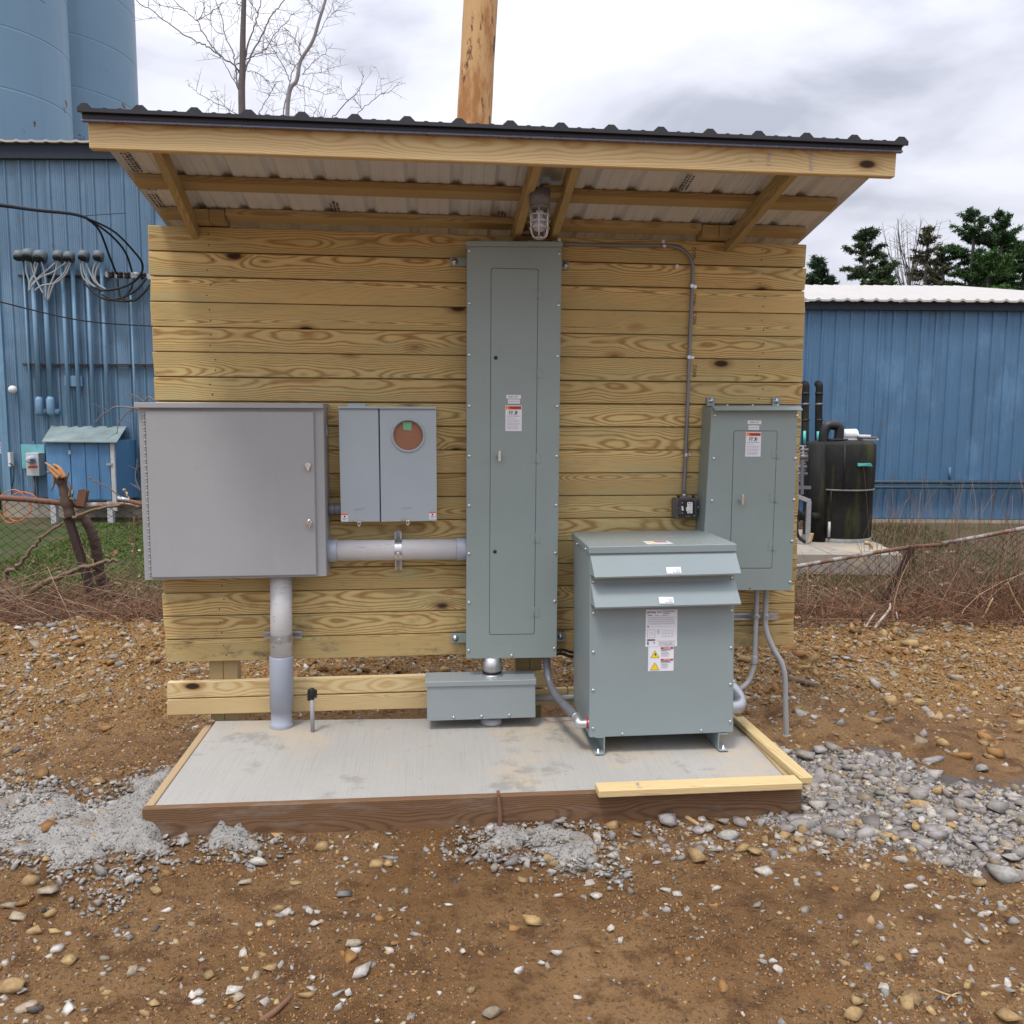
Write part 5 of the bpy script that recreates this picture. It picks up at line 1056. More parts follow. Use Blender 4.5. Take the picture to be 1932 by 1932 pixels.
for i, (x0, x1, py, mt) in enumerate(((35, 205, 519.7, 'upper rusty channel crossing the blue conduits'), (44, 330, 687, 'lower rusty channel crossing the blue conduits'))):
    a, b = onF(x0, py, D0-.02), onF(x1, py+1.5, D0-.02); m = MB(); m.bar(a, b, .05, .018); m.bar(a+V(0, 0, -.024), b+V(0, 0, -.024), .05, .010); tag(m.build('wall_channel', M_RUSTD, None, origin=a), mt, 'channel')
a, b = onF(238, 881, D0-.02), onF(268, 882, D0-.02); tag(MB().bar(a, b, .05, .03).build('wall_channel', M_RUSTD, None, origin=a), 'short rusty channel right of the sloped-roof cabinet', 'channel')
# insulator rack
a, b = onF(200, 518, D0-.08), onF(300, 523, D0-.08); rk = thing('insulator_rack', 'grey insulator rack with cables at the right end of the conduit row', 'insulator rack', a)
m = MB(); m.bar(a, b, .06, .085); m.build('bar', M_GREYW, rk)
for t in (.12, .28, .42, .58, .72): c = lerp(a, b, t)+V(0, -.05, 0); MB().rings(c-V(0, 0, .05), (0, 0, 1), [(0, .03), (.02, .05), (.04, .035), (.06, .05), (.09, .05), (.10, .02)], 12).build('insulator', M_GREYW if int(t*100) % 2 else M_BLACK, rk)
# drip loops: grey leads out of the hoods, black spliced leads below the rack
def cable(pts, r, mat, label, group=None, v=D0-.2, nm='cable', n=6):
    P = spline([onF(x, y, v if len(q) == 0 else q[0]) for x, y, *q in pts], 5); return tag(MB().tube(P, r, n).build(nm, mat, None, origin=P[0]), label, 'cable', group)
zz = lambda l: [(.1504*x, 452+.1504*y) for x, y in l]
G1, G2 = 'grey leads looping out of the conduit hoods', 'black spliced leads below the insulator rack'
LEADS = ['left lead from the first hood','right lead from the first hood','left lead from the second hood','middle lead from the second hood','right lead from the second hood','left lead from the third hood','right lead from the third hood','left lead from the fourth hood','middle lead from the fourth hood','right lead from the fourth hood','right lead from the fifth hood, ending high','lowest lead from the fifth hood','leftmost lead from the fifth hood','left lead from the sixth hood','right lead from the sixth hood']
for li, l in enumerate(([(325, 265), (330, 400), (365, 530), (360, 650)], [(385, 290), (420, 420), (480, 560), (545, 680)], [(455, 255), (430, 330), (440, 420), (380, 540), (362, 650)], [(475, 290), (440, 420), (385, 510), (370, 640)], [(520, 280), (560, 430), (575, 600), (572, 740)],
          [(700, 290), (560, 410), (430, 530), (375, 640)], [(725, 265), (690, 420), (620, 600), (595, 770)], [(835, 285), (660, 410), (500, 480), (380, 610)], [(870, 270), (800, 430), (680, 550), (605, 760)], [(885, 290), (830, 430), (700, 540), (520, 580), (440, 640)],
          [(1035, 275), (1060, 420), (1120, 530), (1200, 600)], [(1080, 300), (1140, 440), (1200, 540), (1320, 620)], [(1020, 300), (1020, 400), (1060, 500), (1180, 590)], [(1200, 285), (1165, 400), (1190, 500), (1260, 600)], [(1250, 295), (1200, 420), (1210, 540), (1330, 625)])):
    cable(zz(l), .014, M_WIREG, 'grey '+LEADS[li]+' of the blue conduits', G1)
for li, l in enumerate(([(1040, 520), (1150, 640), (1300, 740), (1480, 745), (1700, 640), (1840, 480)], [(1180, 600), (1330, 635), (1500, 610), (1680, 530), (1780, 420)], [(1280, 690), (1440, 760), (1620, 770), (1780, 690), (1880, 560)], [(1470, 480), (1490, 640), (1530, 740), (1700, 760), (1870, 600)], [(1680, 480), (1640, 620), (1560, 720), (1470, 740)])):
    cable(zz(l), .017, M_CABLE, ('lowest broad loop of black lead, starting left, below the insulator rack', 'upper shallow loop of black lead below the insulator rack', 'black lead looping deepest toward the plank wall below the rack', 'black lead dropping from the rack middle and turning right', 'short black lead hooking left below the insulator rack')[li], G2)
cable([(-140, 372, 9.0), (0, 387, 9.6), (67, 396, 10.4), (134, 403, 11.2), (163, 411, 12)], .022, M_CABLE, 'thick twisted black service cable coming in from the left edge', nm='service_cable', n=8)
for pts, lab in (([(160, 410, 12), (187, 434, 12.6), (206, 482, 13.2), (220, 517, 13.5)], 'left branch of the black service cable above the rack'), ([(160, 409, 12), (206, 441, 12.6), (236, 475, 13.1), (249, 512, 13.5)], 'middle branch of the black service cable above the rack'), ([(160, 410, 12), (214, 436, 12.5), (254, 476, 12.9), (269, 500, 13.1), (262, 522, 13.2), (232, 542, 13.3), (188, 549, 13.4)], 'right branch of the black service cable looping round the rack')):
    cable(pts, .016, M_CABLE, lab, nm='service_cable')
cable([(-60, 556, 10.5), (0, 569.5, 10.8), (66, 586, 11.2), (133, 601, 11.6), (200, 610, 12.2), (300, 616, 13)], .009, M_RUSTD, 'long thin rusty wire sagging across the tall blue building', nm='wire')
cable([(160, 407, 12), (238, 402, 13.4)], .005, M_CABLE, 'thin guy wire tying the service cable to the tall blue building', nm='guy_wire')
# sloped-roof blue cabinet
lc_ = thing('service_cabinet', 'deep blue lean-to electrical cabinet with a sloping mossy sheet roof', 'cabinet', onF(150, 950, DB-.5))
FD = DB-.75; u0, z1 = uz(85.7, 833, FD); u1, zb = uz(216.5, 945, FD); uc0 = uz(99, 806, DB)[0]; uc1, zr = uz(240.5, 804, DB)
ue0, ze = uz(80.5, 832.5, FD-.08); ue1, _ = uz(221.5, 831, FD-.08)
m = MB(); bbox(m, u0, u1+.05, FD, DB-.03, zb, z1+.02); m.build('body', M_BOXBLUE, lc_)
um = uz(136, 900, FD)[0]
m = MB(); bbox(m, u0+.01, um-.008, FD-.02, FD-.002, zb+.02, z1-.02); m.build('door', M_BOXBLUE, lc_); m = MB(); bbox(m, um+.008, uz(210, 900, FD)[0], FD-.02, FD-.002, zb+.02, z1-.02)
for px in (162, 187): u = uz(px, 900, FD)[0]; bbox(m, u-.015, u+.015, FD-.035, FD-.021, zb+.03, z1-.03)
m.build('door', M_BOXBLUE, lc_)
m = MB(); ua = uz(212.5, 900, FD)[0]; bbox(m, ua, ua+.06, FD-.045, FD-.003, zb-.15, z1); m.build('door_post', M_GREYW, lc_)
m = MB(); bbox(m, ua-.06, ua+.03, FD-.065, FD-.046, (zb+z1)/2+.10, (zb+z1)/2+.13); m.build('hasp', M_GALV, lc_)
for zz_ in (z1-.16, zb+.14): m = MB(); bbox(m, um-.02, um+.012, FD-.035, FD-.0205, zz_-.03, zz_+.03); m.build('hinge', M_GREYW, lc_)
m = MB(); q = [BW(uc0, DB-.03, zr), BW(uc1, DB-.03, zr), BW(ue1, FD-.10, ze), BW(ue0, FD-.10, ze)]; m.quad(q, V(0, 0, -.015)); m.build('sheet_roof', M_LEANROOF, lc_)
for px in (100, 207): u = uz(px, 960, FD)[0]; m = MB(); bbox(m, u-.04, u+.04, FD, FD+.08, zg-.1, zb); m.build('leg', M_GREYW, lc_)
# old teal paint left where a box used to hang, meter, dome lamp, junction box, small camera bracket
m = MB(); ut0, zt0 = uz(39.5, 838, D0); ut1, zt1 = uz(86, 884, D0); bbox(m, ut0, ut1, D0-.006, D0-.003, zt1, zt0); tp_ = m.build('bare_patch', M_TEALP, lb_); tp_['label'] = 'patch of old teal paint'
em = thing('electric_meter', 'small white electric meter box with an orange voltage sticker on the blue building', 'meter', onF(61, 898, D0-.1))
ua, za = uz(47.8, 854.5, D0-.2); ub, zb2 = uz(74.4, 898, D0-.2); m = MB(); bbox(m, ua, ub, D0-.2, D0-.01, zb2, za); m.build('box', M_GREYW if False else plain('meter_box_white', (.48, .50, .50), .5), em, .006)
c = onF(60, 867, D0-.2); MB().rings(c, -FH, [(0, .066), (.03, .064), (.035, .055), (.09, .052), (.10, .035), (.101, .0001)], 20).build('glass_meter', plain('meter_glass', (.42, .46, .50), .15), em)
m = MB(); um_, zm_ = uz(60, 867.5, D0-.31); bbox(m, um_-.032, um_+.032, D0-.316, D0-.302, zm_-.012, zm_+.012); m.build('display', M_INKB, em)
q = [onF(x, y, D0-.2012) for x, y in ((52.3, 878.8), (71.5, 878.3), (71.5, 883.5), (52.3, 884))]; sticker(em, q, (), [('480 VOLTS', .5, .5, .92, .55, M_INK, True)], 'voltage_sticker', M_ORANGE)
for c_, lab in ((onF(66, 920, D0-.05), None),): MB().tube([onF(64, 897, D0-.06), onF(67, 950, D0-.06)], .018, 8).build('drop_conduit', M_FIXT, em)
c = onF(25.2, 735, D0-.03); m = MB(); m.rings(c, -FH, [(0, .062), (.03, .064), (.06, .05), (.075, .025), (.078, .0001)], 20); dl = thing('dome_fitting', 'small round white fitting near the corner of the tall blue building', 'fitting', c); m.build('dome', M_WHITE, dl)
for s in (-.02, .012): MB().rings(c-FH*.073+RH*s-V(0, 0, .008), -FH, [(0, .008), (.006, .0001)], 8).build('port', M_BLACK, dl)
m = MB(); ua, za = uz(122, 709, D0-.02); ub, zb2 = uz(156, 729.5, D0-.02); bbox(m, ua, ub, D0-.04, D0-.004, zb2, za); o = m.build('flat_box', M_BCOND, None, .004, origin=BW((ua+ub)/2, D0, zb2)); tag(o, 'flat blue-grey box behind two conduits on the tall building', 'junction box')
m = MB(); ua, za = uz(17, 861, D0-.1); bbox(m, ua-.02, ua+.02, D0-.1, D0-.01, za-.16, za+.06); tag(m.build('small_bracket', M_WHITE, None, origin=BW(ua, D0, za)), 'small white bracket on the corner of the tall blue building', 'bracket')
cable([(18, 874, D0-.1), (25, 880, D0-.1), (26, 900, D0-.1), (23, 918, D0-.1)], .010, M_CABLE, 'short black cable hanging from the white bracket at the corner')
# orange cord coiled on the fence side of the wall
m = MB(); cpt = onF(46, 955, DB-1.6)
m.tube([cpt+RH*(.20*math.cos(t)*(1+.12*math.sin(2.3*t))-.02*t)+V(0, 0, .22*math.sin(t)*(1+.1*math.cos(1.7*t))) for t in np.linspace(0, 11.5, 46)], .008, 6); tag(m.build('orange_cord', M_COPPER, None, origin=cpt), 'orange cord hanging in loose loops behind the left fence rail', 'cord')
# yellow ladder and notice left of the corner
la = onF(1, 720, 17); yl = thing('yellow_ladder', 'yellow caged ladder just visible at the left edge', 'ladder', V(la[0], la[1], zg))
for s in (-.35, -.02): MB().bar(V(la[0]+s, la[1], 2.2), V(la[0]+s, la[1], 6.0), .05, .03, (0, 1, 0)).build('ladder_rail', M_YPAINT, yl)
for k in range(12): MB().bar(V(la[0]-.35, la[1], 2.3+.3*k), V(la[0]-.02, la[1], 2.3+.3*k), .025, .025).build('rung', M_YPAINT, yl)
sg = thing('danger_sign', 'red and white danger notice cut off by the left edge', 'sign', onF(-2, 854, 14.6)); q = [onF(x, y, 14.6) for x, y in ((-19, 832), (11, 832), (11.6, 855), (-18.5, 855))]
sticker(sg, q, [(0, 0, 1, .36, M_RED)], [('DANGER', .5, .19, .85, .20, M_LABEL, True), ('DO NOT ENTER', .5, .46, .9, .11, M_INK, True), ('CONFINED', .5, .65, .8, .12, M_INK, True), ('SPACE', .6, .85, .6, .13, M_INK, True)], 'plate')
m = MB(); c = onF(-6, 870, 14.75); m.tube([V(c[0], c[1], 0), V(c[0], c[1], c[2]+.4)], .03, 8).build('sign_post', M_NAVY, sg)

# ---------------- silos
def silo(cpx, edge, v, label):
    u1 = uz(edge, 140, v)[0]; uc = uz(cpx, 140, v)[0]; Rr = (u1-uc)*.985; c = BW(uc, v, 0)
    t = thing('silo', label, 'silo', c, 'pair of blue silos'); H_ = 15.0
    m = MB(); prof_ = [(0, Rr)]; z = 0
    while z < H_-1: z += 1.22; prof_ += [(z-.03, Rr), (z-.008, Rr), (z-.005, Rr-.004), (z+.005, Rr-.004), (z+.008, Rr), (z+.03, Rr)]
    prof_ += [(H_, Rr)]; m.rings(c, (0, 0, 1), prof_, 96); m.build('shell', M_SILO, t)
    MB().rings(c+V(0, 0, H_), (0, 0, 1), [(0, Rr+.02), (.05, Rr+.02), (1.3, .4), (1.32, .0001)], 64).build('roof', M_SILO, t)
silo(-35, 117.5, 19.5, 'nearer blue silo, cut off by the left edge'); silo(102, 249, 23.0, 'blue silo with rust spots, half hidden behind the nearer silo')

# ---------------- utility pole behind the shelter
pb = onF(894, 238, 7.6); pt_ = onF(907, 0, 7.6); d = (pt_-pb)/(pt_[2]-pb[2]); g0 = pb-d*pb[2]
m = MB(); K = 26; pts, rr = [], []
for k in range(K): z = -0.3+9.3*k/(K-1); pts.append(V(0, 0, z)+V(d[0], d[1], 0)*z); rr.append((.163-.0035*z)*(1+.012*math.sin(k*2.1)))
m.tube(pts, rr, 28); o = m.build('utility_pole', M_POLE, None, origin=(0, 0, 0)); o.location = Vector(V(g0[0], g0[1], 0)); tag(o, 'thick peeled wooden utility pole rising behind the black roof', 'pole')

# ================================================================== TREES
def twigs(m, P, r, n, L, spread=1.0, rnd=random, plane=None, depth=2):
    for k in range(n):
        i = rnd.randrange(1, len(P)-1); p = P[i]; d = P[i+1]-P[i-1]; d = d/(np.linalg.norm(d)+1e-9)
        s = rnd.choice((-1, 1)); v = np.cross(d, -FH)*s*rnd.uniform(.5, 1.1)+d*rnd.uniform(.1, .9)+FH*rnd.uniform(-.7, .7)+V(0, 0, rnd.uniform(-.2, .4)); v /= np.linalg.norm(v)
        l = L*rnd.uniform(.35, 1.2); b = V(rnd.uniform(-1, 1), rnd.uniform(-1, 1), rnd.uniform(-.4, .8))*.22*l; Q = spline([p, p+v*l*.5+b*.5, p+v*l+b], 4)
        m.tube(Q, list(np.linspace(r, r*.45, len(Q))), 4, cap=False)
        if depth > 1: twigs(m, Q, r*.7, 2, l*.42, 1, rnd, depth=1)
def zt5(l): return [(258.3+.26737*x, .26737*y) for x, y in l]
def baretree(label, trunk, branches, v, r0, ext=None, seed=1, rt_=.0030, ntw=9, group=None, bark=None):
    rnd = random.Random(seed); tp = [onF(x, y, v) for x, y in zt5(trunk)]; root = V(tp[0][0], tp[0][1], 0)
    t = thing('bare_tree', label, 'tree', root, group); rootp = V(tp[0][0]-.05, tp[0][1], gz(tp[0][0], tp[0][1])-.1); P = spline([rootp, lerp(rootp, tp[0], .5)+V(.03, 0, 0)]+tp, 6)
    MB().tube(P, list(np.linspace(r0*1.5, r0*.72, len(P))), 12).build('trunk', bark or M_BARKG, t)
    m = MB()
    for br in branches:
        r1, pts = br[0]*.62, br[1]; dv = rnd.uniform(-.5, .5); n = len(pts); Q = [onF(x, y, v+dv*(i/(n-1))) for i, (x, y) in enumerate(zt5(pts))]
        if pts[-1][1] <= 5: Q.append(Q[-1]+(Q[-1]-Q[-2])*2.0+V(rnd.uniform(-.1, .1), 0, .25))
        Q = spline(Q, 6); Q = [q+V(rnd.gauss(0, .006), rnd.gauss(0, .006), rnd.gauss(0, .006)) for q in Q]; m.tube(Q, list(np.linspace(r1, max(.003, r1*.4), len(Q))), 6); twigs(m, Q, rt_, ntw, .30, rnd=rnd)
    m.build('branches', bark or M_TWIG, t); return t
baretree('bare young tree with a dark straight trunk rising behind the roof', [(742, 830), (745, 500), (748, 250), (755, 0), (765, -500)],
  [(.018, [(722, 510), (690, 460), (580, 385), (480, 320), (360, 260), (230, 170), (100, 70), (0, 0)]), (.015, [(590, 395), (520, 310), (455, 210), (425, 150), (350, 80), (262, 0)]), (.016, [(716, 640), (690, 450), (680, 370), (620, 250), (600, 120), (560, 0)]),
   (.014, [(718, 630), (640, 490), (590, 400)]), (.020, [(762, 510), (800, 400), (870, 270), (950, 110), (1040, 0)]), (.018, [(760, 410), (820, 210), (860, 80), (875, 0)]), (.013, [(700, 455), (800, 400), (895, 355), (980, 240), (1080, 120), (1110, 100)]),
   (.008, [(425, 155), (470, 80), (472, 0)]), (.008, [(440, 140), (540, 80), (600, 20), (640, 0)]), (.008, [(350, 80), (240, 50), (110, 0)]), (.009, [(740, 830), (600, 745), (540, 720), (430, 655), (360, 595)]), (.008, [(680, 820), (590, 715), (515, 640)]), (.008, [(780, 500), (860, 520), (940, 580), (1040, 570)]), (.009, [(850, 90), (820, 40), (800, 0)]), (.009, [(735, 40), (700, 0)]), (.008, [(610, 240), (530, 185), (515, 0)])], 11.2, .036, seed=3)
baretree('slim pale bare tree right of the dark-trunked one above the roof', [(1060, 840), (1130, 560), (1155, 430), (1240, 290), (1290, 130), (1330, 0), (1400, -300)],
  [(.016, [(1030, 840), (1075, 590), (1110, 480), (1165, 410)]), (.012, [(1165, 410), (1230, 320), (1340, 130), (1390, 0)]), (.010, [(1080, 570), (1030, 460), (930, 300), (870, 200), (770, 100)]), (.010, [(1145, 490), (1060, 420), (980, 320), (900, 230)]), (.008, [(1085, 590), (1180, 610), (1270, 640), (1340, 665), (1430, 635)]), (.009, [(1165, 530), (1240, 440), (1320, 380), (1385, 305)]), (.007, [(1170, 525), (1300, 510), (1355, 490)]), (.008, [(1165, 410), (1100, 260), (1040, 190)]), (.008, [(1300, 100), (1250, 40), (1200, 0)]), (.008, [(1340, 130), (1420, 60), (1450, 20)]), (.007, [(880, 350), (960, 330), (1130, 295)])], 12.0, .022, seed=5, ntw=14, bark=plain('pale_grey_bark', (.27, .255, .26), .9, 0, .25, 14))
baretree('low bare sapling with spreading twigs beside the utility pole', [(1420, 1000), (1400, 900), (1370, 845)], [(.012, [(1370, 845), (1490, 710), (1560, 650), (1605, 530)]), (.010, [(1420, 990), (1520, 845), (1590, 770), (1720, 670), (1780, 650), (1855, 575)]), (.006, [(1490, 710), (1420, 605)]), (.006, [(1725, 665), (1720, 550)]), (.007, [(1590, 770), (1520, 690)]), (.007, [(1400, 950), (1320, 840), (1340, 770)]), (.007, [(1400, 960), (1250, 830), (1265, 770), (1180, 740)])], 12.6, .018, seed=8, ntw=5)
baretree('thin bare sapling between the two bare trees', [(1000, 1000), (930, 880), (860, 800)], [(.009, [(860, 800), (930, 680), (980, 590)]), (.006, [(930, 680), (985, 570)]), (.008, [(980, 960), (1170, 830), (1175, 565)]), (.006, [(960, 930), (960, 725)]), (.006, [(900, 850), (920, 780)])], 12.3, .014, seed=9, ntw=4)
# conifers far right
def needles(N, cen, size, cols, rnd):
    a = rnd.normal(size=(N, 3)); a /= np.linalg.norm(a, axis=1)[:, None]; b = rnd.normal(size=(N, 3)); b -= a*(a*b).sum(1)[:, None]; b /= np.linalg.norm(b, axis=1)[:, None]
    s = size*rnd.uniform(.5, 1.3, (N, 1)); Vv = np.stack([cen-b*s*.18, cen+b*s*.18, cen+a*s], 1).reshape(-1, 3); return Vv, np.repeat(cols, 3, 0)
def conifer(label, px, pytop, wpx, v, seed, dens=1.0, col=(.050, .092, .030), openness=.35, broad=1.0, group='conifers behind the low blue building', brown=.0, leanx=0):
    rnd = np.random.default_rng(seed); top = onF(px, pytop, v); Hh = top[2]; x0, y0 = top[0]-leanx, top[1]; t = thing('conifer', label, 'tree', V(x0, y0, 0), group)
    wd = 1.3*wpx/FPX*v; TP = spline([V(x0, y0, -.2), V(x0+leanx*.3, y0, Hh*.4), V(x0+leanx*.8, y0, Hh*.8), V(x0+leanx, y0, Hh)], 5)
    m = MB(); m.tube(TP, list(np.linspace(.22, .02, len(TP))), 7); z = Hh*.35; C = []; CC = []
    while z < Hh-.15:
        f = (Hh-z)/(Hh*.55); nb = rnd.integers(5, 8)
        for k in range(nb):
            if rnd.random() < openness*.5: continue
            a = rnd.uniform(0, 6.283); L = wd*min(1, (.10+.95*f**.75*broad))*rnd.uniform(.5, 1.12); d = V(math.cos(a), math.sin(a), 0); tx = leanx*(z/Hh)
            p0 = V(x0+tx, y0, z); up_ = rnd.uniform(.35, 1.1) if f < .3 else rnd.uniform(-.10, .55); p1 = p0+d*L*.55+V(0, 0, L*up_*.4); p2 = p0+d*L+V(0, 0, L*up_*.75); Q = spline([p0, p1, p2], 4)
            m.tube(Q, list(np.linspace(.045, .012, len(Q))), 4, cap=False)
            s_ = np.array([-d[1], d[0], 0]); nb2 = int(4+7*L); tone0 = rnd.uniform(.55, 1.5)
            for q in range(nb2):   # flat sprays along the bough
                f2 = rnd.uniform(.22, 1.0); pb = Q[min(len(Q)-1, int(f2*(len(Q)-1)))]; sg_ = rnd.choice((-1, 1)); l2 = L*rnd.uniform(.18, .42)*(1.15-.6*f2); e = pb+(d*.75+s_*sg_*.8)*l2+V(0, 0, rnd.uniform(-.35, .6)*l2)
                n = max(8, int(120*l2*dens)); tt = rnd.random((n, 1)); c = pb+(e-pb)*tt+rnd.normal(size=(n, 3))*V(.05, .05, .035); tone = tone0*rnd.uniform(.75, 1.3, (n, 1)); cc = np.array(col)*tone; br = rnd.random((n, 1)) < brown; C.append(c); CC.append(np.where(br, np.array([.12, .085, .06])*tone, cc))
            n = max(8, int(110*L*dens)); tt = rnd.uniform(.25, 1.02, n); C.append(np.array([Q[min(len(Q)-1, int(x*(len(Q)-1)))] for x in tt])+rnd.normal(size=(n, 3))*V(.055, .055, .045)); CC.append(np.array(col)*tone0*rnd.uniform(.7, 1.3, (n, 1)))
        z += rnd.uniform(.16, .42)
    m.build('trunk', M_BARKG, t)
    if C:
        C = np.concatenate(C); CC = np.concatenate(CC); Vv, cc = needles(len(C), C-ORG[t.name], .17, CC, rnd); me = npmesh('crown', Vv, np.arange(len(Vv)).reshape(-1, 3), M_NEEDLE, cc); o = bpy.data.objects.new('crown', me); COL.objects.link(o); o.parent = t
    return t
conifer('small dark spruce just right of the plank wall', 1544, 483, 42, 44, 1, 1.2, (.028, .060, .026), .2)
conifer('small spruce left of the spreading pine', 1568, 520, 40, 46, 2, 1.1, (.030, .062, .026), .3)
conifer('wide open-crowned pine, second group from the plank wall', 1634, 434, 62, 43, 3, .85, (.034, .064, .022), .62, 1.2, brown=.12)
conifer('leaning green pine at the right shoulder of the open-crowned pine', 1668, 470, 46, 44, 4, .9, (.030, .066, .024), .6, 1.1)
conifer('brownish thin conifer in the middle of the tree row', 1752, 428, 48, 45, 5, .7, (.065, .075, .036), .55, 1.0, brown=.5)
conifer('dull brown-green conifer left of the tall pine', 1783, 462, 45, 44, 6, .7, (.060, .076, .034), .5, 1.0, brown=.45)
conifer('tallest pine with a feathery top, right of the tree row', 1841, 393, 75, 43, 7, 1.0, (.030, .068, .022), .5, 1.0)
conifer('tall pine at the far right with upswept top branches', 1893, 402, 66, 44, 8, 1.0, (.033, .076, .022), .5, 1.05)
conifer('broad green pine at the right edge', 1936, 455, 70, 45, 9, 1.1, (.038, .086, .022), .4, 1.2)
conifer('bright green low pine in front of the two tall pines', 1868, 478, 75, 41, 10, 1.1, (.044, .094, .024), .45, 1.2)
def faintree(label, px, py, v, seed):
    rnd = random.Random(seed); top = onF(px, py, v); t = thing('leafless_tree', label, 'tree', V(top[0], top[1], 0)); m = MB(); Hh = top[2]; MB().tube([V(top[0]+.3, top[1], -.1), V(top[0]+.2, top[1], Hh*.55), V(top[0]+.1, top[1], Hh*.8)], [.14, .09, .05], 7).build('trunk', M_BARKG, t)
    for k in range(34):
        z = Hh*rnd.uniform(.5, .8); a = rnd.uniform(-1, 1); p0 = V(top[0]+.2, top[1], z); p2 = V(top[0]+a*1.5*(1.2-(z/Hh-.5)), top[1]+rnd.uniform(-1, 1), min(Hh, z+rnd.uniform(.2, .42)*Hh)); Q = spline([p0, lerp(p0, p2, .5)+V(a*.3, 0, .1), p2], 4); m.tube(Q, list(np.linspace(.03, .008, len(Q))), 4, cap=False); twigs(m, Q, .009, 7, .8, rnd=rnd, depth=1)
    m.build('branches', M_TWIG, t)
faintree('pale leafless tree rising between the pines', 1716, 420, 47, 4)

# ================================================================== TANK AND PIPEWORK BY THE LOW BUILDING
zz8 = lambda x, y: (1485.1+.20053*x, 710.3+.20053*y)
TDp = 10.9; pc = onF(*zz8(555, 1560), TDp); zP = pc[2]
pd = thing('tank_pad', 'raised pale concrete base under the black tank', 'pad', V(pc[0], pc[1], .1))
m = MB(); ua, _ = uz(1380, 1030, 10.6); ub, _ = uz(1668, 1030, 10.6); bbox(m, ua, ub, 10.05, 12.2, .0, zP); m.build('base', M_FOUND, pd, .03); m = MB(); ub2, _ = uz(1690, 1030, 10.6); bbox(m, ub, ub2, 10.9, 12.2, .0, zP-.03); m.build('base', M_FOUND, pd, .03)
rT = 66/FPX*TDp*.98
tk = thing('black_tank', 'black moss-streaked upright tank wrapped in plastic beside the blue wall', 'tank', pc+FH*.3)
tc_ = pc+FH*.35; Ht_ = (1025-836)/FPX*TDp
zmid = Ht_*(1025-925)/(1025-836)
MB().rings(tc_, (0, 0, 1), [(0, rT*.94), (.03, rT*.97), (zmid*.5, rT*.985), (zmid-.02, rT*.97), (zmid-.005, rT*1.0)], 40).build('lower_wrap', M_TANK, tk)
MB().rings(tc_, (0, 0, 1), [(zmid+.006, rT*.985), (zmid+.03, rT*1.0), (Ht_*.8, rT*1.01), (Ht_-.03, rT*1.0), (Ht_, rT*.94), (Ht_+.03, rT*.5), (Ht_+.03, .0001)], 40).build('upper_wrap', M_TANK, tk)
MB().rings(tc_, (0, 0, 1), [(zmid-.012, rT*.99), (zmid-.01, rT*1.012), (zmid+.008, rT*1.012), (zmid+.01, rT*.99)], 40).build('joint_band', plain('torn_grey_plastic', (.16, .16, .15), .6, 0, .7, 14), tk)
MB().rings(tc_, (0, 0, 1), [(.0, rT*1.0), (.05, rT*.98), (.052, rT*.9)], 40).build('torn_skirt', plain('torn_grey_plastic', (.16, .16, .15), .6), tk)
def ont(px, py): # on tank front surface approx
    d = ray(px, py); dh = d/ (d@FH); lo, hi = TDp-.5, TDp+.5
    for k in range(40):
        mid = (lo+hi)/2; p = CAM+dh*mid
        if np.hypot(p[0]-tc_[0], p[1]-tc_[1]) > rT*1.012: lo = mid
        else: hi = mid
    return CAM+dh*lo
m = MB(); q = [ont(*zz8(x, y)) for x, y in ((655, 815), (775, 815), (790, 843), (655, 842))]; m.quad([k-FH*.02 for k in q], -FH*.03); m.build('tape_strip', M_TEAL, tk)
m = MB(); m.tube([ont(*zz8(x, y)) for x, y in ((415, 1080), (412, 1200), (410, 1390))], .006, 5); m.build('sight_tube', M_BLACK, tk); m = MB(); a = ont(*zz8(395, 1440)); m.tube([a+V(0, 0, -.10), a+V(0, 0, .10)], .018, 8); m.build('valve', M_GREYW, tk)
m = MB(); m.tube([ont(*zz8(x, y)) for x, y in ((545, 640), (540, 850), (530, 1060))], .010, 5); m.build('seam_cord', M_BLACK, tk)
zt_ = tc_[2]+Ht_+.03
sidep = thing('tank_riser', 'dark wrapped vertical pipe with a looped elbow into the top of the black tank', 'pipe', onF(*zz8(290, 1560), TDp))
a, b = onF(*zz8(285, 1560), TDp+.1), onF(*zz8(300, 640), TDp+.1); MB().tube([a, lerp(a, b, .5), b], [.12, .115, .10], 14).build('wrapped_pipe', M_TANK, sidep)
P = [onF(*zz8(x, y), TDp+.2) for x, y in ((340, 640), (345, 540), (375, 470), (430, 458), (485, 475), (490, 540), (480, 610))]; MB().tube(spline(P, 6), .062, 12).build('elbow', M_BLACK, sidep)
m = MB(); c = onF(*zz8(470, 600), TDp+.2); m.tube([c+V(.13*math.cos(t), .10*math.sin(t), .01) for t in np.linspace(0, 6.28, 20)], .012, 6); m.build('hose_ring', M_CABLE, sidep)
jug = onF(*zz8(585, 585), TDp+.35); m = MB(); m.tube([jug+V(-.10, 0, .05), jug+V(.10, 0, .055)], .075, 14); m.box((jug[0]-.10, jug[1]-.06, jug[2]-.03), (jug[0]+.11, jug[1]+.06, jug[2]+.07)); tag(m.build('white_jug', M_WHITE, None, .015, origin=jug), 'white plastic jug lying on top of the black tank', 'jug')
ld = onF(*zz8(725, 570), TDp+.35); m = MB(); m.box((ld[0]-.09, ld[1]-.15, ld[2]-.04), (ld[0]+.12, ld[1]+.15, ld[2]-.018)); m.box((ld[0]-.12, ld[1]-.12, ld[2]+.005), (ld[0]+.03, ld[1]+.10, ld[2]+.03)); tag(m.build('plastic_tray', M_WHITE, None, .004, origin=ld), 'flat white and dark lids stacked on the right of the black tank', 'lid')
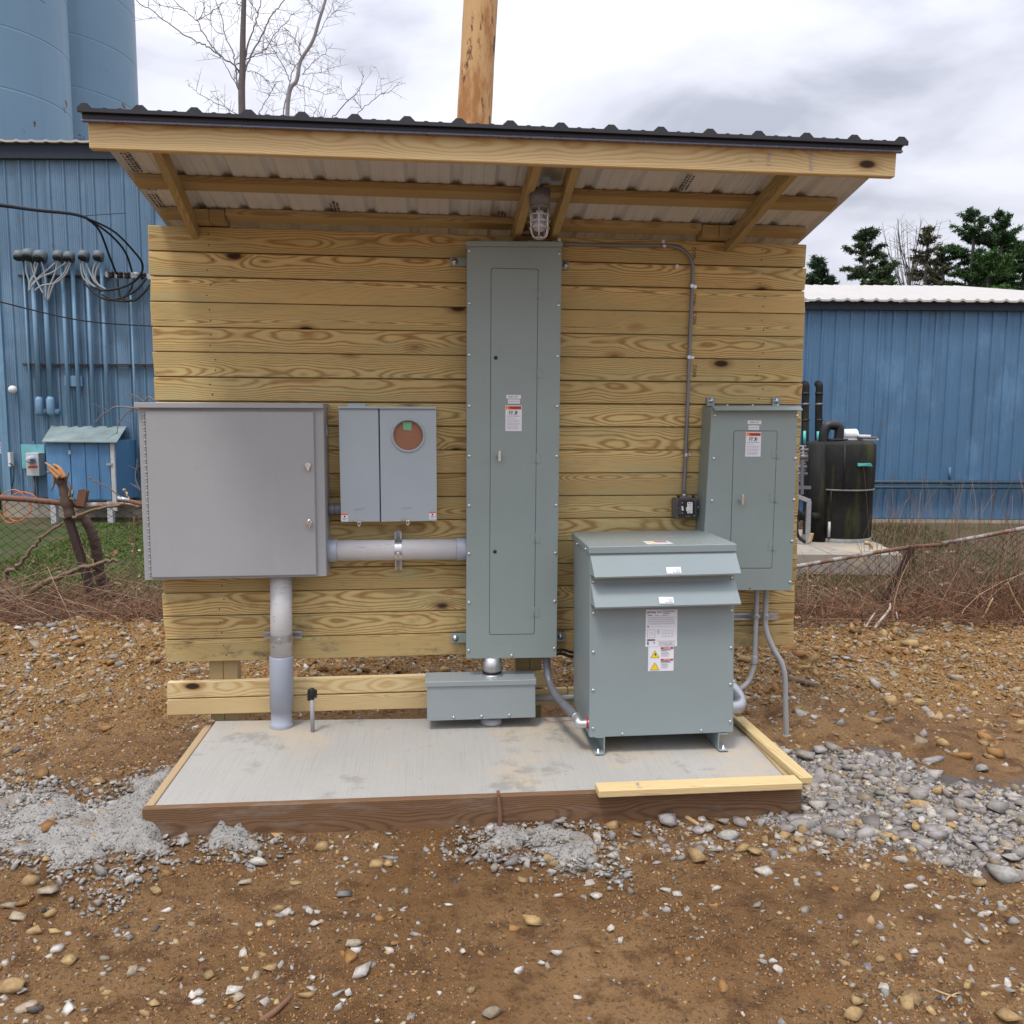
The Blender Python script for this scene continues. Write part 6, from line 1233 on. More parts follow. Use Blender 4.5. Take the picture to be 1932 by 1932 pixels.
m = MB(); m.box((ld[0]-.12, ld[1]-.17, ld[2]-.0175), (ld[0]+.10, ld[1]+.12, ld[2]+.0045)); o = m.build('dark_slab', M_FIXT, None, .004, origin=ld); tag(o, 'dark slab between white lids on the black tank', 'lid')
for i, (x, y0, y1, tp0, tp1) in enumerate(((170, 62, 700, 512, 640), (297, 60, 640, 516, 618))):
    t = thing('vent_pipe', ('left', 'right')[i]+' of two black pipes with teal tape rising against the blue wall', 'pipe', onF(*zz8(x-10, 1100), DB-.3), 'black pipes against the low blue building'); v = DB-.3
    P = [onF(*zz8(x-4, y1+450), v), onF(*zz8(x, y1-300), v), onF(*zz8(x+6, y0+60), v), onF(*zz8(x+4, y0+18), v+.03), onF(*zz8(x-8, y0+10), v+.18)]; MB().tube(spline(P, 6), .055, 12).build('pipe', M_TANK, t)
    for y in (150, 250, 400): MB().tube([onF(*zz8(x+3, y), v), onF(*zz8(x+3, y+22), v)], .060, 12).build('band', M_CABLE if y != 250 else M_FIXT, t)
    MB().tube([onF(*zz8(x-6, tp0), v-.042), onF(*zz8(x-7, tp1), v-.042)], .023, 8).build('teal_tape', M_TEAL, t)
fr = thing('pipe_rack', 'grey angle-iron frame and pipework left of the black tank', 'frame', onF(*zz8(200, 1560), TDp-.2)); v = TDp-.2
for a, b, wd in (((205, 1170), (190, 1565), .055), ((80, 1120), (215, 1172), .05), ((60, 1045), (222, 1045), .04), ((140, 790), (140, 1110), .03)): MB().bar(onF(*zz8(*a), v), onF(*zz8(*b), v), wd, .03, (0, 1, 0)).build('bar', M_GALV if wd > .045 else M_FIXT, fr)
m = MB(); m.tube([onF(*zz8(60, 1310), v+.2), onF(*zz8(200, 1315), v+.2)], .06, 12); m.tube([onF(*zz8(85, 1310), v+.18), onF(*zz8(108, 1310), v+.18)], .085, 12); m.tube([onF(*zz8(225, 1315), v+.2), onF(*zz8(300, 1315), v+.2)], .05, 12); m.build('flanged_pipe', M_TANK, fr)
m = MB(); rr_ = random.Random(2)
for k in range(9): c = onF(*zz8(150+rr_.uniform(-12, 12), 660+k*32), v+.1); m.tube([c-RH*rr_.uniform(.02, .07), c+RH*rr_.uniform(.02, .07)], rr_.uniform(.015, .035), 8)
m.tube([onF(*zz8(148, 650), v+.1), onF(*zz8(150, 940), v+.1)], .02, 8); m.build('valve_stack', M_FIXT, fr)
m = MB(); m.tube(spline([onF(*zz8(95, 1350), v), onF(*zz8(90, 1440), v), onF(*zz8(110, 1510), v), onF(*zz8(170, 1560), v)], 5), .022, 8); m.build('hose', M_CABLE, fr)
for pts, lab in (([(235, 1475), (225, 1520), (210, 1560)], 'short tan hose end standing left of the black tank'), ([(725, 1565), (770, 1570), (795, 1600), (790, 1625)], 'tan hose end curling on the edge of the tank base'), ([(350, 1710), (360, 1685), (385, 1690)], 'tan hose loop below the tank base')):
    P = spline([onF(*zz8(*p), 10.1) for p in pts], 5); tag(MB().tube(P, .022, 8).build('hose_end', M_STICK, None, origin=P[0]), lab, 'hose')

# ================================================================== FENCES
def chain_link(par, quad, cell=.062, r=.0044, seed=1, sag=.03):
    q = [np.array(p, float) for p in quad]; W_ = np.linalg.norm(q[1]-q[0]); Hh = np.linalg.norm(q[3]-q[0]); nu, nv = int(W_/cell), int(Hh/cell*1.6); m = MB(); dep = np.cross(q[1]-q[0], V(0, 0, 1)); dep /= np.linalg.norm(dep)
    rn = np.random.default_rng(seed)
    def P(u, v): 
        p = bil(q, min(1, max(0, u)), v); return p+dep*(.05*math.sin(5*u+2*v)+.03*math.sin(13*u+4))*sag/.03+V(0, 0, .012*math.sin(9*u+5*v))
    for i in range(nu+1):
        pts = [P((i+(.5 if (i+j) % 2 else -.5)*1.04)/nu, j/nv)+dep*(.003 if j % 2 else -.003) for j in range(nv+1)]
        m.tube(pts, r, 3, cap=False, smooth=False)
    o = m.build('chain_link_mesh', M_RUSTD, par, recalc=False); return o
zl8 = lambda x, y: (.20053*x, 871.7+.20053*y)
DF = 8.1
fl = thing('left_fence', 'sagging rusty chain-link fence with a top rail, left of the shelter', 'fence', onF(120, 1160, DF))
P = [onF(*zl8(x, y), DF) for x, y in ((-300, 315), (0, 335), (280, 355), (560, 385), (760, 410), (900, 405), (1180, 405), (1500, 430), (2200, 440))]; MB().tube(spline(P[:5], 4), .028, 10).build('top_rail', M_RUST, fl); MB().tube(spline(P[4:], 4), .026, 10).build('top_rail', M_RAIL, fl)
chain_link(fl, [onF(*zl8(-300, 330), DF+.03), onF(*zl8(2200, 445), DF+.03), onF(*zl8(2200, 1450), DF-.02), onF(*zl8(-300, 1330), DF-.02)], .060)
a, b = onF(*zl8(628, 520), DF-.07), onF(*zl8(915, 1440), DF-.12); m = MB(); d = (b-a)/np.linalg.norm(b-a); m.bar(a, b+d*.1, .062, .008, (0, 1, 0)); s = np.cross(d, V(0, 1, 0)); s /= np.linalg.norm(s); m.bar(a+s*.031+V(0, .03, 0), b+d*.1+s*.031+V(0, .03, 0), .008, .06, (0, 1, 0)); m.build('leaning_post', M_RUSTD, fl); MB().bar(onF(*zl8(600, 528), DF-.08), onF(*zl8(640, 526), DF-.08), .02, .01).build('post_lip', M_RUST, fl)
c0, c1 = onF(*zl8(765, 410), DF-.03), onF(*zl8(790, 272), DF-.03); m = MB(); d = (c1-c0); s = .062; u = V(1, 0, 0)
for off in (V(-.036, 0, 0), V(.036, 0, 0)): m.bar(c0+off*.6, c1+off, .006, .07, (0, 1, 0))
for off in (V(0, -.035, 0), V(0, .035, 0)): m.bar(c0+off, c1+off+V(0, 0, .01), .074, .005, (0, 1, 0))
m.build('broken_post_top', M_RUST, fl)
gp = thing('fallen_rail', 'grey pipe end with a rusty tail lying over the left fence by the cabinet', 'pipe', onF(*zl8(1220, 365), DF-.15)); a, b, c = onF(*zl8(1105, 340), DF-.15), onF(*zl8(1212, 366), DF-.13), onF(*zl8(1500, 440), DF-.1); MB().tube([a, b], .024, 12).build('pipe_end', M_PVCB if False else M_GALV, gp); MB().tube([b, c], .020, 10).build('rusty_tail', M_RUST, gp)
zr7 = lambda x, y: (1485.1+.23128*x, 968.6+.23128*y)
DR = 7.9
fr2 = thing('right_fence', 'leaning rusty chain-link fence with a broken top rail, right of the shelter', 'fence', onF(1640, 1190, DR))
P = [onF(*zr7(x, y), DR) for x, y in ((-700, 520), (60, 436), (420, 372), (760, 312), (1035, 272))]; MB().tube(P, .020, 10).build('top_rail', M_RAIL, fr2)
P = [onF(*zr7(x, y), DR) for x, y in ((1030, 270), (1320, 252))]; MB().tube(P, .018, 10).build('rail_sleeve', M_RUST, fr2)
P = [onF(*zr7(x, y), DR) for x, y in ((1250, 248), (1600, 185), (1932, 122), (2600, 0))]; MB().tube(P, .020, 10).build('top_rail', M_RAIL, fr2)
a, b = onF(*zr7(1020, 275), DR-.03), onF(*zr7(690, 900), DR-.12); d = (b-a)/np.linalg.norm(b-a); s = np.cross(d, V(0, 1, 0)); m = MB(); m.bar(a, b+d*.25, .055, .008, (0, 1, 0)); m.bar(a+s*.028+V(0, .03, 0), b+d*.25+s*.028+V(0, .03, 0), .008, .06, (0, 1, 0)); m.build('leaning_post', M_RUSTD, fr2)
chain_link(fr2, [onF(*zr7(-700, 520), DR+.03), onF(*zr7(1035, 280), DR+.03), onF(*zr7(1000, 1010), DR-.25), onF(*zr7(-700, 1010), DR-.25)], .055, .0040, 2, .05)
chain_link(fr2, [onF(*zr7(1036, 280), DR+.03), onF(*zr7(2600, 20), DR+.03), onF(*zr7(2500, 1010), DR-.25), onF(*zr7(1002, 1010), DR-.25)], .055, .0040, 3, .06)

# ================================================================== DEAD WOOD ALONG THE LEFT FENCE
def limb(name, pts, r0, r1, v, mat, label, cat, group=None, dv=0.0, jit=.006, n=8, k=6):
    m_ = len(pts); Q = spline([onF(*zl8(x, y), v+dv*i/max(1, m_-1)) for i, (x, y) in enumerate(pts)], k); rn = random.Random(label)
    Q = [q+V(rn.gauss(0, jit), rn.gauss(0, jit), rn.gauss(0, jit)) for q in Q]; rr = np.linspace(r0, r1, len(Q))*np.array([rn.uniform(.94, 1.07) for _ in Q])
    return tag(MB().tube(Q, list(rr), n).build(name, mat, None, origin=Q[0]), label, cat, group)
limb('vine_trunk', [(770, 500), (860, 650), (905, 820), (930, 1030), (975, 1150), (1040, 1290)], .044, .062, DF+.2, M_BARK, 'thick shaggy vine trunk growing behind the left fence post', 'trunk', n=12, jit=.003)
sm = thing('broken_stump', 'torn-off vine stump with splintered orange wood above the left fence rail', 'stump', onF(*zl8(640, 460), DF-.05))
Q = spline([onF(*zl8(x, y), DF-.05) for x, y in ((660, 520), (640, 420), (610, 300), (580, 190), (545, 100), (500, 60))], 5); rn = random.Random(4); MB().tube(Q, [r*rn.uniform(.85, 1.15) for r in np.linspace(.055, .042, len(Q))], 10).build('bark', M_BARK, sm)
for pts in ([(585, 130), (510, 70), (425, 5)], [(560, 150), (490, 90), (455, 40)], [(600, 150), (560, 60), (500, 20)]): Q = spline([onF(*zl8(x, y), DF-.10) for x, y in pts], 4); MB().tube(Q, list(np.linspace(.030, .006, len(Q))), 6).build('splinter', M_RAWWOOD, sm)
for pts in ([(650, 330), (665, 230), (640, 190)], [(655, 340), (690, 355), (700, 335)], [(620, 160), (640, 120), (650, 85)], [(520, 110), (510, 200), (485, 275)], [(540, 95), (460, 100), (432, 92)]): Q = spline([onF(*zl8(x, y), DF-.08) for x, y in pts], 4); MB().tube(Q, list(np.linspace(.016, .004, len(Q))), 5).build('bark_strip', M_BRANCH, sm)
BG = 'dead branches tangled in the left fence'
limb('dead_branch', [(605, 575), (480, 640), (340, 760), (240, 900), (150, 995), (55, 1040), (60, 1150), (195, 1300)], .012, .022, DF-.2, M_BRANCH, 'long curved branch arching from the fence post down to the left', 'branch', BG, jit=.008)
limb('dead_branch', [(190, 1305), (330, 1190), (560, 1075), (760, 1000), (900, 965), (1040, 925), (1112, 930)], .030, .011, DF-.25, M_BRANCH, 'straight thick branch rising to the right across the leaning post', 'branch', BG, jit=.008)
limb('dead_branch', [(-60, 1160), (90, 1260), (190, 1325)], .020, .024, DF-.2, M_BRANCH, 'grey-brown branch running down from the left edge', 'branch', BG)
limb('dead_branch', [(680, 525), (900, 445), (1150, 405), (1340, 440)], .016, .010, DF-.1, M_BRANCH, 'branch arching right from the post toward the wide cabinet', 'branch', BG)
limb('dead_branch', [(712, 600), (765, 780), (800, 860), (885, 955)], .010, .014, DF+.1, M_STICK, 'pale pinkish branch behind the leaning fence post', 'branch', BG)
limb('dead_branch', [(-60, 1470), (60, 1500), (150, 1545)], .045, .03, DF-.4, M_BARK, 'dark log end at the left edge below the fence', 'branch', BG)
for i, (pts, r, lab) in enumerate((([(1118, 1525), (1200, 1380), (1262, 1280)], .010, 'pale stick leaning right beside the plank wall bottom'), ([(1150, 1490), (1240, 1650), (1285, 1715)], .007, 'thin whitish stick near the lower left end of the wall'), ([(370, 1290), (400, 1390), (700, 1480), (950, 1430), (1050, 1560), (1150, 1690)], .007, 'long thin root snaking over the dark litter'), ([(150, 1545), (180, 1400), (205, 1320)], .010, 'stiff root hanging below the branch fork'), ([(330, 1250), (298, 1360), (350, 1535)], .007, 'curved thin root under the thick branch'),
    ([(1262, 520), (1270, 900), (1285, 1300), (1235, 1610)], .006, 'upright thin stem just left of the plank wall'), ([(1225, 640), (1235, 900), (1275, 1300)], .005, 'second upright stem just left of the plank wall'), ([(840, 150), (960, 210), (1100, 300), (1180, 390)], .006, 'thin bare twig slanting in front of the blue cabinet'), ([(1170, 260), (1195, 310), (1215, 375)], .011, 'short pale splintered stick on the grey pipe end'))):
    limb('twig', pts, r, r*.6, DF-.3, M_STICK if 'pale' in lab or 'whitish' in lab else M_BRANCH, lab, 'twig', 'twigs by the left fence', n=6)
# bare twigs poking over the wide cabinet
tb = lambda x, y: (.1504*x, 710+.1504*y)
def tw(pts, lab, r=.008, v=7.0):
    Q = spline([onF(*tb(x, y), v) for x, y in pts], 5); m = MB().tube(Q, list(np.linspace(r, r*.5, len(Q))), 5); twigs(m, Q, r*.45, 4, .10, rnd=random.Random(lab), depth=1); tag(m.build('twig', M_TWIG, None, origin=Q[0]), lab, 'twig', 'twigs beside the wide cabinet')
tw([(1760, 410), (1600, 390), (1440, 385), (1370, 440), (1280, 480), (1200, 590)], 'bare twig reaching left from behind the wide cabinet top'); tw([(1720, 400), (1620, 430), (1530, 530), (1480, 610), (1470, 720)], 'bare twig drooping over the sloped cabinet roof', .006)
tw([(1960, 330), (1870, 260), (1800, 310), (1690, 240), (1570, 225)], 'bare twig crossing the blue wall just above the wide cabinet', .007); tw([(1760, 1440), (1700, 1280), (1720, 1100), (1715, 1040)], 'bare twig standing upright left of the wide cabinet', .006)

# ================================================================== STEM AND GRASS STUFF
def tubes_np(P, r, col):   # P: (N,K,3) -> 3-sided tubes
    N, K, _ = P.shape; t = np.gradient(P, axis=1); t /= np.linalg.norm(t, axis=2)[..., None]+1e-9; u = np.cross(t, V(.3, .9, .31)); u /= np.linalg.norm(u, axis=2)[..., None]+1e-9; wv = np.cross(t, u)
    taper = np.linspace(1, .45, K)[None, :, None]; rr = r[:, None, None]*taper
    ring = np.stack([P+u*rr*math.cos(a)+wv*rr*math.sin(a) for a in (0, 2.094, 4.189)], 2); Vv = ring.reshape(-1, 3)
    base = (np.arange(N)*K*3)[:, None, None, None]; k = (np.arange(K-1)*3)[None, :, None, None]; q = np.array([[0, 1, 4, 3], [1, 2, 5, 4], [2, 0, 3, 5]])[None, None]; F = (base+k+q).reshape(-1, 4)
    return Vv, F, np.repeat(col, K*3, 0)
def stems(name, x, y, hgt, lean, col, r, label, seed, cat='brush', K=6, curl=.35):
    rn = np.random.default_rng(seed); N = len(x); a = rn.uniform(0, 6.283, N); t = np.linspace(0, 1, K)[None]; L = lean*rn.uniform(.2, 1.5, N); z0 = ground_z(x, y)-.02
    ca, sa = np.cos(a), np.sin(a); wob = rn.normal(size=(N, 1))*curl; wob2 = rn.normal(size=(N, 1))*curl*.6
    hx = x[:, None]+ca[:, None]*L[:, None]*t**1.4+ (-sa)[:, None]*wob*hgt[:, None]*np.sin(t*3)*.4; hy = y[:, None]+sa[:, None]*L[:, None]*t**1.4+ca[:, None]*wob2*hgt[:, None]*np.sin(t*2.6)*.4
    hz = z0[:, None]+hgt[:, None]*(t-.25*np.abs(wob)*t**2.2); Vv, F, C = tubes_np(np.stack([hx, hy, hz], -1), r, col); o = bpy.data.objects.new(name, npmesh(name, Vv, F, M_STEM, C)); COL.objects.link(o); tag(o, label, cat, kind='stuff'); return o
def colmix(N, cols, seed, v=.3): rn = np.random.default_rng(seed); c = np.array(cols)[rn.integers(0, len(cols), N)]; return c*rn.uniform(1-v, 1+v, (N, 1))
def at_u(u, v): return CAM[0]+RH[0]*u+FH[0]*v, CAM[1]+RH[1]*u+FH[1]*v
rn = np.random.default_rng(21)
BR = [(.15, .070, .040), (.20, .098, .055), (.24, .135, .08), (.10, .045, .029), (.30, .19, .115)]
N = 4400; u = rn.uniform(2.1, 5.6, N); v = rn.normal(7.6, .34, N).clip(7.05, 9.2); x, y = at_u(u, v); hh = rn.gamma(3, .072, N).clip(.05, .75)*np.interp(u, (2.1, 2.6, 3.2, 4.0, 4.6, 5.5), (.95, .70, .5, .65, 1.1, 1.5)); stems('dry_brush', x, y, hh, .28, colmix(N, BR, 1), rn.uniform(.0018, .0042, N), 'tangle of reddish-brown dry weeds along the right fence', 22)
N = 2600; u = rn.uniform(2.1, 5.6, N); v = rn.uniform(8.3, 11.5, N); x, y = at_u(u, v); stems('dry_weeds', x, y, rn.gamma(3, .045, N), .15, colmix(N, BR[1:], 2), rn.uniform(.0015, .0035, N), 'thin dry weeds scattered over the grass behind the right fence', 23)
N = 240; u = rn.uniform(3.6, 5.6, N); v = rn.uniform(7.6, 8.6, N); x, y = at_u(u, v); stems('tall_weeds', x, y, rn.uniform(.7, 1.45, N), .22, colmix(N, [(.17, .11, .075), (.25, .17, .12)], 3), rn.uniform(.002, .0045, N), 'tall feathery dry weeds at the right edge', 24)
N = 4200; u = rn.uniform(-5.6, -1.2, N); v = rn.normal(7.75, .5, N).clip(6.9, 9.3); x, y = at_u(u, v); stems('dry_brush', x, y, rn.gamma(2.0, .085, N).clip(.03, .75), .42, colmix(N, BR, 4), rn.uniform(.0018, .0048, N), 'dark brown litter of dry stems below the left fence', 25, curl=.8)
N = 900; u = rn.uniform(-2.6, -1.3, N); v = rn.normal(7.5, .35, N); x, y = at_u(u, v); stems('dry_brush', x, y, rn.gamma(3, .15, N).clip(.1, 1.0), .2, colmix(N, BR, 5), rn.uniform(.0018, .004, N), 'upright dry stems just left of the plank wall', 26, curl=.5)
N = 1500; u = rn.uniform(-1.4, 2.3, N); v = rn.normal(7.9, .3, N); x, y = at_u(u, v); stems('dry_brush', x, y, rn.gamma(2.5, .12, N), .3, colmix(N, BR, 6), rn.uniform(.0018, .004, N), 'dry weeds hidden behind the plank wall', 27)
N = 900; u = rn.uniform(-5.8, -1.4, N); v = rn.uniform(12.4, 13.2, N); x, y = at_u(u, v); stems('dry_weeds', x, y, rn.gamma(2.5, .06, N), .1, colmix(N, BR, 7), rn.uniform(.002, .004, N), 'dead weeds at the foot of the tall blue building', 28)
N = 700; u = rn.uniform(2.2, 6.2, N); v = rn.uniform(12.2, 13.5, N); x, y = at_u(u, v); stems('dry_weeds', x, y, rn.gamma(2.5, .11, N), .12, colmix(N, BR[2:], 8), rn.uniform(.002, .004, N), 'dead weeds at the foot of the low blue building', 29)
N = 380; u = rn.uniform(2.1, 5.6, N); v = rn.normal(7.55, .35, N).clip(7.0, 8.6); x, y = at_u(u, v); stems('dry_brush', x, y, rn.uniform(.12, .75, N)*np.interp(u, (2.1, 3.2, 5.5), (.8, .8, 1.3)), .75, colmix(N, [(.26, .15, .09), (.34, .23, .15), (.20, .10, .06)], 11), rn.uniform(.0022, .0050, N), 'long leaning tan stems in the brush along the right fence', 31, curl=.6)
N = 300; u = rn.uniform(-5.6, -1.35, N); v = rn.normal(7.6, .4, N).clip(6.9, 8.8); x, y = at_u(u, v); stems('dry_brush', x, y, rn.uniform(.1, .7, N), .95, colmix(N, [(.22, .15, .10), (.16, .10, .065), (.30, .21, .14)], 12), rn.uniform(.0022, .0055, N), 'long fallen stems tangled along the left fence', 32, curl=.9)
# pale stalks lying at the foot of the right fence
SG = 'pale dry stalks by the right fence'
for i, (pts, r, lab) in enumerate((([(560, 1100), (640, 930), (715, 810)], .009, 'white stalk leaning right, left in the pale clump'), ([(640, 1040), (740, 900), (830, 790), (840, 735)], .011, 'thickest white stalk slanting up to the right fence post foot'), ([(545, 1100), (600, 960), (635, 900)], .008, 'short forked white stalk'), ([(560, 1010), (555, 940)], .008, 'stubby upright white stalk'), ([(885, 1110), (930, 1000), (1030, 910)], .008, 'pale stalk right of the white clump leaning right'), ([(950, 1140), (920, 980), (890, 800)], .007, 'pale stalk right of the white clump leaning left'), ([(310, 1025), (560, 1030), (860, 1000)], .007, 'pale stalk lying flat along the dirt edge'),
    ([(380, 1060), (560, 1080), (700, 1040)], .008, 'second pale stalk lying flat along the dirt edge'), ([(1100, 1180), (1180, 1060), (1400, 1030)], .007, 'tan stalk bent over the brush'), ([(1400, 1100), (1500, 1030), (1600, 985)], .007, 'tan stalk lying in the brown brush'), ([(1530, 1010), (1600, 850), (1680, 690)], .008, 'long tan stalk leaning right in the tall weeds'), ([(1700, 1210), (1760, 1170), (1790, 1150)], .010, 'grey stub of stalk at the lower right of the brush'), ([(1230, 1080), (1300, 1170)], .007, 'short tan stalk pointing down to the dirt'), ([(1940, 830), (1860, 700), (1800, 560)], .006, 'thin stalk leaning left at the right edge'))):
    Q = spline([onF(*zr7(x, y), 6.98+.015*i) for x, y in pts], 5); tag(MB().tube(Q, list(np.linspace(r*1.35, r*.7, len(Q))), 6).build('dry_stalk', M_STICK if 'tan' in lab or 'thin' in lab else plain('bleached_stalk', (.60, .52, .45), .9), None, origin=Q[0]), lab, 'stalk', SG)
# lawn blades
def blades(name, u0, u1, v0, v1, N, cols, label, seed, h0=.02, h1=.07):
    rn = np.random.default_rng(seed); u = rn.uniform(u0, u1, N); v = v0+(v1-v0)*rn.random(N); x, y = at_u(u, v); n = len(x)
    z = ground_z(x, y); a = rn.uniform(0, 6.28, n); h = rn.uniform(h0, h1, n)*np.clip(.75+1.1*fbm(x, y, .9, 3, seed), .3, 1.3); wd = rn.uniform(.004, .009, n); b = np.stack([x, y, z], -1); s = np.stack([np.cos(a), np.sin(a), 0*a], -1)*wd[:, None]; tip = b+np.stack([rn.normal(size=n)*.025, rn.normal(size=n)*.025, h], -1)
    Vv = np.stack([b-s, b+s, tip], 1).reshape(-1, 3); c = np.repeat(colmix(n, cols, seed+1, .35), 3, 0); o = bpy.data.objects.new(name, npmesh(name, Vv, np.arange(3*n).reshape(-1, 3), M_GRASS, c)); COL.objects.link(o); tag(o, label, 'grass', kind='stuff')
blades('grass', -6.2, -.9, 8.5, 12.8, 95000, [(.075, .15, .022), (.10, .18, .03), (.055, .11, .02), (.19, .165, .07)], 'short green lawn between the left fence and the tall blue building', 41)
blades('grass', 1.8, 6.6, 8.2, 13.4, 60000, [(.07, .105, .022), (.14, .115, .06), (.17, .125, .075), (.05, .085, .02), (.20, .15, .10)], 'patchy green and brown grass behind the right fence', 43)
# fallen leaves on the litter and lawn
rn = np.random.default_rng(5); N = 900; u = np.where(rn.random(N) < .5, rn.uniform(-5.8, -1.4, N), rn.uniform(2.2, 6, N)); v = rn.uniform(7.0, 11.5, N); x, y = at_u(u, v); z = ground_z(x, y)+rn.uniform(.01, .05, N); b = np.stack([x, y, z], -1); d1 = rn.normal(size=(N, 3))*V(.03, .03, .010); d2 = rn.normal(size=(N, 3))*V(.022, .022, .010)
Vv = np.stack([b-d1, b-d2, b+d1, b+d2], 1).reshape(-1, 3); o = bpy.data.objects.new('fallen_leaves', npmesh('fallen_leaves', Vv, np.arange(4*N).reshape(-1, 4), M_STEM, np.repeat(colmix(N, [(.30, .18, .10), (.22, .10, .05), (.38, .27, .17)], 9), 4, 0))); COL.objects.link(o); tag(o, 'scattered dry leaves on the grass and litter', 'leaves', kind='stuff')

# ================================================================== CEMENT SPILLS
for i, (poly, lab) in enumerate(zip(SPILLS, ('large dried grey cement spill at the front left corner of the pad', 'grey cement spill in the dirt at the middle of the front form board', 'small pale cement crust on the dirt in front of the large spill'))):
    P = np.array(poly); gx = np.arange(P[:, 0].min()-.1, P[:, 0].max()+.1, .014); gy = np.arange(P[:, 1].min()-.1, P[:, 1].max()+.1, .014); GX, GY = np.meshgrid(gx, gy); sdv = sdpoly(GX, GY, poly)+.15*fbm(GX, GY, 4.0, 4, 71+i, .6)+.09*fbm(GX, GY, 19, 3, 73+i)
    padd = -sdpoly(GX, GY, [tuple(k) for k in cq]); pile = .075*np.exp(-np.clip(padd, 0, 9)/.10) if i == 0 else .02*np.exp(-np.clip(padd, 0, 9)/.10)
    inn = sst(.0, .14, sdv); pile = pile*inn
    hgt = np.clip(sdv, -.05, .12)*.14+(.034*fbm(GX, GY, 11, 4, 75+i, .6)+.006*fbm(GX, GY, 60, 2, 77+i))*sst(-.02, .06, sdv)+pile*(.6+.8*(fbm(GX, GY, 12, 3, 79)+.5)); GZ = ground_z(GX, GY)+hgt-.002
    n_, m_ = GX.shape; ii = np.arange(n_*m_).reshape(n_, m_); F = np.stack([ii[:-1, :-1], ii[:-1, 1:], ii[1:, 1:], ii[1:, :-1]], -1).reshape(-1, 4); ok = (sdv > -.03).ravel(); F = F[ok[F].all(1)]; us = np.unique(F); mp = -np.ones(n_*m_, int); mp[us] = np.arange(len(us)); Vv = np.stack([GX, GY, GZ], -1).reshape(-1, 3)[us]
    o0 = Vv.mean(0); o = bpy.data.objects.new('cement_spill', npmesh('cement_spill', Vv-o0, mp[F], M_SPILL, np.repeat(np.clip((sdv.ravel()[us]+.03)/.10, 0, 1)[:, None], 3, 1), smooth=True)); o.location = Vector(o0); COL.objects.link(o); tag(o, lab, 'cement spill')

# ================================================================== STONES
def rock_shape(seed, flat=.6, npt=11):
    rn = np.random.default_rng(seed); p = rn.normal(size=(npt, 3)); p /= np.linalg.norm(p, axis=1)[:, None]; p *= rn.uniform(.72, 1.12, (npt, 1))
    if npt > 8 and seed % 3:   # split, blocky stone
        bx_ = np.array([[a, b, c] for a in (-1, 1) for b in (-1, 1) for c in (-1, 1)], float)*rn.uniform(.30, .92, (8, 3)); bx_ = bx_[rn.permutation(8)[:rn.integers(5, 8)]]; bx_[:, 0] += bx_[:, 1]*rn.uniform(-.45, .45); p = np.concatenate([bx_, p[:5]*V(1, .95, .9)]); p *= V(1, rn.uniform(.6, .9), flat*rn.uniform(.75, 1.15)); p[:, 2] = np.clip(p[:, 2], -.5*flat, .95*flat)
    bm = bmesh.new(); [bm.verts.new(q) for q in p]; bmesh.ops.convex_hull(bm, input=bm.verts); bmesh.ops.delete(bm, geom=[v for v in bm.verts if not v.link_faces], context='VERTS'); bm.verts.index_update(); bm.verts.ensure_lookup_table()
    vs = np.array([v.co[:] for v in bm.verts]); fs = np.array([[v.index for v in f.verts] for f in bm.faces]); bm.free(); return vs, fs
SHAPES = [rock_shape(100+i, (.75, .5, .32, .6)[i % 4]) for i in range(24)]
C1, C2, C3 = (.225, .120, .050), (.115, .062, .029), (.36, .22, .11)
CG, CT, CW, CD, CL, CO, CK = (.295, .285, .268), (.36, .245, .115), (.46, .43, .385), (.075, .070, .066), (.265, .25, .245), (.27, .14, .05), (.33, .28, .205)
CRUMBS = [rock_shape(300+i, .7, 7) for i in range(10)]
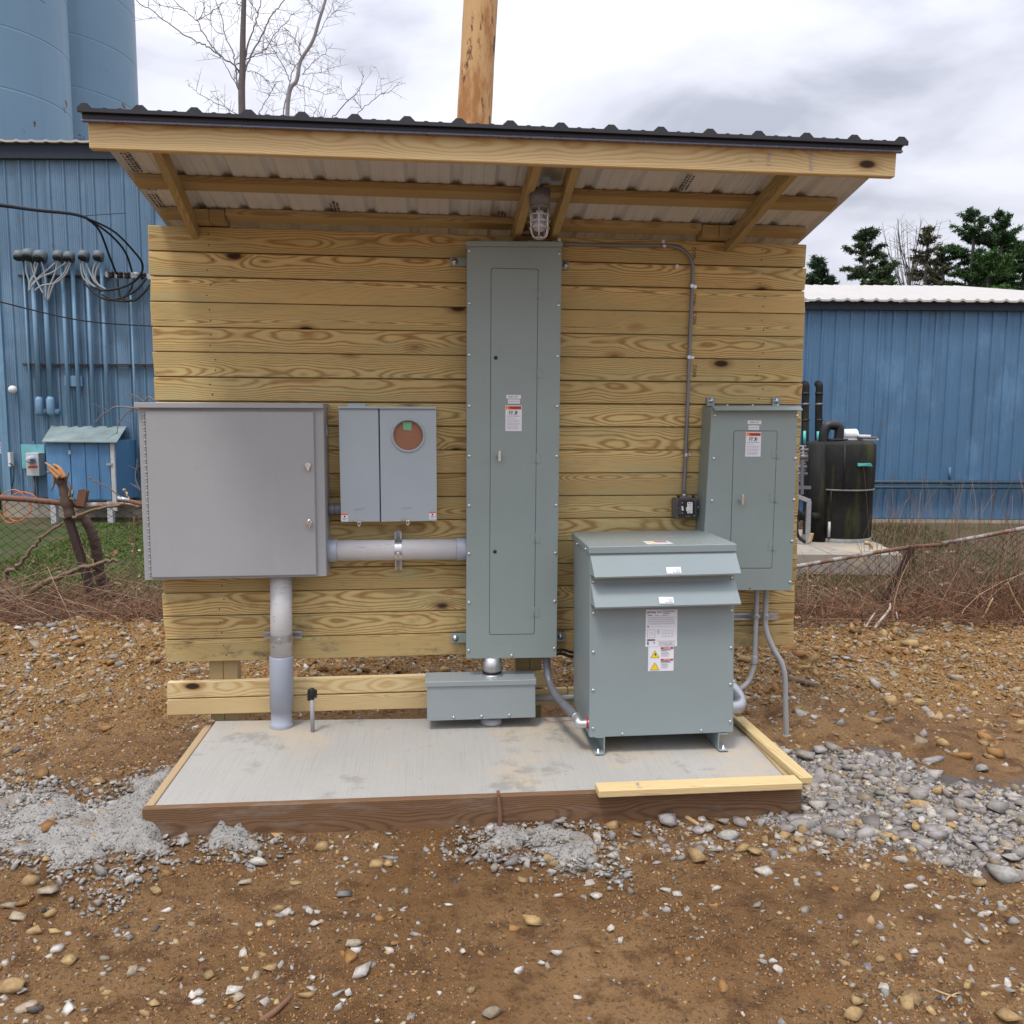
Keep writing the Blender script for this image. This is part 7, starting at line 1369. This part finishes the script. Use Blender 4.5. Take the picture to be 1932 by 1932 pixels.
# hero stones: (zoom panel, x, y, half width, colour, height ratio, label)
def z7(x, y): return .33423*x, 1286.3+.33423*y
def zc(x, y): return 645.7+.33423*x, 1286.3+.33423*y
def zr(x, y): return 1286.3+.33423*x, 1286.3+.33423*y
HERO = [(z7, 585, 745, 44, CT, .9, 'tan stone on the cement spill just left of the pad corner'), (z7, 262, 1012, 34, CT, .7, 'small tan stone between the cement spill and the left edge'), (z7, 178, 1118, 58, CT, .8, 'blocky tan stone left of the pale cement crust'),
 (z7, 268, 1195, 78, CK, .4, 'flat pale stone slab at lower left, topmost of its cluster'), (z7, 60, 1282, 52, CK, .55, 'grey-tan stone at the left edge below the flat slab'), (z7, 105, 1322, 58, CK, .4, 'flat grey-tan stone in the left cluster under the slab'), (z7, 282, 1312, 52, CT, .55, 'tan wedge stone at the right of the left cluster'),
 (z7, 192, 1412, 60, CT, .5, 'flat tan stone below the left cluster'), (z7, 312, 1408, 42, CT, .5, 'small tan stone below and right of the left cluster'), (z7, 390, 1430, 34, CW, .5, 'white stone right of the left cluster'), (z7, 318, 1518, 48, CW, .6, 'white streaked stone in the lower left dirt'), (z7, 398, 1575, 56, CT, .45, 'long tan stone in the lower left dirt'),
 (z7, 70, 1735, 92, CT, .5, 'largest tan stone at the lower left edge'), (z7, 110, 1760, 40, CW, .4, 'white stone propped on the largest tan stone, lower left'), (z7, 942, 1298, 38, CW, .6, 'pale grey stone in the open dirt left of centre'), (z7, 592, 1357, 25, CT, .5, None), (z7, 670, 1441, 23, CW, .5, None), (z7, 1372, 1527, 38, CW, .7, 'white pyramid-shaped stone in the dirt below the capped stub'),
 (z7, 1740, 1762, 50, CT, .7, 'smooth yellowish stone at the bottom left of centre'), (z7, 1905, 1752, 48, CW, .85, 'blocky white stone at the bottom, right of the yellowish one'), (z7, 820, 1872, 40, CT, .7, 'tan stone near the bottom edge, left'), (z7, 878, 1812, 45, CT, .4, 'flat rectangular tan stone near the bottom edge, left'), (z7, 1582, 1280, 42, CT, .45, 'flat tan stone topmost in the small cluster, left of centre'), (z7, 1575, 1332, 32, CG, .7, 'grey stone in the middle of the small cluster, left of centre'), (z7, 1645, 1312, 34, CG, .5, 'blue-grey stone at the right of the small cluster, left of centre'), (z7, 1465, 1372, 36, CW, .4, 'flat white stone at the left of the small cluster'),
 (z7, 1820, 938, 46, CT, 1.0, 'upright tan stone against the front form board'), (z7, 1775, 1372, 40, CW, .55, 'white stone with a dark face right of the small cluster'), (z7, 1392, 1148, 50, CK, .4, 'flat grey-tan stone in the dirt below the form board'), (z7, 1672, 1150, 40, CT, .3, 'thin tan flake in the dirt below the form board'), (z7, 872, 1405, 42, CD, .3, 'flat dark slate piece in the left dirt'), (z7, 712, 1385, 28, CD, .7, 'dark lump in the left dirt'),
 (zc, 118, 1640, 78, CW, .65, 'large white stone at the bottom, left of centre'), (zc, 32, 1757, 46, CW, .8, None), (zc, 190, 1035, 58, CT, .6, 'tan stone half of a pair in the dirt left of the cement spill'), (zc, 262, 1040, 38, CT, .6, 'smaller tan stone touching the tan stone left of the cement spill'), (zc, 1235, 765, 62, CL, .7, 'lilac-grey rock against the form board right of the stake'), (zc, 1397, 768, 44, CK, .7, 'pale stone against the form board under the loose board'), (zc, 1437, 878, 46, CW, 1.0, 'chunky white stone at the right end of the middle cement spill'), (zc, 1527, 808, 52, CT, .7, 'tan stone leaning by the form board, right of the white one'), (zc, 1155, 1000, 46, CT, .7, 'yellow-tan stone below the middle cement spill'),
 (zc, 1075, 1350, 62, CT, .4, 'long flat tan stone in the centre of the dirt'), (zc, 965, 1395, 40, CO, .7, 'brown clod beside the long flat tan stone'), (zc, 45, 1560, 66, CO, .7, 'brown clod behind the large white stone'), (zc, 1207, 1540, 38, CW, .6, 'white stone at the top right of the lower centre group'), (zc, 1130, 1605, 30, CW, .6, 'white stone at the left of the lower centre group'), (zc, 1000, 1637, 34, CW, .8, 'blocky white stone alone near the bottom centre'), (zc, 1215, 1215, 28, CW, .7, None), (zc, 1615, 1087, 34, CL, .6, 'lilac-grey stone in the dirt right of the middle spill'), (zc, 1575, 1120, 26, CL, .7, None), (zc, 1400, 1137, 42, CW, .4, 'flat white stone by the thin bent twig'), (zc, 1840, 792, 72, CL, .8, 'big lilac-grey rock in the rubble below the loose board'), (zc, 1830, 1177, 38, CW, .6, None), (zc, 1330, 1797, 28, CW, .6, None), (zc, 1512, 1420, 40, CW, .5, 'white stone in the right-centre dirt'), (zc, 1570, 1475, 28, CW, .7, None), (zc, 602, 1266, 25, CW, .5, None), (zc, 432, 1380, 22, CG, .7, None), (zc, 655, 1427, 20, CW, .8, None), (zc, 215, 1340, 36, CO, .7, None), (zc, 680, 1532, 26, CW, .7, None), (zc, 870, 1000, 34, CG, .8, None),
 (zr, 1808, 1082, 128, CG, .62, 'large speckled grey boulder at the right edge'), (zr, 75, 985, 76, CT, .75, 'large tan block in the dirt front right of the pad'), (zr, 632, 957, 36, CT, .9, None), (zr, 468, 1085, 62, CW, .45, 'flat white stone right of the large tan block'), (zr, 192, 1172, 38, CW, .6, None), (zr, 1318, 815, 54, CT, .7, 'tan wedge stone on the grey gravel'), (zr, 1440, 622, 42, CT, .9, 'tan stone perched on the grey gravel, highest of the tan ones'), (zr, 1205, 880, 36, CT, .8, 'small tan stone below the tan wedge on the gravel'), (zr, 1450, 868, 62, CL, .6, 'lilac stone at the lower edge of the gravel'), (zr, 1087, 1215, 50, CT, .8, 'tan stone in the right-hand dirt'), (zr, 1287, 1165, 46, CW, .5, 'flat white stone in the right-hand dirt'), (zr, 990, 1812, 48, CT, .8, 'tan faceted stone near the bottom edge, right'), (zr, 1142, 1725, 40, CW, .6, 'white stone near the bottom edge, right'), (zr, 1835, 1905, 92, CT, .6, 'large yellow-tan stone at the bottom right corner'), (zr, 1310, 1547, 40, CW, .5, None), (zr, 540, 1622, 34, CW, .8, None), (zr, 455, 1597, 30, CG, .7, None), (zr, 512, 1585, 30, CW, .5, None),
 (zr, 525, 722, 50, CT, .8, 'tan cobble resting against the right end of the front form board'), (zr, 445, 802, 50, CG, .8, 'blue-grey rock below the right end of the form board'), (zr, 330, 802, 64, CL, .65, 'lilac-grey rock below the form board end, beside the blue-grey one'), (zr, 228, 797, 42, CG, .8, 'grey rock at the left of the rock row below the loose board'), (zr, 262, 862, 72, CG, .5, 'flat blue-grey rock in front of the rock row below the loose board'), (zr, 600, 838, 54, CL, .7, 'lilac rock just below the pad corner'), (zr, 345, 935, 62, CT, .5, None), (zr, 1700, 492, 62, CG, .7, 'dark grey rock at the top right of the gravel heap'), (zr, 1180, 108, 62, CT, .7, 'tan stone in the spoil right of the swept conduit'), (zr, 1478, 342, 50, CT, .8, 'rounded tan stone behind the gravel heap'), (zr, 1590, 412, 72, CO, .6, 'orange-tan lump behind the gravel heap'), (zr, 1165, 218, 48, CG, .8, 'grey angular stone in the spoil above the gravel heap'), (zr, 1070, 212, 62, CT, .35, 'flat tan slab in the spoil above the gravel heap'), (zr, 1862, 1000, 66, CG, .6, 'grey rock above the large grey boulder'), (zr, 1792, 705, 70, CL, .55, 'lilac rock at the right edge of the gravel'), (zr, 1405, 440, 76, CL, .4, 'flat lilac slab on top of the gravel heap'), (zr, 950, 480, 56, CL, .6, 'lilac rock on the gravel near the loose board end'), (zr, 1060, 545, 60, CL, .55, None), (zr, 785, 390, 56, CG, .5, 'grey rock by the foot of the swept conduit'), (zr, 1660, 905, 62, CL, .6, None), (zr, 1610, 640, 70, CL, .5, None)]
mound = []
def zm(x, y): return zl8(x, y)
HERO += [(zm, 178, 1560, 55, CW, .6, 'white broken block on the black soil by the left fence'), (zm, 490, 1545, 62, CL, .7, 'lilac-grey rock behind the spoil crest, left'), (zm, 497, 1582, 40, CW, .7, 'white stone in front of the lilac rock on the spoil crest'), (zm, 1165, 1625, 55, CK, .6, 'hollow pale stone near the lower left end of the wall'), (zm, 760, 1690, 75, CO, .75, 'big orange-tan clod on the left spoil crest'), (zm, 1050, 1880, 60, CO, .7, None), (zm, 940, 1750, 48, CT, .6, None), (zm, 730, 1870, 50, CO, .6, None), (zm, 540, 1740, 40, CT, .6, None), (zm, 640, 1720, 40, CT, .6, None),
 (zr7, 120, 1150, 90, CO, .6, 'orange-tan clod on the spoil edge right of the wall'), (zr7, 820, 1120, 60, CO, .7, None), (zr7, 480, 1200, 42, CG, .35, 'grey slate piece, left in the small slate pile'), (zr7, 520, 1160, 38, CG, .35, 'grey slate piece, top of the small slate pile'), (zr7, 585, 1200, 42, CG, .3, 'grey slate piece, right in the small slate pile'), (zr7, 515, 1245, 34, CG, .4, 'grey slate piece, bottom of the small slate pile'), (zr7, 390, 1175, 46, CK, .35, None), (zr7, 450, 1240, 42, CT, .35, None), (zr7, 125, 1255, 62, CT, .4, 'flat tan stone right of the swept conduit')]
def stone_obj(p, rw, col, hr, label, group, seed):
    vs, fs = SHAPES[seed % len(SHAPES)]; rnd = random.Random(seed); a = rnd.uniform(0, 6.28) if hr > .6 else rnd.uniform(-.5, .5); ca, sa = math.cos(a), math.sin(a); q = vs.copy(); q[:, 2] *= hr/(q[:, 2].max()-q[:, 2].min())*1.1; q = q*rw; q[:, 2] -= q[:, 2].min(); q = np.stack([q[:, 0]*ca-q[:, 1]*sa, q[:, 0]*sa+q[:, 1]*ca, q[:, 2]], -1)
    c = np.array(col)*np.random.default_rng(seed).uniform(.85, 1.15)*np.random.default_rng(seed+1).uniform(.985, 1.015, 3)
    o = bpy.data.objects.new('stone', npmesh('stone', q, fs, M_ROCK, np.tile(c, (len(q), 1)))); COL.objects.link(o); o.location = (p[0], p[1], gz(p[0], p[1])-rw*hr*.22); tag(o, label, 'stone', group); return o
CNAME = {CG: 'grey', CT: 'tan', CW: 'white', CD: 'dark', CL: 'lilac-grey', CO: 'orange-brown', CK: 'pale grey-tan', C1: 'brown', C2: 'dark brown', C3: 'light brown'}
def gpoint(px, py):
    d = ray(px, py); d = d/np.linalg.norm(d); t0, t1 = 1.5, 9.5
    p0 = CAM+d*t0
    for k in range(260):
        t = t0+(t1-t0)*k/260; p = CAM+d*t
        if p[2] < gz(p[0], p[1]): return p
    return onZ(px, py, .05)
REFS = []
for h_ in HERO:
    if h_[6]:
        w_ = h_[6].split(',')[0].split()
        while len(w_) > 6:
            k = max(j for j in range(len(w_)-1, 0, -1) if w_[j] in ('in', 'on', 'of', 'at', 'by', 'the', 'below', 'beside', 'near', 'with', 'right', 'left', 'behind', 'touching', 'between', 'against', 'and', 'resting', 'under', 'above', 'alone', 'just')) if any(x in ('in', 'on', 'of', 'at', 'by', 'below', 'beside', 'near', 'with', 'behind', 'against', 'the', 'and') for x in w_[1:]) else 6
            w_ = w_[:k]
        while w_[-1] in ('in', 'on', 'of', 'at', 'by', 'the', 'below', 'beside', 'near', 'with', 'right', 'left', 'behind', 'and', 'just', 'from', 'to', 'touching', 'a'): w_ = w_[:-1]
        a, b = gpoint(*h_[0](h_[1], h_[2]))[:2]; REFS.append((a, b, ' '.join(w_)))
used_lab = set()
def ref_label(col, x, y, size='small'):
    for a, b, t in sorted(REFS, key=lambda q: math.hypot(q[0]-x, q[1]-y))[:9]:
        dx, dy = x-a, y-b; d = ('right of' if dx > 0 else 'left of') if abs(dx) > abs(dy) else ('behind' if dy > 0 else 'in front of')
        for far in ('', 'a little way '):
            l = '%s %s stone %s%s the %s' % (size, col, far, d, t)
            if l not in used_lab: used_lab.add(l); return l
    return None
taken = []
for i, (fz, x, y, hw, col, hr, lab) in enumerate(HERO):
    k = {z7: .33423, zc: .33423, zr: .33423, zl8: .20053, zm: .20053, zr7: .23128}[fz]; px, py = fz(x, y); p = gpoint(px, py+hw*k*hr*.45); dep = (p-CAM)@fw; rw = hw*k/FPX*dep
    z = 'behind the shelter' if fz in (zm, zr7) else ('in the dirt in front of the pad' if fz is not zr else 'in the dirt and gravel right of the pad')
    lab = lab or ref_label(CNAME[col], p[0], p[1], 'middling')
    taken.append((p[0], p[1], rw)); stone_obj(p, rw, col, hr, lab or 'medium %s stone %s' % (CNAME[col], z), None if lab else 'medium %s stones %s' % (CNAME[col], z), 500+i)
# scattered stones and gravel by zone; the largest on screen are things, the rest is stuff
def scatter():
    rn = np.random.default_rng(77); out = []
    def zone(N, x0, x1, y0, y1, med, sig, mx, cols, pc, fdens=None, name=''):
        x = rn.uniform(x0, x1, N); y = rn.uniform(y0, y1, N)
        if fdens is not None: k = rn.random(N) < fdens(x, y); x, y = x[k], y[k]
        n = len(x); s = np.minimum(med*np.exp(rn.normal(size=n)*sig), mx); ci = rn.choice(len(cols), n, p=pc); c = np.array(cols)[ci]*rn.uniform(.66, 1.16, (n, 1))*rn.uniform(.985, 1.015, (n, 3)); out.append((x, y, s, c, ci, np.array([CNAME.get(k, 'grey') for k in cols])[ci] if n else [], [name]*n))
    g = lambda x, y: np.clip((sdpoly(x, y, POLY_GRAVEL)+.10*fbm(x, y, 3, 3, 81))/.18, 0, 1)
    ng = lambda x, y: 1-np.clip((sdpoly(x, y, POLY_GRAVEL))/.2, 0, 1)
    patch = lambda x, y: np.clip(.22+1.0*sst(.6, 1.8, x+.6*fbm(x, y, 1, 3, 83))+.55*sst(-1.35, -2.0, x+.5*fbm(x, y, 1, 3, 85))+.9*np.clip(fbm(x, y, 1.6, 3, 87)-.12, 0, 1), 0, 1)*ng(x, y)
    zone(13000, -3.2, 3.4, -3.2, -1.0, .0078, .58, .045, [CG, CT, CW, CD, CL, CO, CK], [.20, .24, .13, .07, .09, .12, .15], lambda x, y: patch(x, y)*np.clip(.55+2.4*fbm(x, y, 2.6, 3, 97), .1, 1.6), 'on the brown dirt in front of the pad')
    zone(100000, -3.0, 3.2, -3.1, -.95, .0042, .48, .014, [CG, C1, C2, C3, CD, CW, CO], [.07, .34, .26, .20, .06, .015, .055], lambda x, y: np.clip(.40+1.5*fbm(x, y, 1.7, 4, 89)+.25*patch(x, y), .06, 1), 'crumbs')
    zone(80000, 1.2, 4.4, -2.0, .55, .0100, .62, .075, [CG, CL, CW, CT, CK], [.36, .36, .16, .06, .06], lambda x, y: g(x, y)**1.2, 'in the grey gravel heap right of the pad')
    zone(26000, 1.2, 4.4, -2.0, .55, .006, .4, .012, [CG, CL, CD, CK], [.4, .36, .14, .10], g, 'fine gravel')
    zone(5200, 1.6, 4.9, -.9, 2.2, .013, .6, .07, [CT, CK, CO, CG, CW], [.40, .16, .20, .14, .10], lambda x, y: sst(-.9, .4, y)*ng(x, y)*.9, 'in the tan spoil right of the shelter')
    zone(17000, -4.6, 1.9, .25, 2.35, .013, .5, .06, [CT, CW, CG, CO, CK], [.34, .12, .14, .24, .16], lambda x, y: sst(.25, 1.2, y+.4*fbm(x, y, 1, 3, 91)), 'on the spoil bank behind the shelter')
    zone(5200, -3.0, 3.3, -3.1, -1.15, .0135, .42, .038, [CW, CK, CT, CG, CL, CO], [.20, .22, .24, .16, .10, .08], lambda x, y: np.clip(.07+.80*sst(.7, 2.0, x+.5*fbm(x, y, 1, 3, 83))+.50*sst(-1.1, -1.9, x)+1.4*np.clip(fbm(x, y, 1.8, 3, 111)-.10, 0, 1)+.35*sst(-1.6, -1.25, y), 0, 1)*ng(x, y), 'on the brown dirt in front of the pad')
    CC1, CC2 = (.37, .355, .33), (.25, .24, .225); spd = lambda x, y: np.max([np.clip((sdpoly(x, y, q)+.16+.12*fbm(x, y, 5, 2, 101))/.2, 0, 1)*(1-.75*sst(.10, .30, sdpoly(x, y, q))) for q in SPILLS], 0)
    zone(30000, -3.6, 1.0, -2.0, -.3, .0065, .65, .034, [CC1, CC2, CG], [.45, .35, .2], spd, 'spill crumbs')
    zone(420, -4.4, 5.0, 1.3, 2.25, .030, .4, .085, [CO, CT, C3], [.5, .25, .25], None, 'on the spoil bank behind the shelter')
    zone(9000, 1.8, 5.2, .25, 2.35, .013, .5, .06, [CT, CO, CK, CG], [.44, .30, .16, .10], lambda x, y: sst(.25, 1.2, y), 'on the tan spoil bank right of the shelter')
    zone(12000, -4.6, 5.2, .4, 2.4, .006, .4, .012, [CT, CO, CK, CG], [.44, .26, .16, .14], None, 'fine spoil')
    zone(9000, -4.2, -1.5, -1.2, .9, .0095, .6, .05, [CT, CK, CG, CO, CD, CW], [.28, .18, .20, .16, .10, .08], lambda x, y: np.clip(.5+1.2*fbm(x, y, 1.4, 3, 93), .08, 1), 'on the brown dirt left of the pad')
    zone(20000, -4.2, -1.5, -1.3, .9, .0048, .45, .014, [CT, C1, C2, C3, CG], [.2, .3, .2, .2, .1], None, 'crumbs')
    zone(1300, -1.75, 1.9, -1.5, -1.12, .0135, .55, .05, [CG, CL, CW, CT], [.36, .26, .20, .18], lambda x, y: np.clip(.16+.84*sst(.1, 1.2, x), 0, 1), 'along the foot of the front form board')
    X_ = [np.concatenate([o[i] for o in out]) for i in range(4)]; nm = sum([list(o[5]) for o in out], []); zn = sum([o[6] for o in out], []); return (*X_, nm, zn)
sx, sy, ss, scol, snm, szn = scatter()
inpad = sdpoly(sx, sy, [tuple(k) for k in cq]) > -.008
onspill = np.zeros(len(sx), bool)
for poly in SPILLS: onspill |= (sdpoly(sx, sy, poly) > .02) & (ss < .03) & (np.array(szn) != 'spill crumbs')
tx = np.zeros(len(sx), bool)
for a, b, r in taken: tx |= np.hypot(sx-a, sy-b) < r*.8
ok = ~(inpad | (onspill & (rng.random(len(sx)) < .72)) | tx)
sx, sy, ss, scol = sx[ok], sy[ok], ss[ok], scol[ok]; snm = np.array(snm)[ok]; szn = np.array(szn)[ok]
sz = ground_z(sx, sy)+np.where(szn == 'spill crumbs', .012, 0); P = np.stack([sx, sy, sz], -1)-CAM; dep = P@fw; uu = FPX*(P@rt)/dep+966; vv = 966-FPX*(P@up)/dep
vis = (uu > -20) & (uu < 1950) & (vv < 1950) & (dep > .5)
hid = (uu > 313) & (uu < 1498) & (vv < 1240) & (sy > 0)
score = np.where(vis & ~hid & (szn != 'spill crumbs'), ss/dep, 0); order = np.argsort(-score); NTH = 300-len(HERO)
sel = order[:NTH]; rest = np.ones(len(sx), bool); rest[sel] = False; rest &= vis
for n_, i in enumerate(sel):
    lab = ref_label(snm[i], sx[i], sy[i]) or 'small loose %s stone lying %s' % (snm[i], szn[i]); o = stone_obj((sx[i], sy[i]), ss[i]*1.0, tuple(scol[i]), .35+.5*((i*37) % 10)/10, lab, 'small loose %s stones %s' % (snm[i], szn[i]), 900+n_)
    o.rotation_euler = (0, 0, (i*1.7) % 6.28)
def merge(idx, name, label, seed, SHAPES=SHAPES):
    rn = np.random.default_rng(seed); VV, FF, CC, b = [], [], [], 0
    tv = rn.integers(0, len(SHAPES), len(idx))
    for s in range(len(SHAPES)):
        k = idx[tv == s]
        if len(k) == 0: continue
        vs, fs = SHAPES[s]; a = rn.uniform(0, 6.283, len(k)); tl = rn.normal(size=(len(k), 2))*.22; sc_ = ss[k][:, None, None]*np.stack([rn.uniform(.75, 1.2, len(k)), rn.uniform(.75, 1.2, len(k)), rn.uniform(.6, 1.1, len(k))], -1)[:, None]; q = vs[None]*sc_; x = q[..., 0]*np.cos(a)[:, None]-q[..., 1]*np.sin(a)[:, None]; y = q[..., 0]*np.sin(a)[:, None]+q[..., 1]*np.cos(a)[:, None]; z = q[..., 2]+x*tl[:, :1]+y*tl[:, 1:]
        W_ = np.stack([x+sx[k][:, None], y+sy[k][:, None], z+(sz[k]+ss[k]*rn.uniform(-.28, .12, len(k)))[:, None]], -1); n = len(vs); VV.append(W_.reshape(-1, 3)); FF.append((fs[None]+(b+np.arange(len(k))*n)[:, None, None]).reshape(-1, 3)); CC.append(np.repeat(scol[k], n, 0)); b += len(k)*n
    o = bpy.data.objects.new(name, npmesh(name, np.concatenate(VV), np.concatenate(FF), M_ROCK, np.concatenate(CC))); COL.objects.link(o); tag(o, label, 'gravel', kind='stuff')
ridx = np.where(rest)[0]; isg = np.char.find(szn[ridx].astype(str), 'gravel') >= 0; isb = (sy[ridx] > .2) & ~isg
merge(ridx[isg], 'gravel', 'grey and lilac crushed gravel heaped right of the pad', 1); merge(ridx[isb & (szn[ridx].astype(str) != 'spill crumbs')], 'spoil_stones', 'tan and grey pebbles covering the spoil behind the shelter', 2); iscr = szn[ridx].astype(str) == 'crumbs'; ispl = szn[ridx].astype(str) == 'spill crumbs'; merge(ridx[ispl], 'cement_crumbs', 'grey cement lumps and grit on and around the spills', 5); isb = isb | ispl; merge(ridx[~isg & ~isb & ~iscr], 'pebbles', 'small stones scattered over the brown dirt', 3); merge(ridx[iscr & ~isg & ~isb], 'soil_crumbs', 'crumbs of brown soil and grit on the dirt', 4, CRUMBS)

# ================================================================== STICKS ON THE GROUND
def gstick(fz, pts, r, mat, lab, cat='stick', br=()):
    Q = []
    for x, y in pts: p = gpoint(*fz(x, y)); p = p+V(0, 0, r*.8); Q.append(p)
    Q = spline(Q, 4) if len(Q) > 2 else [Q[0], lerp(Q[0], Q[1], .5), Q[1]]
    m = MB().tube(Q, list(np.linspace(r, r*.6, len(Q))), 7)
    for b in br: B = [gpoint(*fz(x, y))+V(0, 0, r) for x, y in b]; m.tube([B[0], lerp(B[0], B[1], .5)+V(0, 0, .004), B[1]], [r*.7, r*.6, r*.4], 6)
    tag(m.build('stick', mat, None, origin=Q[0]), lab, cat, 'sticks on the dirt')
gstick(zc, [(818, 968), (840, 1010), (888, 1050)], .008, M_STICK, 'short tan stick below the middle cement spill')
gstick(zc, [(1262, 972), (1320, 1005), (1368, 1030), (1270, 1095), (1165, 1168)], .004, M_STICK, 'thin bent tan twig by the middle cement spill')
gstick(zc, [(930, 1690), (1085, 1688)], .003, M_STICK, 'straight straw piece near the bottom centre')
gstick(zc, [(75, 1848), (140, 1790)], .005, M_DSTICK, 'short reddish twig at the bottom left of centre')
gstick(zc, [(265, 1832), (330, 1855), (380, 1868)], .006, M_DSTICK, 'dark broken twig at the bottom left of centre')
gstick(z7, [(1470, 1935), (1560, 1870), (1650, 1785)], .012, M_DSTICK, 'longest reddish-brown stick at the bottom edge')
gstick(z7, [(1008, 1328), (1070, 1345), (1128, 1345)], .008, M_DSTICK, 'reddish bark chip left of the small stone cluster')
gstick(zr, [(1620, 1508), (1700, 1610), (1730, 1680), (1702, 1745)], .004, M_STICK, 'forked pale straw stalk on the lower right dirt', br=[[(1700, 1612), (1850, 1608)]])
gstick(zr, [(1410, 1738), (1520, 1778), (1630, 1790)], .004, M_STICK, 'forked thin straw by the bottom right stones', br=[[(1520, 1778), (1580, 1765)], [(1520, 1778), (1490, 1808)]])
gstick(zr, [(0, 762), (45, 790), (98, 822)], .014, M_STICK, 'split wood scrap in the rubble below the loose board')
gstick(zr, [(590, 0), (680, 20), (760, 40)], .030, M_BRANCH, 'thick weathered root lying in the spoil behind the pad')
gstick(zr, [(860, 378), (980, 380)], .012, M_DSTICK, 'dark stick at the top of the gravel heap')
print('triangles', sum(len(o.data.polygons) for o in bpy.data.objects if o.type == 'MESH'), 'objects', len(bpy.data.objects))
